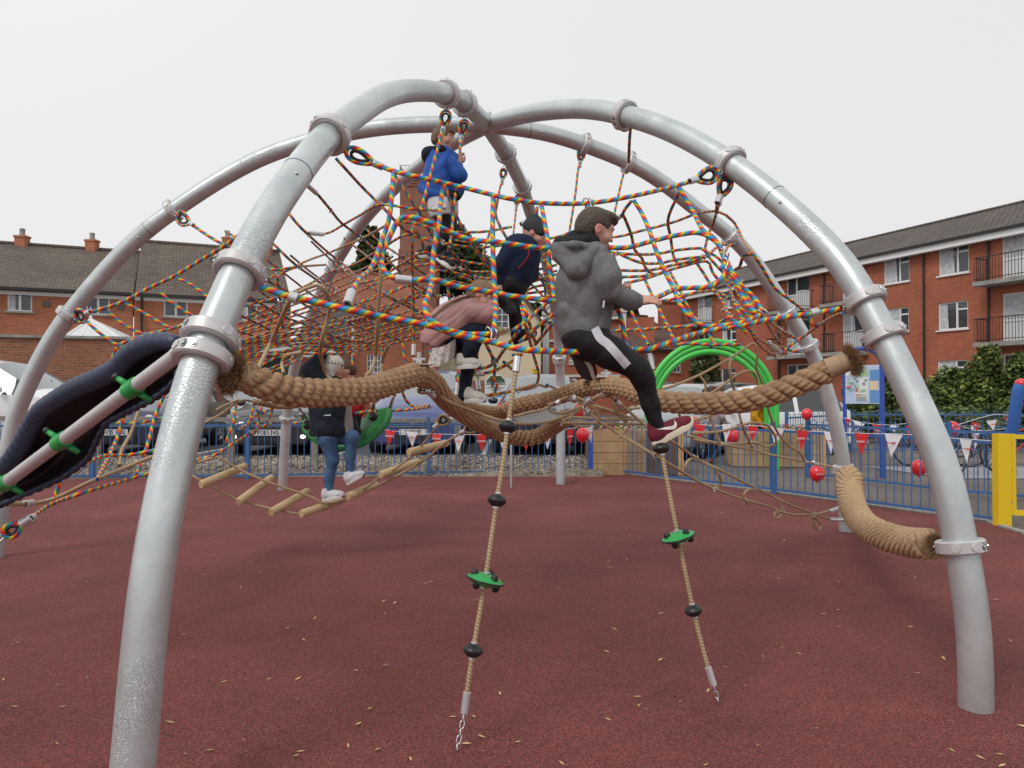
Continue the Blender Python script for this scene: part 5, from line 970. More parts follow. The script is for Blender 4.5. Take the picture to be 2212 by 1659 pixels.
# ================================================================ bow top fences
M_BLU=mat('blue_paint',(.05,.14,.33),.4,noise_amt=.12,noise_scale=3); M_DBL=mat('deep_blue_paint',(.03,.09,.42),.35); M_YEL=mat('yellow_paint',(.80,.55,.01),.4); M_DKB=mat('dark_blue_paint',(.03,.09,.2),.5)
def fence_run(t,a,b_,H=1.0,m=None,post0=True,sp=.112,hoops=True):
    m=m or M_BLU; a=Vector(a);b_=Vector(b_); d=b_-a; L=d.length; n=max(2,2*round(L/sp/2)); d.normalize(); g=MB(); r=.0075; zt=H-.09; up=Vector((0,0,1))
    for k in range(n):
        q=a+d*(L*(k+.5)/n)
        if k%2==0:
            q2=a+d*(L*(k+1.5)/n); rad=(q2-q).length/2; c=(q+q2)/2
            pts=[q+up*.07,q+up*(H-rad)]+[c+up*(H-rad)+(-d*math.cos(t_)+up*math.sin(t_))*rad for t_ in [math.pi*j/8 for j in range(1,8)]]+[q2+up*(H-rad),q2+up*.07]
            g.tube(pts,r,6)
    g.bar(a+up*zt,b_+up*zt,.012,.035); g.bar(a+up*.07,b_+up*.07,.012,.035)
    g.build('railing_panel',m,t,smooth=True,auto=40)
    if post0: p=MB(); p.box(a+up*(H*.52),(.06,.06,H*1.04)); p.build('post',m,t)
bf=thing('bow_top_fence','blue bow topped railings running straight along the stone bank','fence',gnd(700,1031)); pp=[gnd(u,v) for u,v in ((-430,1041),(-130,1040),(200,1037),(535,1036),(926,1029),(1276,1026))]
for a,b_ in zip(pp,pp[1:]): fence_run(bf,a,b_)
p=MB(); p.box(pp[-1]+Vector((0,0,.52)),(.075,.075,1.04)); p.build('post',M_DBL,bf)
bf2=thing('bow_top_fence','blue bow topped railings curving from the timber planter to the yellow gate','fence',gnd(1700,1070)); pp=[gnd(u,v) for u,v in ((1305,1021),(1671,1067),(2147,1133))]
pp2=[pp[0],pp[1],gnd(1905,1099),pp[2]]
for i,(a,b_) in enumerate(zip(pp2,pp2[1:])): fence_run(bf2,a,b_,post0=(i<2),H=1.0)
bf3=thing('bow_top_fence','dark blue bow topped railings along the far side of the play area by the hedge','fence',P(1950,900,17.5)); q=[P(1740,900,15.6),P(1835,900,18.2),P(2330,905,18.0)]; q=[Vector((a.x,a.y,0)) for a in q]
fence_run(bf3,q[1],q[2],H=1.02,m=M_BLU,sp=.13); fence_run(bf3,q[0]-Vector((.4,0,0)),q[1],H=1.02,sp=.13); 
bf4=thing('bow_top_fence','second row of blue railings crossing behind the white and red bunting','fence',P(2000,950,11)); q=[Vector((P(1745,950,12.8).x,12.8,0)),Vector((P(2050,950,10.6).x,10.6,0)),Vector((P(2330,950,9.5).x,9.5,0))]
fence_run(bf4,q[0],q[1],H=1.0,sp=.13); fence_run(bf4,q[1],q[2],H=1.0,sp=.13)
# knee rail at the car park edge
kr=thing('post_and_rail','weathered grey timber knee rail in front of the parked cars','rail',(-4,13.35,.2)); M_GTB=mat('grey_timber',(.25,.23,.20),.9,noise_amt=.25,noise_scale=8)
g=MB(); A_=Vector((P(-400,896,13.3).x,13.3,P(0,896,13.3).z-.04)); B_=Vector((P(1275,912,13.3).x,13.3,P(0,908,13.3).z-.02)); g.bar(A_,B_,.09,.075); g.build('rail',M_GTB,kr)
for u in (-60,210,500,680,1400-0 if False else 1290,990): x=P(u,950,13.3).x; t_=(x-A_.x)/(B_.x-A_.x); z=A_.z+(B_.z-A_.z)*min(1,t_); g=MB(); g.box((x,13.3,z/2),(.1,.1,z)); g.build('post',M_GTB,kr)
g=MB(); b0=gnd(1395/1+0,0) if False else None
x=P(1402,950,12.95).x; 
# grey bollard posts
def post_px(name,label,u,v0,Y,w,zb,m,cat='post'):
    a=P(u,v0,Y); g=MB(); g.tube([(a.x,Y,zb),(a.x,Y,a.z)],w/2,16); return tag(g.build(name,m,smooth=True,auto=40),label,cat)
post_px('bollard','round grey post behind the red balloon beside the timber planter',1386-0,905,13.4,.16,.0,M_GAL)
# ================================================================ yellow gate
gt=thing('gate','yellow tubular metal gate at the right edge of the red surface','gate',gnd(2165,1140)); g0=gnd(2165,1136); g=MB(); zt=P(2165,937,g0.y).z; 
w_=.145; g.box((g0.x,g0.y,zt/2),(w_,.1,zt)); g.build('gate_post',M_YEL,gt)
d=Vector((.93,-.36,0)); a=g0+Vector((w_*.5+.03,-.02,0)); g=MB(); up=Vector((0,0,1)); b_=a+d*1.25; z0=P(2190,1103,a.y).z-.02
g.bar(a+up*(zt-.03),b_+up*(zt-.03),.045,.045); g.bar(a+up*z0,b_+up*z0,.045,.055); g.bar(a+up*(z0-.02),a+up*(zt),.05,.05); g.bar(b_+up*z0,b_+up*(zt),.05,.05)
for k in range(1,10): q=a+d*(1.25*k/10); g.tube([q+up*z0,q+up*(zt-.03)],.011,8)
g.build('gate_leaf',M_YEL,gt,smooth=True,auto=40); g=MB()
for z in (.25,.6,zt-.12): g.tube([a+up*z-d*.03+Vector((0,-.03,0)),a+up*(z+.04)-d*.03+Vector((0,-.03,0))],.012,8)
g.build('hinge',M_STL,gt)
# ================================================================ planters, board, hoops, balloons, bunting
M_TMB=mat('oak_sleeper',(.40,.265,.14),.8,noise_amt=.28,noise_scale=2.5); M_TMD=mat('stained_sleeper',(.13,.085,.065),.8,noise_amt=.3,noise_scale=3)
M_FL=[mat('petal_%d'%i,c,.6) for i,c in enumerate(((.6,.02,.03),(.75,.35,.02),(.6,.03,.12),(.05,.14,.03),(.07,.2,.04)))]
def planter(label,c,sz,rz,corner,rows,lab2=0):
    t=thing('planter',label,'planter',c); M=Matrix.Translation(c)@Matrix.Rotation(rz,4,'Z'); w,d_,h=sz; rh=h/rows
    for k in range(rows):
        g=MB(); g.box(None,(w,d_,rh-.008),M=M@Matrix.Translation((0,0,rh*(k+.5)))); g.build('sleeper_course',M_TMB,t)
    if corner: g=MB(); g.box(None,(w*.38,.02,h-.02),M=M@Matrix.Translation((w*.30,-d_/2-.012,h/2))); g.build('stained_board',M_TMD,t)
    for sx_ in (1,): g=MB(); g.box(None,(.09,.05,h),M=M@Matrix.Translation((sx_*(w/2-.02),-d_/2-.03,h/2))); g.build('corner_post',mat('new_wood',(.58,.36,.16),.7,noise_amt=.15,noise_scale=5),t)
    V,F,MI=[],[],[]; R=random.Random(int(c[0]*10)); g=MB()
    for i in range(260):
        p=M@Vector((R.uniform(-w/2+.05,w/2-.05),R.uniform(-d_/2+.05,d_/2-.05),h+R.uniform(.0,.1))); s_=R.uniform(.012,.028); mi=R.choice((0,1,2,3,3,4,4)); 
        g.ball(p,(s_,s_,s_*.7),m=mi,seg=6,rings=4)
    g.build('bedding_flowers',M_FL,t)
c=gnd(1378,1029); planter('timber sleeper planter with bedding flowers beside the blue fence post',(c.x,c.y+.75,0),(1.60,1.1,.80),.02,True,4)
c=gnd(1690,1010); planter('second timber sleeper planter farther right behind the railings',(c.x,c.y+.55,0),(1.75,.9,.72),-.12,False,3)
ib=thing('notice_board','blue framed information board with arched top and pictures behind the railings','sign',gnd(1905,1033)); Yb=gnd(1905,1033).y+.1
g=MB(); pl=Vector((P(1825,900,Yb+.35).x,Yb+.35,0)); pr=Vector((P(1905,900,Yb).x,Yb,0)); 
for q in (pl,pr): z=P(1905,790,Yb).z; g.tube([q,q+Vector((0,0,z))],.045 if q is pr else .035,14)
mid=(pl+pr)/2; rad=(pr-pl).length/2; dd=(pr-pl).normalized(); zt=P(1905,790,Yb).z; g.tube([mid+Vector((0,0,zt))+(-dd*math.cos(a_)+Vector((0,0,1))*math.sin(a_)*1.05)*rad for a_ in [math.pi*k/14 for k in range(15)]],.04,12); g.build('frame',M_DBL,ib,smooth=True,auto=40)
fI=Fac(pl,pr); 
def rectI(x0,y0,x1,y1,off,fr='w4'): h=hole(fI,fr,x0,y0,x1,y1,off); return [fI.w(h[0],h[2],off),fI.w(h[1],h[2],off),fI.w(h[1],h[3],off),fI.w(h[0],h[3],off)]
g=MB(); q=rectI(655,130,975,465,.03); g.quad(q); g.build('board',mat('board_pale_blue',(.50,.60,.78),.4),ib)
bm=[mat('print_%d'%i,c,.5) for i,c in enumerate(((.13,.3,.6),(.75,.78,.75),(.75,.6,.42),(.35,.6,.35),(.7,.15,.12),(.2,.25,.3),(.55,.62,.66)))]
R=random.Random(8)
for i,(r_,mi) in enumerate((((668,235,770,330),6),((775,230,865,360),1),((880,170,970,262),0),((880,268,945,345),2),((880,350,970,455),0),((755,365,865,440),1),((670,180,765,225),1),((775,170,865,225),3))):
    g=MB(); g.quad(rectI(*r_,.036),mi); g.build('printed_panel',bm,ib)
g=MB()
for i in range(26): x=R.uniform(670,850); y=R.uniform(240,350); w_=R.uniform(8,30); g.quad(rectI(x,y,x+w_,y+w_*.7,.040+i*.0003),R.choice((0,3,4,5)))
for i in range(4): g.quad(rectI(762+i*24,380,778+i*24,398,.041),4 if i<2 else 3)
g.build('printed_pictures',bm,ib); g=MB()
for i in range(9): g.quad(rectI(760,404+i*4,858-R.uniform(0,20),405.6+i*4,.041),5)
g.build('printed_lines',bm,ib)
hp=thing('tunnel_hoops','three bright green arching tunnel hoops nested behind the fence','play hoop',P(1545,950,14.5)); M_LGR=mat('lime_green_plastic',(.07,.58,.09),.35)
for i,(ul,ur,vt,ub,ub2,Y) in enumerate(((1398,1677,737,1418,1700,14.0),(1404,1668,748,1413,1690,14.5),(1414,1655,760,1425,1680,15.0))):
    pts=[P(ul,1000-20,Y),P(ul+6,900,Y),P(ul+22,845,Y)]; c_=(ul+ur)/2; pts=[]
    A=(ur-ul)/2
    for k in range(25):
        a_=math.pi*k/24; pts.append(P(c_-A*math.cos(a_),890-(890-vt)*math.sin(a_)**.95,Y))
    pts=[Vector((pts[0].x,Y,0))]+pts+[Vector((pts[-1].x,Y,0))]; g=MB(); g.tube(smooth_path(pts,.08),.055,14); g.build('hoop',M_LGR,hp,smooth=True,auto=50)
M_RED=mat('red_balloon',(.78,.02,.03),.25,spec=.6,coat=.3)
b0=None
for i,(u,v,r,Y,lb) in enumerate(((1258,940,15,12.3,'red balloon tied beside the timber planter behind a white pennant'),(1584,943,15,11.8,'red balloon low in front of the second planter'),(1743,895,12,12.6,'red balloon on top of the far railing post'),(1765,1023,17,10.1,'red balloon touching the rail near the pale rope end'),(1985,1011,17,9.3,'red balloon hanging behind the right front leg'),(2058,926,15,11.0,'red balloon with white print beside the bicycle'),(1500,914,13,13.0,'red balloon half hidden by the burgundy shoe'),(2203,827,9,9.0,'x'))[:7]):
    c=P(u,v,Y); R_=r/FPX*Y; t=thing('balloon',lb,'balloon',c,'red balloons tied along the fences'); g=MB(); prof=[]
    for k in range(17):
        a_=math.pi*k/16; prof.append((max(.0005,math.sin(a_)*R_*(1-.06*(1+math.cos(a_)))),-math.cos(a_)*R_*1.06))
    g.lathe(prof,Matrix.Translation(c),24); g.build('balloon_skin',M_RED,t,smooth=True); g=MB(); g.lathe([(.001,-R_*1.0),(.006,-R_*1.06),(.014,-R_*1.16),(.001,-R_*1.15)],Matrix.Translation(c),10); g.build('knot',M_RED,t,smooth=True)
    if i in (5,3): text_mesh('print','KOMPAN',R_*.24,at(c+Vector((0,-R_*.99,0))),M_WHT,t)
M_FR=mat('red_pennant',(.62,.02,.025),.6); M_FW=mat('white_pennant',(.72,.72,.74),.6); M_RT=mat('red_print',(.6,.05,.06),.6)
def bunting(label,pts,Y,flags):
    t=thing('bunting',label,'bunting',P(pts[0][0],pts[0][1],Y(pts[0][0])))
    g=MB(); g.tube(smooth_path([P(u,v,Y(u)) for u,v in pts],.1),.005,6); g.build('cord',M_FW,t)
    for (x0,x1,yt0,yt1,xt,yt,col) in flags:
        a=P(x0,yt0,Y(x0)-.012);b_=P(x1,yt1,Y(x1)-.012);c=P(xt,yt,Y(xt)-.03); m_=M_FR if col=='r' else M_FW; g=MB(); n=6
        rows=[]
        for i in range(n+1):
            s_=i/n; l=a.lerp(c,s_); r_=b_.lerp(c,s_); off=Vector((0,.012*math.sin(s_*5+x0),0)); rows.append([l.lerp(r_,k/4)+off*(1 if k%2 else .3) for k in range(5)])
        for i in range(n):
            for k in range(4): g.quad([rows[i][k],rows[i][k+1],rows[i+1][k+1],rows[i+1][k]])
        f_=g.build('pennant',m_,t,smooth=True); wd=(b_-a).length; ctr=(a+b_)/2*.62+c*.38+Vector((0,-.032,0)); ang=math.atan2(b_.z-a.z,b_.x-a.x)
        M_=Matrix.Translation(ctr)@FACE@Matrix.Rotation(ang,4,'Z'); text_mesh('lettering','KOMPAN',wd*.19,M_,M_FW if col=='r' else M_RT,f_,bold=.0008)
YF=lambda u: 12.42
w2f=lambda l,fr,col: [ (FR[fr][0]+.25*x0,FR[fr][0]+.25*x1,FR[fr][1]+.25*y0,FR[fr][1]+.25*y1,FR[fr][0]+.25*xt,FR[fr][1]+.25*yt,c_) for (x0,x1,y0,y1,xt,yt,c_) in l]
bunting('red and white pennant bunting along the left railings',[(830,928),(877,934),(960,938),(1050,939),(1106,940),(1170,934),(1230,926),(1281,919)],YF,
 w2f([(1113,1207,690,698,1148,828,'r'),(1295,1398,702,712,1350,838,'w'),(1515,1610,722,727,1555,835,'r'),(1705,1805,730,733,1745,885,'w'),(1903,2000,732,733,1950,880,'r'),(2090,2190,732,730,2135,870,'w')],'w2','')+w2f([(75,165,737,735,122,873,'r'),(265,358,722,704,306,860,'w'),(473,537,692,683,497,842,'r'),(625,700,670,655,685,810,'w')],'w3',''))
def YR(u): 
    a,b_=gnd(1305,1021),gnd(2147,1133); t=(u-1305)/(2147-1305); 
    n=Vector((b_.y-a.y,-(b_.x-a.x),0)); r=ray(u,900); return (a.dot(n)/r.dot(n))*r.y-.06
bunting('red and white pennant bunting along the curved right hand railings',[(1480,915),(1520,918),(1590,920),(1640,920),(1700,928),(1760,932),(1860,936),(1950,938),(2050,946),(2140,952)],YR,
 w2f([(1570,1670,640,650,1620,820,'r'),(1815,1905,640,640,1845,810,'w'),(2030,2130,660,662,2080,790,'r'),(2232,2350,655,690,2270,830,'w')],'w3','')+w2f([(245,355,692,700,288,878,'r'),(485,580,708,712,545,905,'w'),(745,872,716,725,810,910,'r'),(1010,1165,722,735,1060,930,'w'),(1655,1760,770,780,1720,985,'w')],'w4',''))
YS=lambda u: 12.2-(u-1820)*.004
bunting('second string of red and white pennants sagging behind the right leg',[(1822,902),(1860,912),(1920,918),(1990,912),(2060,918),(2120,930),(2180,925)],YS,
 w2f([(670,715,590,600,690,690,'r'),(735,840,605,640,745,710,'w'),(900,975,640,650,935,780,'r'),(1045,1130,650,655,1085,720,'w'),(1195,1235,655,655,1212,800,'r'),(1240,1290,655,650,1262,810,'r'),(1750,1840,650,700,1790,860,'w'),(1760,1840,620,640,1800,700,'r')],'w4',''))
bunting('third pennant string rising to the blue pole at the right edge',[(2068,918),(2110,905),(2150,895),(2183,898)],lambda u:10.8,
 w2f([(1885,1975,615,600,1950,700,'w'),(2030,2095,590,565,2085,625,'r')],'w4',''))
# blue pole with red cap
bp2=thing('play_equipment_post','slanting bright blue post with red cap at the right edge','post',P(2190,900,9.5)); g=MB(); g.tube([P(2182,960,9.6),P(2199,845,9.3),P(2203,832,9.3)],.068,18); g.build('post',mat('bright_blue',(.05,.16,.50),.4),bp2,smooth=True,auto=50); g=MB(); g.ball(P(2206,828,9.3),(.075,.075,.06),seg=18,rings=10); g.build('cap',M_RED,bp2,smooth=True)
# path beyond the right-hand railings
flat('path',[(P(1745,960,16).x,19.5),(40,19.5),(40,15.2),(P(1745,960,15).x,15.2)],.0,M_PATH)
flat('pavement',[(7.5,12.6),(40,11.6),(40,14.2),(7.0,14.6)],.003,mat('grey_paving',(.30,.30,.31),.85,noise_amt=.15,noise_scale=2))
# ================================================================ signs
def sign(name,label,u0,v0,u1,v1,Y,m,cat='sign',post=True,arch=0):
    a=P(u0,v1,Y);b_=P(u1,v0,Y); t=thing(name,label,cat,((a.x+b_.x)/2,Y,CPZ)); w=b_.x-a.x; g=MB(); cx=(a.x+b_.x)/2
    poly=[(a.x,a.z),(b_.x,a.z),(b_.x,b_.z-arch)]+([(cx+w/2*math.cos(k*math.pi/12),b_.z-arch+arch*math.sin(k*math.pi/12)) for k in range(1,12)] if arch else [(b_.x,b_.z)]*0)+[(a.x,b_.z-arch)]
    g.prism(poly,Y-.02,Y+.02,Matrix.Identity(4)); g.build('panel',m,t)
    if post: g=MB(); g.tube([(cx,Y+.05,CPZ),(cx,Y+.05,b_.z-.1)],.03,10); g.build('pole',M_GAL,t,smooth=True,auto=50)
    return t,cx,a.z,b_.z,w
t,cx,z0,z1,w=sign('car_park_sign','white arched car park welcome sign in front of the cream building',1048,808,1094,858,19,mat('sign_white',(.7,.71,.7),.5),arch=.22)
g=MB(); g.prism([(cx-w*.45,z1-.27),(cx+w*.45,z1-.27),(cx+w*.42,z1-.16),(cx+w*.25,z1-.05),(cx-w*.25,z1-.05),(cx-w*.42,z1-.16)],18.972,18.979,Matrix.Identity(4)); g.build('picture_strip',mat('sign_picture',(.05,.08,.04),.5,noise_amt=.9,noise_scale=14),t)
M_SGT=mat('sign_black',(.03,.03,.035),.6); text_mesh('lettering','Welcome to Upton',.075,at((cx,18.965,z1-.235)),M_WHT,t); text_mesh('lettering','PAY AND DISPLAY\nCAR PARK',.055,at((cx,18.972,z1-.38)),M_SGT,t)
for k,c_ in ((0,(.1,.4,.1)),(1,(.1,.35,.6))): g=MB(); g.box((cx-w*.22+k*w*.36,18.975,z0+.04),(w*.3,.006,.07)); g.build('colour_panel',mat('sign_c%d'%k,c_,.5),t)
t,cx,z0,z1,w=sign('pay_here_sign','yellow pay here sign with a black arrow pointing down',1150,796,1165,818,19,mat('sign_yellow',(.72,.50,.03),.5),post=True)
text_mesh('lettering','PAY',.075,at((cx,18.974,z1-.055)),M_SGT,t); text_mesh('lettering','HERE',.07,at((cx,18.974,z1-.14)),M_SGT,t); g=MB(); g.prism([(cx,z0+.015),(cx+.035,z0+.06),(cx+.012,z0+.05),(cx+.012,z0+.085),(cx-.012,z0+.085),(cx-.012,z0+.05),(cx-.035,z0+.06)],18.972,18.979,Matrix.Identity(4)); g.build('arrow',M_SGT,t)
t,cx,z0,z1,w=sign('charges_sign','white charges notice below the yellow pay here sign',1142,819,1166,853,18.95,MATS['sign_white']); text_mesh('lettering','CHARGES\nAPPLY AT ALL\nTIMES',.042,at((cx,18.925,z0+.13)),M_SGT,t)
# ================================================================ bicycles
def bicycle(label,c,rz,col):
    t=thing('bicycle',label,'bicycle',c,'bicycles parked behind the railings'); M=Matrix.Translation(c)@Matrix.Rotation(rz,4,'Z'); fr_=mat('bike_'+col[0],col[1],.4)
    for x in (-.52,.52):
        g=MB(); g.tube([M@Vector((x+math.cos(a_)*.33,0,.34+math.sin(a_)*.33)) for a_ in [2*math.pi*k/28 for k in range(28)]],.02,8,closed=True); w_=g.build('wheel',M_RBK,t,smooth=True); g=MB(); 
        for k in range(12): a_=2*math.pi*k/12; g.tube([M@Vector((x,0,.34)),M@Vector((x+math.cos(a_)*.32,0,.34+math.sin(a_)*.32))],.003,4)
        g.build('spokes',M_STL,w_)
    V=lambda x,z:M@Vector((x,0,z)); g=MB()
    for a,b_ in (((-.52,.34),(-.1,.32)),((-.1,.32),(-.22,.82)),((-.52,.34),(-.2,.74)),((-.2,.74),(.35,.78)),((-.1,.32),(.38,.7)),((.33,.85),(.52,.34))): g.tube([V(*a),V(*b_)],.018,8)
    g.build('frame',fr_,t,smooth=True,auto=50); g=MB(); g.tube([V(.33,.85),V(.3,.98)],.014,8); g.tube([M@Vector((.3,-.28,.98)),M@Vector((.34,-.1,1.0)),M@Vector((.34,.1,1.0)),M@Vector((.3,.28,.98))],.014,8); g.build('handlebar',M_BKP,t,smooth=True); g=MB(); g.ball(V(-.24,.86),(.13,.07,.03)); g.build('saddle',M_BKP,t,smooth=True)
bicycle('black bicycle behind the railings near the yellow gate',(P(2110,960,13.2).x,13.2,0),.25,('k',(.03,.03,.035)))
bicycle('blue bicycle farther back with a shiny handlebar near the hedge',(P(2030,950,14.6).x,14.6,0),-.2,('b',(.03,.06,.2)))
bicycle('red bicycle behind the gate leaf',(P(2200,960,14).x,14.0,0),.2,('r',(.4,.02,.02)))
# ================================================================ cars
M_TYR=mat('tyre',(.02,.02,.02),.85); M_RIM=mat('alloy_rim',(.5,.5,.52),.3,metal=.7); M_CGL=mat('car_glass_sky_tint',(.24,.26,.27),.08,spec=1.0); M_CGS=mat('side_glass',(.04,.045,.05),.06,spec=.9); M_TRM=mat('black_trim',(.02,.02,.022),.6); M_LMP=mat('headlamp_glass',(.55,.57,.6),.1,metal=.3,coat=.5); M_AMB=mat('amber_lens',(.7,.2,.02),.3); M_RLN=mat('red_lens',(.45,.02,.02),.25); M_PLW=mat('plate_white',(.72,.72,.7),.5); M_PLY=mat('plate_yellow',(.75,.55,.05),.5)  # windscreen and rear glass colour lightened to stand for reflected sky
lit=mat('lit_lamp',(1,.9,.75),.3); lit.node_tree.nodes['Principled BSDF'].inputs['Emission Color'].default_value=(1,.85,.6,1); lit.node_tree.nodes['Principled BSDF'].inputs['Emission Strength'].default_value=5
def lerp_st(st,n=40):
    ys=[s[0] for s in st]; out=[]
    for k in range(n+1):
        y=ys[0]+(ys[-1]-ys[0])*k/n; out.append((y,)+tuple(float(np.interp(y,ys,[s[j] for s in st])) for j in range(1,6)))
    allY=sorted(set([o[0] for o in out]+ys)); return [(y,)+tuple(float(np.interp(y,ys,[s[j] for s in st])) for j in range(1,6)) for y in allY]
STY=dict(
 saloon=[(0,.62,.62,.58,.74,0),(.06,.74,.70,.66,.82,0),(.25,.84,.74,.74,.87,0),(.9,.95,.74,.83,.89,0),(1.12,.99,.74,.86,.895,0),(1.75,1.40,.60,.92,.895,1),(2.2,1.46,.60,.94,.895,1),(3.0,1.45,.59,.95,.89,1),(3.6,1.32,.57,.95,.88,1),(4.05,1.08,.64,.97,.86,0),(4.4,1.02,.66,.93,.83,0),(4.5,.75,.62,.7,.78,0)],
 hatch=[(0,.60,.58,.55,.72,0),(.06,.72,.68,.64,.80,0),(.22,.84,.70,.72,.83,0),(.75,.97,.70,.84,.845,0),(.95,1.02,.70,.88,.85,0),(1.6,1.42,.57,.93,.85,1),(2.0,1.50,.57,.95,.85,1),(2.9,1.49,.56,.97,.84,1),(3.45,1.38,.55,.99,.83,1),(3.8,1.02,.62,.98,.80,0),(3.88,.7,.62,.66,.78,0)],
 mpv=[(0,.62,.62,.58,.76,0),(.07,.78,.72,.68,.86,0),(.3,.92,.76,.8,.9,0),(.7,1.06,.76,.92,.905,0),(.85,1.10,.76,.95,.91,0),(1.75,1.60,.62,1.0,.91,1),(2.3,1.68,.62,1.02,.91,1),(3.6,1.66,.61,1.03,.9,1),(4.1,1.5,.6,1.04,.88,1),(4.35,1.1,.66,1.04,.86,0),(4.4,.75,.64,.7,.82,0)])
def car(label,loc,rz,style,paint,plate,sc=1.0,rear=False,logo=None,fog=False,group='cars parked nose to the playground',grille='bars',lamp='wedge'):
    t=thing('parked_car',label,'car',loc,group); M=Matrix.Translation(loc)@Matrix.Rotation(rz,4,'Z')@Matrix.Scale(sc,4)
    st=lerp_st(STY[style],44); cab=[s for s in STY[style] if s[5]==1]; y0c,y1c=cab[0][0],cab[-1][0]
    base=[s[0] for s in STY[style]]; yh=max(y for y in base if y<y0c); yr=min(y for y in base if y>y1c); L=st[-1][0]
    body=MB();gl=MB();W_=[]
    for (y,zt,wt,zb,wb,c) in st:
        bw=.02*math.sin(min(1,y/L)*math.pi); zl=.24 if .3<y<L-.3 else .3
        h=[(0,zt+.015),(wt*.5,zt+.008),(wt*.85,zt-.012),(wt,zt-.05 if zt-zb>.2 else zt-.03),(wb-.01,zb+.01),(wb+bw,zb-.12),(wb+bw+.01,.5),(wb-.01,.3),(wb-.12,zl-.06),(0,zl-.06)]
        W_.append([Vector((x,y,z)) for x,z in h])
    for i in range(len(st)-1):
        ym=(st[i][0]+st[i+1][0])/2
        for j in range(9):
            for sg in (-1,1):
                q=[W_[i][j],W_[i][j+1],W_[i+1][j+1],W_[i+1][j]]; q=[M@Vector((v.x*sg,v.y,v.z)) for v in q]
                if sg<0: q=q[::-1]
                glass=False
                if j<=2 and (yh<ym<y0c or y1c<ym<yr): glass=True
                if j==3 and (yh+.25<ym<yr-.12): 
                    glass=True
                    if abs(ym-(y0c+y1c)/2-.1)<.05 : glass=False
                wh=False
                (gl if glass else body).quad(q,1 if (glass and j==3) else 0)
    for i in (0,-1):
        r_=W_[i]; body.quad([M@v for v in r_]+[M@Vector((-v.x,v.y,v.z)) for v in r_[::-1][1:-1]])
    def fin(mb,name,m):
        o=mb.build(name,m,t); me=o.data; import bmesh
        bm=bmesh.new(); bm.from_mesh(me); bmesh.ops.remove_doubles(bm,verts=bm.verts,dist=.001); bm.to_mesh(me); bm.free(); me.polygons.foreach_set('use_smooth',[True]*len(me.polygons)); me.set_sharp_from_angle(angle=math.radians(38)); return o
    fin(body,'body',paint); fin(gl,'windows',[M_CGL,M_CGS])
    wb0=st[10][4]; wr=.31; T=lambda x,y,z: M@Vector((x,y,z))
    for x in (-1,1):
        for y in (.78,L-.85):
            w0=MB(); F_=M@Matrix.Translation((x*(wb0-.09),y,wr))@Matrix.Rotation(math.pi/2,4,'Y'); w0.lathe([(.2,-.1),(wr-.02,-.1),(wr,-.08),(wr,.08),(wr-.02,.1),(.2,.1)],F_,30); w_=w0.build('wheel',M_TYR,t,smooth=True,auto=40)
            a=MB(); a.lathe([(.2,-.08),(.21,.085*x),(.19,.09*x),(.17,.07*x)],F_,26); a.lathe([(.001,.08*x),(.05,.085*x),(.06,.06*x)],F_,14)
            for k in range(6): an=k*math.pi/3; a.bar(F_@Vector((0,0,.075*x)),F_@Vector((math.cos(an)*.2,math.sin(an)*.2,.08*x)),.05,.02,up=(F_.to_3x3()@Vector((0,0,1))))
            a.build('rim',M_RIM,w_)
            b_=MB(); b_.lathe([(wr+.0,-.12),(wr+.055,-.118),(wr+.055,.1),(wr+.02,.1)],M@Matrix.Translation((x*(wb0-.085),y,wr+.01))@Matrix.Rotation(math.pi/2,4,'Y'),30); b_.build('wheel_arch',M_TRM,t,smooth=True)
    # front (or rear) details at y~0
    fy=-.012; zb_=STY[style][1][1]
    e=MB(); e.box(None,(wb0*1.6,.05,.16),M=M@Matrix.Translation((0,.03,.30))); e.box(None,(wb0*.95,.04,.12),M=M@Matrix.Translation((0,fy+.005,.34))); e.build('bumper_intake',M_TRM,t)
    if not rear:
        e=MB(); gw=wb0*.62
        e.box(None,(gw*2*.82,.03,.13),M=M@Matrix.Translation((0,fy+.02,.585))); gr=e.build('grille',M_TRM,t)
        e=MB(); 
        for k in range(4 if grille=='bars' else 2): z=.545+.026*k if grille=='bars' else .54+.09*k; e.box(None,(gw*2*.8,.012,.007 if grille=='bars' else .016),M=M@Matrix.Translation((0,fy-.003,z)))
        e.build('grille_bars',M_RIM,gr)
        for x in (-1,1):
            h=MB(); F_=M@Matrix.Translation((x*wb0*.72,.07,.66))@Matrix.Rotation(-x*.45,4,'Z')@Matrix.Rotation(x*.12 if lamp=='wedge' else 0,4,'Y'); h.ball(None,1,M=F_@Matrix.Diagonal(((.19,.09,.075,1) if lamp=='wedge' else (.13,.07,.11,1))),seg=18,rings=12); ho=h.build('headlight',M_LMP,t,smooth=True)
            h=MB(); h.ball(None,1,M=F_@Matrix.Translation((-x*.03,-.055,0))@Matrix.Diagonal((.05,.04,.05,1)),seg=12,rings=8); h.build('headlight_bulb',M_RIM,ho,smooth=True)
            if fog: h=MB(); h.ball(None,1,M=M@Matrix.Translation((x*wb0*.72,.0,.36))@Matrix.Diagonal((.05,.03,.035,1)),seg=10,rings=6); h.build('fog_lamp',lit,t,smooth=True)
    else:
        for x in (-1,1): h=MB(); h.ball(None,1,M=M@Matrix.Translation((x*wb0*.84,.07,.78))@Matrix.Diagonal((.09,.07,.17,1)),seg=12,rings=8); h.build('tail_light',M_RLN,t,smooth=True)
    pz=.44 if not rear else .62
    e=MB(); e.box(None,(.52,.012,.112),M=M@Matrix.Translation((0,fy-.022,pz))); po=e.build('number_plate',M_PLY if rear else M_PLW,t)
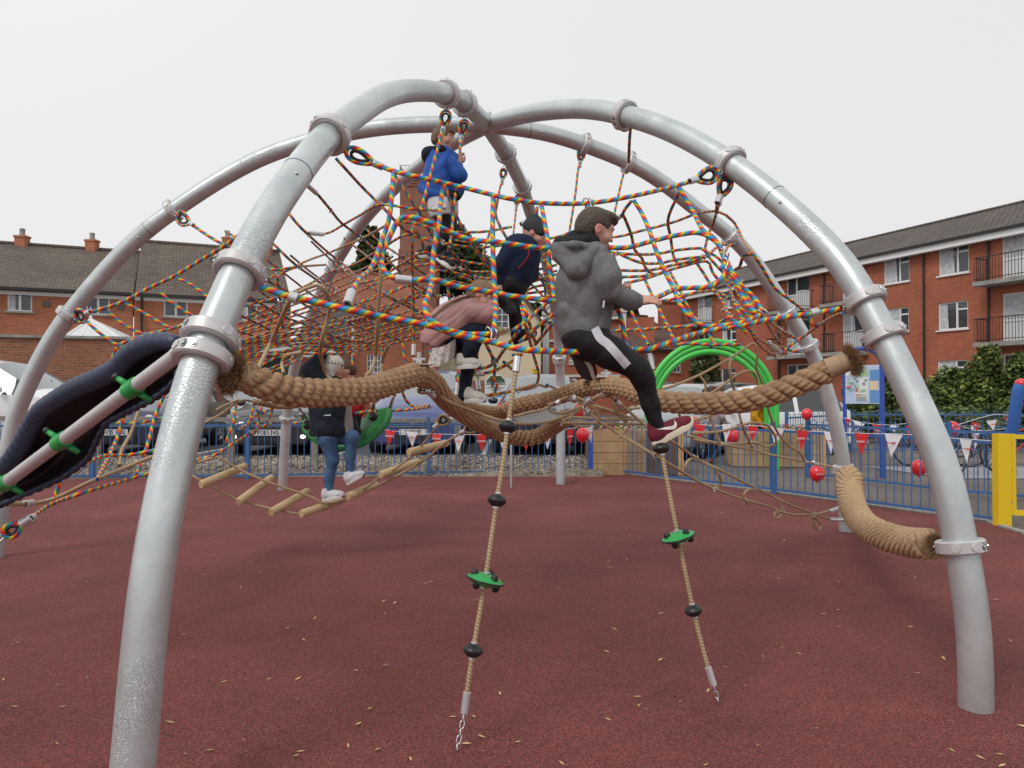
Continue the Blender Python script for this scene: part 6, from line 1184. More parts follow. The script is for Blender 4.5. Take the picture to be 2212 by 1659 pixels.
    if plate: text_mesh('plate_lettering',plate,.115,M@Matrix.Translation((0,fy-.031,pz))@FACE,M_SGT,po,sx=.85,bold=.001)
    if logo=='ringed': e=MB(); e.lathe([(.05,-.004),(.058,-.008),(.062,0),(.05,.004)],M@Matrix.Translation((0,fy-.02,.59))@Matrix.Rotation(math.pi/2,4,'X'),24); text_mesh('badge_letters','V\nW',.062,M@Matrix.Translation((0,fy-.022,.592))@FACE,M_RIM,t,bold=.002); e.build('badge',M_RIM,t,smooth=True)
    if logo=='shield': e=MB(); e.lathe([(.055,-.004),(.065,-.01),(.072,0),(.06,.004)],M@Matrix.Translation((0,fy-.02,.60))@Matrix.Rotation(math.pi/2,4,'X'),24); e.prism([(-.05,.64),(.05,.64),(.0,.52)],fy-.03,fy-.02,M); e.build('badge',M_RIM,t,smooth=True,auto=30)
    for x in (-1,1): e=MB(); e.ball(None,1,M=M@Matrix.Translation((x*(wb0+.1),y0c-.32,.98 if style!='mpv' else 1.08))@Matrix.Diagonal((.1,.06,.07,1)),seg=12,rings=8); e.build('wing_mirror',paint,t,smooth=True)
    if not rear:
        for x in (-.25,.35): e=MB(); e.tube([T(x,yh+.0,zb_+.28),T(x+.35,yh+.28,zb_+.5)],.008,5); e.build('wiper',M_TRM,t)
    return t
def paint(n,c,r=.25,metal=.2): return mat('car_paint_'+n,c,r,metal=metal,coat=.6)
pnav=paint('navy',(.028,.038,.08)); pblk=paint('black',(.035,.038,.044)); psil=paint('silver',(.34,.35,.36),.3,.5); pwht=paint('white',(.78,.78,.78),.3,0); pblu=paint('blue',(.07,.10,.24)); pgry=paint('grey',(.10,.105,.115),.3,.4)
X=lambda u,Y:P(u,900,Y).x
car('dark blue hatchback with round lamps, second car from the left',(X(248,13.9),13.9,CPZ),.02,'hatch',pnav,'BV55 XUL',lamp='round')
car('charcoal saloon with lit fog lamps and a ringed grille badge',(X(580,13.8),13.8,CPZ),.03,'saloon',pblk,'VO15 NG',fog=True,logo='ringed')
car('blue people carrier with shield badge behind the pennants',(X(893,14.0),14.0,CPZ),-.02,'mpv',pblu,'Y19 HD',logo='shield',grille='two')
car('black car seen from behind with a yellow number plate beside the centre leg',(X(1165,13.9),13.9,CPZ),-.06,'hatch',pblk,'AP1 4FT',rear=True,sc=1.05)
car('white small car side on at the left edge, nose pointing right',(X(226,17.0),17.0,CPZ),math.pi/2,'mpv',pwht,'WX02',group=None,lamp='round',sc=1.16)
car('silver car parked behind, seen between the left legs with red tail light',(X(505,20),20,CPZ),.1,'saloon',psil,'',rear=True,group=None)
car('silver estate on the far side of the car park right of the centre',(X(1060,19),18.8,CPZ),-.5,'mpv',psil,'',group=None)
car('grey hatchback beyond the rope web in front of the town houses',(X(1375,21),19.8,CPZ*0),-.75,'hatch',pgry,'',group=None,sc=1.05)
car('silver car with curved roof behind the timber planter',(X(1400,16.5),16.2,0),-.55,'mpv',psil,'',group=None)
car('dark grey people carrier behind the green hoops',(X(1440,25),24.5,0),-.9,'mpv',pgry,'',group=None,sc=1.1)
car('white people carrier side on behind the red balloon and green hoops',(X(1432,18.3),18.3,0),-math.pi/2,'mpv',pwht,'',group=None,sc=.98)
# ================================================================ people: implicit surfaces polygonised by surface nets
def _rc(X,Y,Z,a,b,ra,rb):
    ax,ay,az=a; bx,by,bz=b[0]-ax,b[1]-ay,b[2]-az; L2=bx*bx+by*by+bz*bz+1e-12
    px_,py_,pz_=X-ax,Y-ay,Z-az; h=np.clip((px_*bx+py_*by+pz_*bz)/L2,0,1)
    return np.sqrt((px_-bx*h)**2+(py_-by*h)**2+(pz_-bz*h)**2)-(ra+(rb-ra)*h)
def _el(X,Y,Z,c,r,Mi):
    x,y,z=X-c[0],Y-c[1],Z-c[2]
    u=Mi[0][0]*x+Mi[0][1]*y+Mi[0][2]*z; v=Mi[1][0]*x+Mi[1][1]*y+Mi[1][2]*z; w=Mi[2][0]*x+Mi[2][1]*y+Mi[2][2]*z
    k0=np.sqrt((u/r[0])**2+(v/r[1])**2+(w/r[2])**2); k1=np.sqrt((u/r[0]**2)**2+(v/r[1]**2)**2+(w/r[2]**2)**2)+1e-9
    return k0*(k0-1)/k1
ID3=((1,0,0),(0,1,0),(0,0,1))
def sdf_mesh(name,prims,h,mats,parent,k=.02,fold=0,foldf=14,matfn=None,seed=0,nz=0,nzf=60):
    """prims: ('c',a,b,ra,rb[,k]) capsule, ('e',c,r,M3[,k]) ellipsoid, ('-e',...) cut, ('-p',point,normal) cut half space"""
    lo=np.array([1e9]*3);hi=-lo
    for p in prims:
        if p[0]=='c': a,b=np.array(p[1]),np.array(p[2]); r=max(p[3],p[4]); lo=np.minimum(lo,np.minimum(a,b)-r);hi=np.maximum(hi,np.maximum(a,b)+r)
        if p[0]=='e': c=np.array(p[1]); r=max(p[2]); lo=np.minimum(lo,c-r);hi=np.maximum(hi,c+r)
    lo-=3*h+.01;hi+=3*h+.01; n=np.ceil((hi-lo)/h).astype(int)+1
    ax=[lo[i]+h*np.arange(n[i]) for i in range(3)]; F=np.full(n,.08,np.float32)
    for p in prims:
        if p[0]=='-p':
            X,Y,Z=np.meshgrid(*ax,indexing='ij',sparse=True); q,nn=p[1],p[2]; d=(X-q[0])*nn[0]+(Y-q[1])*nn[1]+(Z-q[2])*nn[2]; F=np.maximum(F,d.astype(np.float32)); continue
        kk=p[-1] if (p[0]=='c' and len(p)>5) or (p[0]!='c' and len(p)>4) else k
        if p[0]=='c': a,b=np.array(p[1]),np.array(p[2]); r=max(p[3],p[4]); l=np.minimum(a,b)-r; u=np.maximum(a,b)+r
        else: c=np.array(p[1]); r=max(p[2]); l=c-r;u=c+r
        m=kk+.05 if p[0][0]!='-' else .01+kk
        i0=np.maximum(0,((l-m-lo)/h).astype(int)); i1=np.minimum(n,((u+m-lo)/h).astype(int)+2); sl=tuple(slice(i0[i],i1[i]) for i in range(3))
        X,Y,Z=np.meshgrid(ax[0][sl[0]],ax[1][sl[1]],ax[2][sl[2]],indexing='ij',sparse=True)
        if p[0]=='c': D=_rc(X,Y,Z,p[1],p[2],p[3],p[4])
        else: D=_el(X,Y,Z,p[1],p[2],np.array(p[3]).T if not isinstance(p[3],Matrix) else np.array(p[3].transposed()))
        S=F[sl]
        if p[0][0]=='-': D=-D; hh=np.maximum(kk-np.abs(S-D),0)/max(kk,1e-6); F[sl]=np.maximum(S,D)+hh*hh*kk*.25
        else: hh=np.maximum(kk-np.abs(S-D),0)/max(kk,1e-6); F[sl]=np.minimum(S,D)-hh*hh*kk*.25
    if fold or nz:
        X,Y,Z=np.meshgrid(*ax,indexing='ij',sparse=True); s=seed*1.7
        if fold:
            w1=X+.25*np.sin(5*Z+s)*.3; w2=Y+.1*np.sin(7*X+s)
            a=np.sin(foldf*(Z*1.25+.55*w1+.3*w2)+2.2*np.sin(4.2*w1*2+3*Z+s)+1.3*np.sin(9*w2+s)); b=np.sin(foldf*1.9*(Z*.8-.9*w1)+1.8*np.sin(6*Z+5*w2+s))
            F=F+fold*(np.clip(1-np.abs(a)*1.25,0,1)**1.2*.75+np.clip(1-np.abs(b)*1.5,0,1)*.35-.25).astype(np.float32)
        if nz: F=F+(nz*(np.sin(nzf*X+3*np.sin(nzf*.31*Z+s))*np.sin(nzf*Y*1.1+2*np.sin(nzf*.4*X))*np.sin(nzf*.9*Z+1.5*np.sin(nzf*.5*Y+s)))).astype(np.float32)
    F[0]=F[-1]=1;F[:,0]=F[:,-1]=1;F[:,:,0]=F[:,:,-1]=1
    ins=F<0; c=np.zeros(tuple(n-1),np.int8)
    for dx in (0,1):
        for dy in (0,1):
            for dz in (0,1): c+=ins[dx:n[0]-1+dx,dy:n[1]-1+dy,dz:n[2]-1+dz]
    act=np.argwhere((c>0)&(c<8)); idx=np.full(tuple(n-1),-1,np.int32); idx[tuple(act.T)]=np.arange(len(act))
    acc=np.zeros((len(act),3)); cnt=np.zeros(len(act))
    I,J,K=act.T
    for axis in range(3):
        o=[q for q in range(3) if q!=axis]
        for d1 in (0,1):
            for d2 in (0,1):
                off=[0,0,0]; off[o[0]]=d1; off[o[1]]=d2; off2=list(off); off2[axis]=1
                f0=F[I+off[0],J+off[1],K+off[2]]; f1=F[I+off2[0],J+off2[1],K+off2[2]]; m=(f0<0)!=(f1<0); t=np.where(m,f0/(f0-f1+1e-12),0)
                pos=np.stack([I+off[0],J+off[1],K+off[2]],1).astype(float); pos[:,axis]+=t; acc[m]+=pos[m]; cnt[m]+=1
    V=acc/np.maximum(cnt,1)[:,None]*h+lo
    faces=[]
    for axis in range(3):
        o=[q for q in range(3) if q!=axis]; a=[slice(None)]*3; b=[slice(None)]*3; a[axis]=slice(0,-1); b[axis]=slice(1,None)
        E=ins[tuple(a)]!=ins[tuple(b)]; e=np.argwhere(E); e=e[(e[:,o[0]]>0)&(e[:,o[1]]>0)]
        flip=ins[tuple(e.T)]
        def vi(d1,d2): q=e.copy(); q[:,o[0]]-=d1; q[:,o[1]]-=d2; return idx[tuple(q.T)]
        q=np.stack([vi(1,1),vi(0,1),vi(0,0),vi(1,0)],1)
        if axis==1: q=q[:,::-1]
        q[~flip]=q[~flip][:,::-1]; faces.append(q)
    Fc=np.concatenate(faces); Fc=Fc[(Fc>=0).all(1)]
    me=bpy.data.meshes.new(name); me.vertices.add(len(V)); me.vertices.foreach_set('co',V.astype(np.float32).ravel())
    me.loops.add(len(Fc)*4); me.loops.foreach_set('vertex_index',Fc.ravel().astype(np.int32)); me.polygons.add(len(Fc)); me.polygons.foreach_set('loop_start',np.arange(0,len(Fc)*4,4,dtype=np.int32)); me.polygons.foreach_set('loop_total',np.full(len(Fc),4,np.int32))
    for m in mats: me.materials.append(m)
    me.update(calc_edges=True)
    if matfn is not None:
        C=V[Fc].mean(1); me.polygons.foreach_set('material_index',matfn(C).astype(np.int32))
    me.polygons.foreach_set('use_smooth',[True]*len(Fc)); me.validate(); o=bpy.data.objects.new(name,me); COL.objects.link(o)
    if parent is not None: adopt(o,parent)
    return o
M_SKN=mat('skin',(.60,.34,.25),.55,noise_amt=.1,noise_scale=14,spec=.35); M_LIP=mat('lips',(.45,.14,.12),.5); M_EYW=mat('eye_white',(.7,.7,.7),.3); M_EYD=mat('iris',(.05,.035,.025),.25); M_BRW=mat('brow',(.09,.05,.03),.8); M_EAR=mat('ear_flush',(.62,.25,.20),.55)
def cloth(n,c,rough=.85,amt=.14,sc=9,b=.35,bs=220): return mat('cloth_'+n,c,rough,noise_amt=amt,noise_scale=sc,bump=b,bump_scale=bs,spec=.25)
def hairm(n,c): return mat('hair_'+n,c,.55,noise_amt=.45,noise_scale=60,bump=.6,bump_scale=130)
def J(fr,u,v,Y): (a,b),=px(fr,(u,v)); return P(a,b,Y)
def head_prims(c,fd,up,s=1.0,neck=None):
    """c centre of the head, fd gaze direction, up crown direction, s scale (1 = 0.215 m head)"""
    fd=Vector(fd).normalized(); up=Vector(up); up=(up-fd*up.dot(fd)).normalized(); sd=fd.cross(up)   # right side of the person
    R3=Matrix((sd,fd,up)).transposed()   # columns side, forward, up
    W_=lambda x,y,z: tuple(Vector(c)+(sd*x+fd*y+up*z)*s)
    e=lambda x,y,z,rx,ry,rz,kk=.012: ('e',W_(x,y,z),(rx*s,ry*s,rz*s),R3,kk)
    pr=[e(0,-.012,.022,.074,.090,.083,.02),e(0,.028,-.03,.057,.058,.062,.03),e(0,.052,-.078,.028,.026,.022,.03),e(0,.062,.03,.05,.025,.03,.02)]
    pr+=[('c',W_(0,.083,.012),W_(0,.1005,-.022),.006*s,.0092*s,.012),e(-.010,.092,-.026,.007,.008,.006,.006),e(.010,.092,-.026,.007,.008,.006,.006)]
    for x in (-1,1):
        pr+=[('-e',W_(x*.031,.098,.008),(.017*s,.016*s,.011*s),R3,.012),e(x*.031,.074,.007,.0135,.0125,.0125,.003),e(x*.045,.058,-.026,.02,.02,.02,.02)]
        pr+=[e(x*.030,.082,.027,.019,.009,.005,.006),e(x*.077,-.008,-.004,.008,.019,.030,.006),('-e',W_(x*.0855,-.003,-.003),(.006*s,.010*s,.018*s),R3,.004)]
    pr+=[e(0,.088,-.050,.021,.010,.0055,.004),e(0,.086,-.0585,.018,.0105,.006,.004)]
    if neck is not None: pr+=[('c',W_(0,-.022,-.06),tuple(neck),.043*s,.048*s,.03)]
    def mf(C):
        r=C-np.array(c); x=r@np.array(sd)/s;y=r@np.array(fd)/s;z=r@np.array(up)/s; m=np.zeros(len(C),int)
        ax_=np.abs(x)
        m[((ax_-.031)**2/.0135**2+(z-.007)**2/.0068**2<1)&(y>.07)]=2
        m[((ax_-.031)**2+(z-.007)**2<.0058**2)&(y>.07)]=3
        m[(ax_<.022)&(np.abs(z+.054)<.0085)&(y>.083)]=1
        m[(ax_>.014)&(ax_<.047)&(np.abs(z-.029-.05*(.03-np.abs(ax_-.03)))<.0045)&(y>.055)]=4
        m[(ax_>.078)&(y<.02)&(y>-.04)&(z<.035)&(z>-.04)]=5
        return m
    return pr,mf,(sd,fd,up,W_,R3)
def hand_prims(wrist,dirv,nrm,s=1.0,curl=1.1,side=1,gap=.0195,grip=None):
    """palm plus five separate bent fingers; nrm = palm facing direction (fingers curl towards it)"""
    d=Vector(dirv).normalized(); n_=Vector(nrm); n_=(n_-d*n_.dot(d)).normalized(); sd=d.cross(n_)*side; w=Vector(wrist); pr=[]
    R3=Matrix((sd,d,n_)).transposed(); pr.append(('e',tuple(w+d*.042*s),(.038*s,.047*s,.0165*s),R3,.01)); pr.append(('c',tuple(w-d*.03*s),tuple(w+d*.015*s),.024*s,.025*s,.015))
    for i,(off,ln) in enumerate(((-1.5,.88),(-.5,1.0),(.5,.94),(1.5,.74))):
        p=w+d*(.078-.004*abs(off))*s+sd*(off*gap*s); a=curl*.45; q=p; r=.0088*s
        for seg,(l,da) in enumerate(((.040,curl*.5),(.025,curl*.9),(.019,curl*.6))):
            v=d*math.cos(a)+n_*math.sin(a); e=q+v*(l*ln*s); pr.append(('c',tuple(q),tuple(e),r,r*.92,.004)); q=e; r*=.93; a+=da
    b=w+d*.025*s-sd*.028*s; t1=b+(d*.55-sd*.7+n_*.35).normalized()*.035*s; t2=t1+(d*.75-sd*.1+n_*.75).normalized()*.028*s; pr+=[('c',tuple(b),tuple(t1),.0125*s,.0105*s,.008),('c',tuple(t1),tuple(t2),.0105*s,.009*s,.004)]
    return pr
def hair_prims(hd,s,length=.0,fringe=.0,full=1.0,c=None,cut=.01):
    sd,fd,up,W_,R3=hd; e=lambda x,y,z,rx,ry,rz,kk=.015: ('e',W_(x,y,z),(rx*s*full,ry*s*full,rz*s*full),R3,kk)
    pr=[e(0,-.016,.034,.084,.099,.088,.02),e(0,-.055,-.01,.068,.058,.07,.03),e(0,.045,.085,.055,.045,.028,.02)]
    if fringe: pr.append(e(0.005,.075,.066,.052,.026,.022+fringe,.012))
    pr+=[('-e',W_(0,.105,-.03),(.075*s,.082*s,.082*s),R3,.008),('-e',W_(.085,.02,-.02),(.03*s,.035*s,.05*s),R3,.006),('-e',W_(-.085,.02,-.02),(.03*s,.035*s,.05*s),R3,.006),('-e',W_(0,-.04,-.12),(.12*s,.12*s,.07*s),R3,.02)]
    return pr
def strip(name,pts,nrm_w,width,off,target,m,parent,inward=None):
    """thin cloth band laid on the surface of target"""
    me=target.data; bv=BVHTree.FromPolygons([v.co for v in me.vertices],[p.vertices for p in me.polygons]); pth=smooth_path(pts,.012); g=MB(); rows=[]
    for i,p in enumerate(pth):
        t=(pth[min(i+1,len(pth)-1)]-pth[max(0,i-1)]).normalized(); row=[]
        vw=(Vector((0,0,EYE))-p).normalized() if inward is None else Vector(inward); w_=t.cross(vw).normalized()
        for j in range(6):
            q=p+w_*(width*(j/5-.5)); hit,n_,_,_=bv.ray_cast(q+vw*.25,-vw)
            if hit is None: hit,n_,_,_=bv.find_nearest(q)
            if n_.dot(vw)<0: n_=-n_
            row.append(hit+n_*off)
        rows.append(row)
    for a,b in zip(rows,rows[1:]):
        for j in range(5): g.quad([a[j],a[j+1],b[j+1],b[j]])
    return g.build(name,m,parent,smooth=True)
def shoe(parent,heel,toe,up,L,m_up,m_sole,w=.085,swoosh=None,socks=None,ankle=None,hgt=.075,name='shoe'):
    heel=Vector(heel);toe=Vector(toe); d=(toe-heel).normalized(); up=Vector(up); up=(up-d*up.dot(d)).normalized(); sd=d.cross(up); c=lambda x,y,z: tuple(heel+sd*x+d*(y*L)+up*z)
    R3=Matrix((sd,d,up)).transposed(); pr=[('e',c(0,.16,.045),(w*.40,L*.17,.046),R3,.02),('e',c(0,.48,.038),(w*.42,L*.30,.040),R3,.03),('e',c(.0,.78,.030),(w*.48,L*.22,.030),R3,.03),('c',c(0,.22,.05),c(0,.24,hgt+.01),w*.40,w*.38,.02),('-p',c(0,0,.016),tuple(-up))]
    if True: pr.append(('-e',c(0,.24,hgt+.03),(w*.27,w*.3,.03),R3,.006))
    o=sdf_mesh(name,pr,.005,[m_up],parent,k=.02)
    out=[]; 
    for k in range(28):
        a=2*math.pi*k/28; y=.5-.5*math.cos(a)*1.0; ww=(.38+.13*math.sin(max(0,min(1,(y-.25)/.75))*math.pi)) * (1-.12*math.exp(-((y-.38)/.15)**2)); x=math.copysign(1,math.sin(a))*w*ww*abs(math.sin(a))**.55; out.append((x,y))
    g=MB(); 
    lay=[(1.0,-.006,0),(1.04,.004,0),(1.05,.016,0),(1.0,.024,0)]
    for (s_,z,_) in lay:
        for (x,y) in out: g.v.append(c(x*s_,(y-.5)*s_+.5,z+.018*max(0,(y-.82)/.18)**2))
    n=len(out)
    for k in range(len(lay)-1):
        for j in range(n): g.f.append((k*n+j,k*n+(j+1)%n,(k+1)*n+(j+1)%n,(k+1)*n+j)); g.m.append(0); g.uv.append([(0,0)]*4)
    g.f.append(tuple(range(n))[::-1]); g.m.append(1); g.uv.append([(0,0)]*n); g.f.append(tuple(range(3*n,4*n))); g.m.append(0); g.uv.append([(0,0)]*n)
    so=g.build('sole',m_sole,o,smooth=True,auto=40)
    if swoosh is not None:
        me=o.data; bv=BVHTree.FromPolygons([v.co for v in me.vertices],[p.vertices for p in me.polygons])
        for sg in (-1,1):
            g=MB(); top=[(.64,.056),(.595,.040),(.53,.036),(.42,.044),(.20,.060)]; bt=[(.64,.056),(.635,.034),(.56,.019),(.45,.026),(.20,.060)]
            tp=smooth_path([Vector((a,b,0)) for a,b in top],.03); bt_=smooth_path([Vector((a,b,0)) for a,b in bt],.03); N_=20; rows=[]
            for i in range(N_+1):
                a=tp[int(i/N_*(len(tp)-1))];b=bt_[int(i/N_*(len(bt_)-1))]; row=[]
                for k in range(3):
                    q=a.lerp(b,k/2); p0=Vector(c(sg*.12,q.x,q.y+.012)); hit,n_,_,_=bv.ray_cast(p0,-sd*sg)
                    if hit is None: hit,n_,_,_=bv.find_nearest(p0)
                    if n_.dot(sd*sg)<0: n_=-n_
                    row.append(hit+n_*.0022)
                rows.append(row)
            for a,b in zip(rows,rows[1:]):
                for k in range(2): g.quad([a[k],a[k+1],b[k+1],b[k]])
            g.build('side_mark',swoosh,o,smooth=True)
    g=MB(); 
    for k in range(4):
        y=.36+.075*k; z=.084-.010*k; g.tube(smooth_path([c(-w*.24,y,z-.012),c(0,y+.01,z+.001),c(w*.24,y,z-.012)],.01),.0028,6)
    g.build('laces',MATS.get('laces_'+m_up.name) or mat('laces_'+m_up.name,(.6,.58,.55) if socks is None else socks,.7),o,smooth=True)
    return o
V3=lambda *a: Vector(a)
def person(label,loc,cat='child'): return thing('person',label,cat,loc)
# ---------------------------------------------------------------- boy in grey hoodie (front)
def boy_grey():
    Y=3.6; t=person('boy in grey hoodie and black tracksuit stepping onto the right disc rope',P(1290,850,Y),'boy')
    hc=J('q3',722,262,Y); fd=V3(.93,.20,-.30); up=V3(.22,-.04,1); s=.93
    neck=J('q3',640,430,Y); hp,mf,hd=head_prims(hc,fd,up,s,neck)
    sh=J('q3',770,540,Y-.10); el=J('q3',870,800,Y-.13); wr=J('q3',1075,868,Y-.08)
    shL=J('q3',640,520,Y+.13); elL=J('q3',860,760,Y+.22); wrL=J('q3',905,880,Y+.02)
    ch=J('q3',610,640,Y); wa=J('q3',615,960,Y); hipR=J('hb',420,200,Y-.06); hipL=J('hb',380,220,Y+.08)
    kR=J('hb',1010,560,Y-.05); aR=J('hb',1262,1245,Y+.0); kL=J('hb',700,330,Y+.16); aL=J('hb',330,410,Y+.10)
    g1=J('q3',1150,862,Y-.08)
    bp=hp+[('c',neck,ch,.05,.09,.04),('c',ch,wa,.088,.08,.04),('c',neck,sh,.04,.04,.03),('c',sh,el,.035,.028),('c',el,wr,.028,.021),('c',neck,shL,.04,.04),('c',shL,elL,.035,.028),('c',elL,wrL,.028,.021),
        ('c',wa,hipR,.08,.06,.04),('c',wa,hipL,.08,.06,.04),('c',hipR,kR,.052,.036),('c',kR,aR,.036,.022),('c',hipL,kL,.052,.036),('c',kL,aL,.036,.022),('c',aR,J('hb',1350,1330,Y),.022,.02),('c',aL,J('hb',330,480,Y+.04),.022,.02)]
    bp+=hand_prims(wr,g1-wr,V3(.1,.6,-.75),.9,.75,-1)+hand_prims(wrL,V3(.2,-.3,.9),V3(.9,.2,.1),.85,1.5,1)
    sdf_mesh('body',bp,.0058,[M_SKN,M_LIP,M_EYW,M_EYD,M_BRW,M_EAR],t,k=.02,matfn=mf)
    hm_=hairm('dark_brown',(.07,.048,.032)); hpz=hair_prims(hd,s,fringe=0,full=.97)
    W_=hd[3]; R3=hd[4]
    hpz+=[('e',W_(0,.045,.088),(.062*s,.052*s,.026*s),R3,.015),('e',W_(0,.080,.072),(.050*s,.020*s,.018*s),R3,.01)]
    sdf_mesh('hair',hpz,.005,[hm_],t,nz=.0018,nzf=190)
    gm=cloth('grey_marl',(.165,.165,.17),amt=.18,sc=30)
    Q=lambda u,v,dY=0: J('q3',u,v,Y+dY)
    hood=[('c',Q(620,570,.02),Q(622,760,.0),.112,.122,.06),('c',Q(618,700,.0),Q(622,960,.0),.122,.124,.06),('c',Q(620,960),Q(628,1075),.127,.116,.04),('c',Q(612,1085,-.0),Q(622,1122,-.0),.124,.121,.006),
      ('c',Q(700,500,-.05),Q(560,500,.06),.075,.075,.05),('c',Q(640,1090,-.02),Q(600,1085,.03),.113,.113,.01),
      ('c',sh,Q(840,700,-.14),.068,.060,.035),('c',Q(835,690,-.14),el,.060,.054,.03),('c',el,Q(1000,860,-.10),.053,.044,.025),('c',Q(1000,860,-.10),Q(1060,872,-.08),.044,.038,.02),('c',Q(1055,872,-.08),Q(1080,876,-.08),.034,.031,.006),
      ('c',shL,elL,.062,.052,.03),('c',elL,wrL-V3(0,0,.0),.05,.034,.02)]
    # hood lying on the back with an open rim
    hd_=[('e',Q(545,480,-.03),(.112,.10,.060),ID3,.02),('c',Q(410,430,-.05),Q(560,605,-.125),.038,.050,.02),('c',Q(560,605,-.125),Q(720,440,-.115),.050,.032,.02),('c',Q(375,398,-.03),Q(520,385,-.135),.020,.020,.01),('c',Q(520,385,-.135),Q(715,410,-.11),.020,.018,.01),('c',Q(375,398,-.03),Q(480,335,.06),.020,.020,.012),('c',Q(480,335,.06),Q(600,340,.09),.021,.02,.012),('-e',Q(550,355,.0),(.122,.118,.046),ID3,.008)]
    sdf_mesh('hood',hd_,.0058,[gm],t,k=.015,fold=.006,foldf=20,seed=9)
    sdf_mesh('hood_lining',[('c',Q(430,385,.0),Q(640,372,.0),.045,.06,.03),('c',Q(560,340,.03),Q(660,370,-.04),.045,.05,.03),('e',Q(560,385,.0),(.105,.10,.03),ID3,.02)],.0062,[cloth('black_lining',(.02,.02,.022))],t,fold=.01,foldf=26)
    ho=sdf_mesh('hoodie',hood,.0062,[gm,cloth('black_lining',(.02,.02,.022)),cloth('rib_grey',(.16,.16,.165),amt=.05)],t,k=.02,fold=.017,foldf=11,seed=3,
        matfn=lambda C:np.where((((C-np.array(Q(545,352,.0)))/np.array([.096,.11,.048]))**2).sum(1)<1,1,0))
    g=MB(); g.tube([Q(795,870,-.165),Q(788,930,-.165)],.005,6); g.build('zip_pull',M_STL,ho)
    bk=cloth('black_poly',(.014,.014,.016),.6,.1,bs=80); H=lambda u,v,dY=0: J('hb',u,v,Y+dY)
    tr_=[('c',H(400,165,-.0),H(420,235,0),.114,.10,.04),('c',H(420,225,-.05),H(720,390,-.06),.090,.076,.04),('c',H(720,390,-.06),kR,.076,.060,.03),('c',kR,H(1080,680,-.04),.058,.052,.03),('c',H(1080,680,-.04),H(1170,980,-.02),.052,.042,.03),('c',H(1170,980,-.02),H(1262,1265,0),.042,.036,.02),
      ('c',H(340,230,.08),H(600,330,.15),.088,.070,.04),('c',H(600,330,.15),kL,.07,.06,.03),('c',kL,H(480,380,.16),.056,.048,.03),('c',H(480,380,.16),aL,.046,.034,.02),('c',H(560,250,0),H(640,330,0),.07,.06,.05)]
    tt=sdf_mesh('trousers',tr_,.006,[bk],t,k=.03,fold=.007,foldf=14,seed=5)
    strip('white_stripe',[H(520,95,-.1),H(585,215,-.1),H(690,300,-.1),H(905,540,-.1)],None,.040,.0025,tt,cloth('white_tape',(.62,.62,.66),amt=.05),t)
    bg_=cloth('burgundy',(.16,.022,.035),.8); sole=[mat('cream_sole',(.72,.66,.50),.6),mat('black_sole',(.03,.028,.026),.7,bump=.4,bump_scale=200)]
    shoe(t,H(1215,1475,.0),H(1665,1215,.0),V3(-.45,.0,.89),.228,bg_,sole,.088,swoosh=mat('mark_white',(.75,.72,.66),.5),hgt=.09)
    shoe(t,H(245,300,-.02),H(450,690,.02),V3(.75,.62,.35),.205,bg_,sole,.086,swoosh=MATS['mark_white'],hgt=.08)
    return t
boy_grey()
# ---------------------------------------------------------------- generic clothed climber
def climber(label,cat,Y,s,head,fd,up,neck,arms,torso,legs,skin_r=1.0,hair=None,jacket=None,trousers=None,shoes=(),extra=None,hands=(),h=.0075,name=None,base=None):
    t=person(label,base or torso[0][0],cat); hp,mf,hd=head_prims(head,fd,up,s,neck); bp=list(hp)
    bp+=[('c',neck,torso[0][0],.045*s,torso[0][1]*.7,.03)]
    for (a,ra),(b,rb) in zip(torso,torso[1:]): bp.append(('c',a,b,ra*.75,rb*.75,.03))
    for A in arms:
        bp.append(('c',torso[0][0],A[0],.05*s,.034*s,.03))
        for a,b in zip(A,A[1:]): bp.append(('c',a,b,.030*s,.024*s))
    for Lg in legs:
        bp.append(('c',torso[-1][0],Lg[0],.07*s,.055*s,.03)); 
        for a,b,r0,r1 in zip(Lg,Lg[1:],(.052,.036),(.036,.022)): bp.append(('c',a,b,r0*s,r1*s))
    for hnd in hands: bp+=hand_prims(*hnd)
    sdf_mesh('body',bp,h*.85,[M_SKN,M_LIP,M_EYW,M_EYD,M_BRW,M_EAR],t,k=.02,matfn=mf)
    if hair: 
        pr=hair_prims(hd,s,fringe=hair[1]) ; sdf_mesh('hair',pr,.006,[hair[0]],t,nz=.003,nzf=130)
    if jacket: sdf_mesh(jacket[0],jacket[1],h,jacket[2],t,k=.03,fold=jacket[3] if len(jacket)>3 else .006,foldf=jacket[4] if len(jacket)>4 else 20,seed=len(label),matfn=jacket[5] if len(jacket)>5 else None)
    if trousers: sdf_mesh(trousers[0],trousers[1],h,trousers[2],t,k=.03,fold=.004,foldf=24,seed=2,matfn=trousers[3] if len(trousers)>3 else None)
    for sh in shoes: shoe(t,**sh)
    if extra: extra(t,hd)
    return t
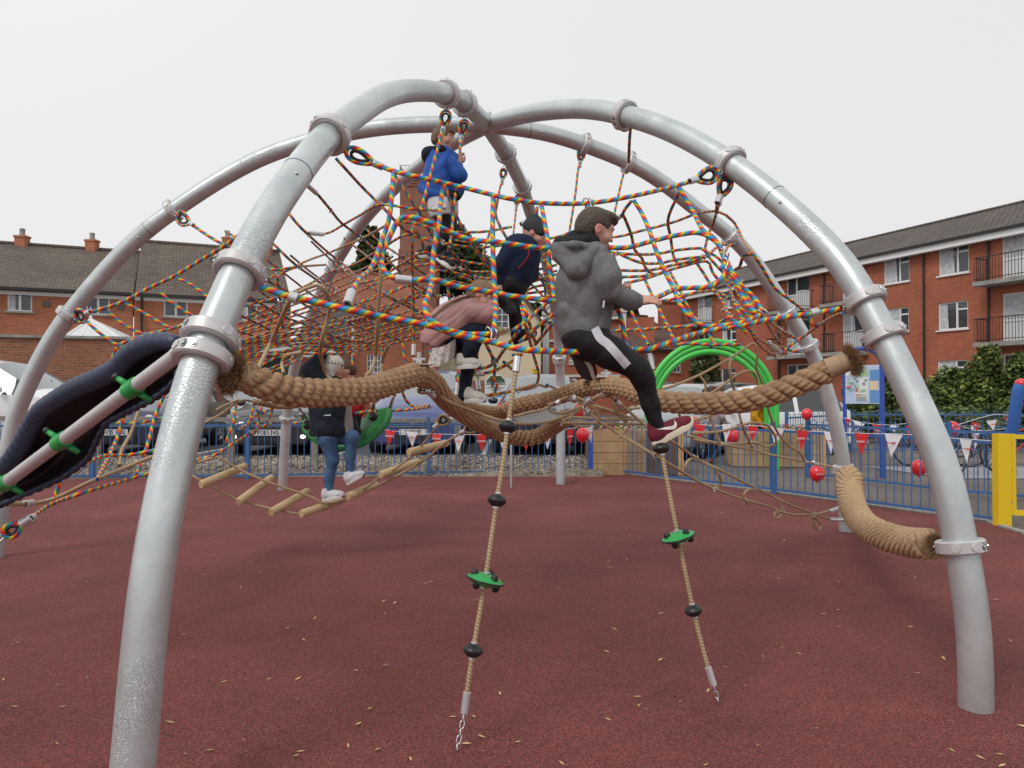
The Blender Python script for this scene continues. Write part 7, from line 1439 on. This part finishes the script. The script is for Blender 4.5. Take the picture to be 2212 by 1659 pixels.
# ---- boy in blue jacket at the top
def boy_blue():
    Y=5.7; B=lambda u,v,dY=0: J('bb',u,v,Y+dY); s=.86
    head=B(335,205); neck=B(325,340); bl=cloth('royal_blue',(.022,.10,.42),.55,.12); nv=cloth('navy_hood',(.010,.013,.03)); wh=cloth('white_short',(.60,.60,.64),amt=.05); bk=MATS['cloth_black_poly']
    sR=B(400,470,-.10); eR=B(510,590,-.12); wR=B(497,455,-.05); sL=B(300,470,.12); eL=B(440,560,.12); wL=B(490,480,.02)
    kA=B(365,1245,-.02); aA=B(285,1440,.0); kB=B(400,1180,.10); aB=B(330,1500,.10)
    jk=[('c',B(310,430),B(300,620),.115,.125,.05),('c',B(300,620),B(300,790,.0),.125,.125,.05),('c',B(200,560,.03),B(110,740,.03),.04,.035,.04),('c',B(150,700,.03),B(230,830,.0),.05,.05,.04),('c',B(430,660,-.02),B(520,750,-.02),.06,.025,.05),('c',B(250,770),B(430,770),.105,.08,.03),('c',B(230,440,.0),B(420,400,-.05),.06,.05,.03),
        ('c',sR,eR,.062,.055,.03),('c',eR,B(500,500,-.07),.05,.034,.02),('c',sL,eL,.06,.05,.03),('c',eL,wL,.045,.034,.02),('-p',tuple(B(300,850)),(0.05,0,-1))]
    legs=[[B(300,900,-.03),kA,aA],[B(380,900,.06),kB,aB]]
    def ex(t,hd):
        sdf_mesh('hood',[('e',B(200,390,.02),(.075,.09,.07),ID3),('c',B(150,340,.0),B(300,320,-.08),.03,.035,.03),('c',B(300,330,-.08),B(400,390,-.06),.035,.025,.03),('c',B(180,360,.06),B(380,350,.08),.035,.03,.03)],.007,[nv],t,k=.03,fold=.004)
        sdf_mesh('shorts',[('c',B(300,860,-.01),B(310,960,-.03),.10,.095,.04),('c',B(370,880,.05),B(385,980,.06),.09,.08,.04),('c',B(300,960,-.03),B(330,1040,-.03),.09,.085,.03),('-p',tuple(B(330,1045)),(0.15,0,-1))],.0075,[wh],t,k=.03,fold=.003)
        g=MB()
        for k in range(3): g.tube([B(398+k*14,820,-.125),B(425+k*12,1020,-.13)],.0035,5)
        g.build('side_stripes',bk,t)
        sdf_mesh('waist_pack',[('c',B(390,800,-.06),B(470,810,-.06),.045,.04)],.007,[bk],t)
    climber('young boy in royal blue jacket and white shorts near the dome top','boy',Y,s,head,V3(.88,-.28,-.12),V3(.02,0,1),neck,[[sR,eR,wR],[sL,eL,wL]],[(B(310,430),.11),(B(300,620),.11),(B(310,860),.10)],legs,
        hair=(hairm('light_brown',(.17,.10,.05)),.012),jacket=('jacket',jk,[bl]),trousers=('leggings',[('c',legs[0][0],kA,.075,.055),('c',kA,aA,.052,.034),('c',legs[1][0],kB,.075,.055),('c',kB,aB,.052,.034)],[bk]),
        shoes=[dict(heel=B(250,1500,-.02),toe=B(425,1610,-.06),up=V3(.5,0,.8),L=.17,m_up=bk,m_sole=[mat('white_sole',(.7,.7,.68),.5),mat('lime_sole',(.3,.55,.05),.5)],w=.075),dict(heel=B(230,1490,.08),toe=B(115,1480,.02),up=V3(0,0,1),L=.16,m_up=bk,m_sole=[MATS['white_sole'] if 'white_sole' in MATS else M_WHT,mat('lime_sole',(.3,.55,.05),.5)],w=.075)],
        hands=[(wR,V3(.05,0,1),V3(.5,.8,0),.75,1.5,1),(wL,V3(.1,0,.95),V3(.3,-.9,0),.75,1.5,-1)],extra=ex)
boy_blue()
# ---- boy in navy with grey beanie
def boy_navy():
    Y=5.2; N=lambda u,v,dY=0: J('nb',u,v,Y+dY); s=.92; nv=cloth('navy_fleece',(.013,.022,.055),amt=.15); bk=MATS['cloth_black_poly']; gb=cloth('charcoal_knit',(.05,.053,.058),b=.7,bs=300); rd=cloth('red_sock',(.33,.02,.03))
    head=N(625,265); neck=N(500,420); sR=N(370,430,-.1); eR=N(205,640,-.1); wR=N(200,870,-.08); sL=N(600,500,.12); eL=N(590,760,.12); wL=N(480,915,.0)
    jk=[('c',N(480,480),N(420,640),.13,.125,.05),('c',N(420,640),N(360,780),.125,.12,.05),('c',sR,eR,.07,.055,.03),('c',eR,N(200,830,-.08),.052,.038,.02),('c',sL,eL,.065,.05,.03),('c',eL,N(490,890,.01),.048,.036,.02),('c',N(400,400,-.05),N(580,450,.05),.075,.06,.04),('c',N(430,400),N(560,430),.06,.05,.03)]
    kA=N(395,1140,.0); aA=N(405,1400,.0); kB=N(150,1000,-.02); aB=N(215,1060,-.14); hA=N(385,860,.05); hB=N(340,850,-.05)
    def ex(t,hd):
        W_=hd[3];R3=hd[4]; sdf_mesh('beanie',[('e',W_(0,-.012,.045),(.090*s,.100*s,.085*s),R3,.01),('e',W_(0,-.05,.11),(.05*s,.05*s,.04*s),R3,.03),('c',W_(-.05,.05,.03),W_(.05,.05,.03),.03,.03,.03),('-e',W_(0,.12,-.03),(.075*s,.07*s,.07*s),R3,.01),('-e',W_(0,-.02,-.10),(.12,.13,.07),R3,.01)],.006,[gb],t)
        sdf_mesh('sock',[('c',N(215,1010,-.12),N(225,1080,-.14),.04,.038)],.006,[rd],t); sdf_mesh('sock',[('c',N(400,1400,.0),N(405,1480,.0),.038,.036)],.006,[rd],t)
        g=MB(); g.tube(smooth_path([N(560,440,-.12),N(548,540,-.13),N(430,680,-.13),N(500,600,-.13)],.02),.005,6); g.build('red_cord',MATS['cloth_red_sock'],t)
    climber('boy in navy top and charcoal beanie leaning forward behind the rope curtain','boy',Y,s,head,V3(.93,-.12,-.42),V3(.42,0,.9),neck,[[sR,eR,wR],[sL,eL,wL]],[(N(480,480),.11),(N(420,640),.11),(N(360,850),.10)],[[hA,kA,aA],[hB,kB,aB]],
        jacket=('top',jk,[nv]),trousers=('trousers',[('c',N(340,780),N(370,880),.10,.10,.05),('c',hA,N(385,1000,.02),.085,.072,.04),('c',N(385,1000,.02),kA,.062,.054),('c',kA,aA,.052,.044),('c',hB,kB,.075,.055,.03),('c',kB,aB,.056,.045)],[bk]),
        shoes=[dict(heel=N(385,1590,.0),toe=N(610,1500,-.04),up=V3(-.3,0,.95),L=.18,m_up=bk,m_sole=[bk,bk],w=.085,hgt=.1),dict(heel=N(195,1120,-.1),toe=N(330,1230,-.2),up=V3(.6,0,.75),L=.18,m_up=bk,m_sole=[bk,bk],w=.085,hgt=.09)],
        hands=[(wR,V3(.05,-.1,-1),V3(.6,.5,0),.8,1.2,1),(wL,V3(.1,-.2,-.9),V3(-.3,.8,0),.8,1.4,1)],extra=ex)
boy_navy()
# ---- girl in pink coat
def girl_pink():
    Y=5.0; G=lambda u,v,dY=0: J('pg',u,v,Y+dY); s=.88; pk=cloth('dusty_pink',(.44,.245,.235),.6,.07); nv=cloth('navy_tights',(.012,.016,.035)); fl=mat('floral_frill',(.55,.50,.47),.8,noise_amt=.55,noise_scale=55,bump=.5,bump_scale=40); hr=hairm('fair_brown',(.25,.16,.095))
    head=G(795,392,-.07); neck=G(715,465); sR=G(690,570,-.1); eR=G(870,610,-.12); wR=G(935,430,-.05); sL=G(690,520,.12); eL=G(860,820,.1); wL=G(960,825,-.02)
    def quilt(pr): return pr
    jk=[('c',G(655,555),G(540,670),.112,.132,.05),('c',G(540,670),G(400,770),.132,.14,.05),('c',G(400,760,.0),G(300,900),.14,.12,.05),('c',G(470,800,.02),G(430,900,.02),.10,.07,.05),('c',G(260,880),G(220,960),.08,.06,.04),('c',G(560,720,.05),G(640,740,.05),.1,.08,.05),
        ('c',sR,eR,.078,.072,.04),('c',eR,G(925,470,-.06),.068,.045,.02),('c',sL,eL,.085,.06,.03),('c',eL,G(940,830,-.02),.055,.042,.03),('c',G(760,840,.06),G(860,860,.06),.05,.04,.03),('-p',tuple(G(330,1010)),(-.35,0,-.94)),('-e',G(480,1010,0),(.14,.3,.075),Matrix.Rotation(-.5,3,'Y'),.01)]
    hA=G(480,820,-.05); kA=G(770,800,-.1); aA=G(600,1165,-.08); hB=G(470,850,.08); kB=G(660,1130,.0); aB=G(590,1570,.0)
    def ex(t,hd):
        g=MB(); R=random.Random(4)
        for i in range(520):
            k=R.gauss(0,.32); p=smooth_path([G(770+8*k,352+R.uniform(-18,26),-.07+R.uniform(-.03,.03)),G(620,405+14*k,-.09+.02*k),G(450,470+18*k,-.12),G(310,570+18*k,-.13),G(235+R.uniform(-10,15),640+R.uniform(-20,40),-.13)],.06); g.tube(p,.0022,3,cap=False)
        for i in range(90): k=R.gauss(0,1); p=smooth_path([G(770+8*k,470,-.05),G(775+10*k,640,-.10),G(800+14*k,760+R.uniform(0,60),-.12)],.06); g.tube(p,.0018,3,cap=False)
        g.build('long_hair',hr,t)
        N_=64; g=MB(); a0,a1=G(240,930,-.13),G(515,880,-.13)
        pl=[G(235,980,.0),G(255,985,-.13),G(380,960,-.17),G(500,880,-.13),G(525,880,.02),G(500,900,.12),G(300,980,.12)]; pth=smooth_path(pl,.012,closed=True); n=len(pth)
        for i,p in enumerate(pth):
            cen=G(390,940,0); o=(p-cen); o.z=0; o.normalize(); 
            for j in range(4): q=p+Vector((-.012,0,-.035-.030*j))+o*(.008*math.sin(i*1.4)*(j+1)/2+.004*j)+V3(-.006*j,0,0); 
            for j in range(5): g.v.append(tuple(p+Vector((-.006*j,0,-.004-.032*j))+o*(.010*math.sin(i*1.1)*(j)/3)))
        for i in range(n):
            i2=(i+1)%n
            for j in range(4): g.f.append((i*5+j,i2*5+j,i2*5+j+1,i*5+j+1)); g.m.append(0); g.uv.append([(0,0)]*4)
        g.build('skirt_frill',fl,t,smooth=True)
        sdf_mesh('apple_core',[('e',G(1005,790,-.06),(.028,.024,.024),ID3)],.006,[mat('pale_apple',(.62,.6,.3),.5)],t) if False else None
    t=climber('girl in padded dusty pink coat and navy tights climbing with her head down','girl',Y,s,head,V3(.80,-.1,-.55),V3(.5,0,.85),neck,[[sR,eR,wR],[sL,eL,wL]],[(G(640,520),.11),(G(520,680),.11),(G(440,840),.10)],[[hA,kA,aA],[hB,kB,aB]],
        hair=(hr,.004),jacket=('padded_coat',jk,[pk],.016,17),trousers=('tights',[('c',G(420,800),hA,.09,.085),('c',hA,kA,.078,.062),('c',kA,G(680,1000,-.1),.060,.050),('c',G(680,1000,-.1),aA,.050,.033),('c',hB,G(560,1020,.05),.08,.066),('c',G(560,1020,.05),kB,.064,.055),('c',kB,aB,.052,.036)],[nv]),
        shoes=[dict(heel=G(500,1235,-.08),toe=G(750,1225,-.12),up=V3(0,0,1),L=.18,m_up=cloth('white_canvas',(.58,.56,.50),amt=.1),m_sole=[MATS['white_sole'],M_RBK],w=.08),dict(heel=G(590,1620,.0),toe=G(830,1625,-.05),up=V3(0,0,1),L=.17,m_up=MATS.get('cloth_white_canvas') or cloth('white_canvas',(.58,.56,.50)),m_sole=[MATS['white_sole'],M_RBK],w=.08)],
        hands=[(wR,V3(.1,-.1,1),V3(.6,.6,0),.75,1.4,1),(wL,V3(1,-.2,-.0),V3(0,-.4,.8),.75,1.2,1)],extra=ex)
    a=thing('apple','pale half eaten apple held by the girl in pink','apple',G(1005,785,-.04)); sdf_mesh('flesh',[('e',G(1005,785,-.04),(.03,.026,.026),ID3),('-e',G(1030,760,-.08),(.015,.015,.015),ID3)],.005,[mat('pale_apple',(.60,.62,.28),.45)],a)
girl_pink()
# ---- child in white knitted hat on the ladder
def child_hat():
    Y=6.45; H=lambda u,v,dY=0: J('wh',u,v,Y+dY); s=.98; nv=cloth('navy_gilet',(.016,.024,.036),.7,.12); gr=cloth('grey_sleeve',(.30,.27,.26)); jn=cloth('blue_denim',(.07,.14,.27),amt=.3,sc=12); wk=mat('white_knit',(.80,.79,.72),.9,bump=.9,bump_scale=160)
    head=H(330,225); neck=H(290,360); sR=H(190,400,-.1); eR=H(110,240,-.12); wR=H(225,60,-.08); sL=H(400,430,.12); eL=H(440,600,.12); wL=H(470,800,.02)
    jk=[('c',H(260,430),H(270,620),.155,.155,.05),('c',H(270,620),H(275,800),.155,.155,.04),('c',H(230,840),H(330,845),.125,.115,.03),('c',sR,eR,.085,.075,.04),('c',eR,H(215,95,-.09),.072,.045,.03),('-p',tuple(H(275,885)),(0,0,-1))]
    hA=H(270,900,-.04); kA=H(320,1120,-.02); aA=H(280,1440,.0); hB=H(340,890,.08); kB=H(510,900,.0); aB=H(490,1230,.02)
    def ex(t,hd):
        W_=hd[3];R3=hd[4]; sdf_mesh('knitted_hat',[('e',W_(0,-.012,.03),(.094*s,.102*s,.092*s),R3,.01),('e',W_(0,-.03,.105),(.05*s,.05*s,.05*s),R3,.04),('c',W_(.07,.0,-.01),W_(.06,.02,-.11),.030,.018,.03),('c',W_(-.07,.0,-.01),W_(-.06,.02,-.11),.030,.018,.03),('c',W_(0,-.08,0),W_(0,-.07,-.06),.06,.05,.03),('-e',W_(0,.13,-.03),(.07*s,.075*s,.075*s),R3,.01)],.006,[wk],t)
        sdf_mesh('pompom',[('e',W_(.05,.03,-.14),(.03,.03,.03),ID3)],.006,[wk],t,nz=.003,nzf=150)
        g=MB()
        for k in range(9):
            a=-1.5+k*.36; x,y=math.sin(a)*.0965*s,math.cos(a)*-.1; 
        for k in range(9):
            a=k*.28+.1; q=Vector(W_(.094*math.cos(a-.9)*1.02,-.012+.102*math.sin(a-.9)*-1.0*1.02,.040)); n_=(q-Vector(W_(0,-.01,.022))).normalized(); F_=frame(q+n_*.007,n_,Vector((0,0,1))); g.quad([F_@Vector((.008,0,0)),F_@Vector((0,.0095,0)),F_@Vector((-.008,0,0)),F_@Vector((0,-.0095,0))])
        g.build('hat_pattern',M_SGT,t)
        sdf_mesh('sleeve',[('c',sL,eL,.06,.055),('c',eL,H(470,810,.04),.055,.045),('c',H(430,560,.03),H(445,840,.0),.05,.045)],.0075,[gr],t,fold=.004)
        g=MB(); g.quad([H(228,692,-.19),H(300,690,-.19),H(302,679,-.19),H(240,684,-.19)]); g.build('tissue',M_WHT,t)
    climber('child in white knitted hat, navy gilet and jeans walking on the rope ladder','child',Y,s,head,V3(.9,-.1,-.05),V3(-.02,0,1),neck,[[sR,eR,wR],[sL,eL,wL]],[(H(260,430),.13),(H(270,620),.13),(H(290,880),.11)],[[hA,kA,aA],[hB,kB,aB]],
        jacket=('gilet',jk,[nv],.008),trousers=('jeans',[('c',H(280,850),hA,.10,.09),('c',hA,kA,.086,.054,.02),('c',kA,H(285,1300,0),.052,.043),('c',H(285,1300,0),aA,.042,.040),('c',hB,kB,.082,.060,.02),('c',kB,H(490,1080,.01),.058,.046),('c',H(490,1080,.01),aB,.045,.040)],[jn]),
        shoes=[dict(heel=H(225,1520,.0),toe=H(445,1480,-.05),up=V3(-.1,0,1),L=.205,m_up=cloth('white_trainer',(.62,.61,.62),.5,.1),m_sole=[MATS['white_sole'],M_RBK],w=.09),dict(heel=H(465,1365,.0),toe=H(648,1262,-.05),up=V3(-.42,0,.9),L=.19,m_up=MATS.get('cloth_white_trainer') or cloth('white_trainer',(.62,.61,.62),.5),m_sole=[MATS['white_sole'],M_RBK],w=.09)],
        hands=[(wR,V3(.1,0,1),V3(.4,-.8,0),.85,1.3,1),(wL,V3(.2,0,-1),V3(.7,.3,0),.85,1.0,1)],extra=ex)
child_hat()
# ---- boy in red in the swing
def boy_red():
    Y=7.05; H=lambda u,v,dY=0: J('wh',u,v,Y+dY); s=.86; rd=cloth('red_top',(.42,.015,.03)); bk=MATS['cloth_black_poly']
    head=H(450,255); neck=H(500,370); sR=H(500,470,-.12); eR=H(520,640,-.12); wR=H(470,560,-.1); sL=H(560,460,.1); eL=H(690,540,.05); wL=H(715,610,-.02)
    climber('brown haired boy in red top sitting in the green swing behind the cargo rope','boy',Y,s,head,V3(-.82,-.42,-.05),V3(.05,0,1),neck,[[sR,eR,wR],[sL,eL,wL]],[(H(510,450),.10),(H(500,620),.10),(H(500,760),.1)],[[H(490,760,-.05),H(500,830,-.25),H(560,880,-.2)],[H(520,760,.05),H(470,800,-.2),H(450,860,-.2)]],
        hair=(hairm('brown',(.10,.058,.03)),.010),jacket=('red_jumper',[('c',H(515,430),H(505,600),.11,.11,.04),('c',H(505,600),H(500,700),.11,.10,.04),('c',sR,eR,.06,.05),('c',eR,H(490,600,-.1),.05,.04)],[rd]),trousers=('black_trousers',[('c',H(500,700),H(500,800,-.1),.10,.08),('c',H(480,700,-.1),H(545,850,-.25),.055,.05),('c',H(520,780,0),H(500,840,-.2),.06,.05)],[bk]),
        hands=[(wR,V3(-.8,0,.4),V3(.2,.8,-.3),.75,1.1,1),(wL,V3(.3,-.2,-.9),V3(.8,.2,0),.75,1.2,1)])
boy_red()
# ---- people walking beyond the fence
def walker(label,cat,u,Y,hgt,facing,top,topm,legm,shm,hairmat,headgear=None):
    b=P(u,900,Y); b=Vector((b.x,Y,0)); f=Vector(facing).normalized(); sd=Vector((f.y,-f.x,0)); k=hgt/1.7; z=lambda q:b+Vector((0,0,q*k))
    hip=z(.9);neck=z(1.42);head=z(1.57); sh=[z(1.36)+sd*.18*k*q for q in (1,-1)]; L_=[[hip+sd*.09*q*k,z(.48)+f*(.12*q)+sd*.08*q*k,z(.09)+f*(-.05 if q>0 else .22)*k*-1*q+sd*.08*q*k] for q in (1,-1)]
    A_=[[sh[i],z(1.08)+sd*.24*q*k-f*.06*q,z(.86)+sd*.24*q*k+f*.1*q] for i,q in ((0,1),(1,-1))]
    climber(label,cat,Y,k,head,f,V3(0,0,1),neck,A_,[(z(1.3),.13*k),(z(1.1),.12*k),(hip,.11*k)],L_,hair=(hairmat,.0),h=.011,base=b,
      jacket=('coat',[('c',z(1.33)-sd*.1*k,z(1.33)+sd*.1*k,.12*k,.12*k),('c',z(1.3),z(1.05),.16*k,.15*k,.04),('c',z(1.05),z(.84),.15*k,.165*k,.04)]+[('c',a[0],a[1],.07*k,.06*k) for a in A_]+[('c',a[1],a[2],.058*k,.045*k) for a in A_],[topm]),
      trousers=('trousers',[('c',l[0],l[1],.09*k,.07*k) for l in L_]+[('c',l[1],l[2],.068*k,.052*k) for l in L_],[legm]),
      shoes=[dict(heel=l[2]-f*.05-V3(0,0,.085*k),toe=l[2]+f*.2-V3(0,0,.085*k),up=V3(0,0,1),L=.26*k,m_up=shm,m_sole=[shm,shm]) for l in L_])
walker('walker in mustard yellow top and dark trousers beyond the second planter','adult',1637,15.2,1.55,(.9,-.3,0),1,cloth('mustard',(.60,.30,.015)),cloth('dark_navy_trouser',(.015,.02,.045)),M_RBK,hairm('brown',(.1,.06,.03)))
walker('walker in pale lilac padded coat and jeans between the two timber planters','adult',1548,15.6,1.5,(-.8,-.5,0),1,cloth('pale_lilac',(.42,.33,.36)),cloth('jeans2',(.035,.05,.10)),cloth('tan_boot',(.22,.10,.06)),hairm('fair_brown',(.25,.16,.095)))
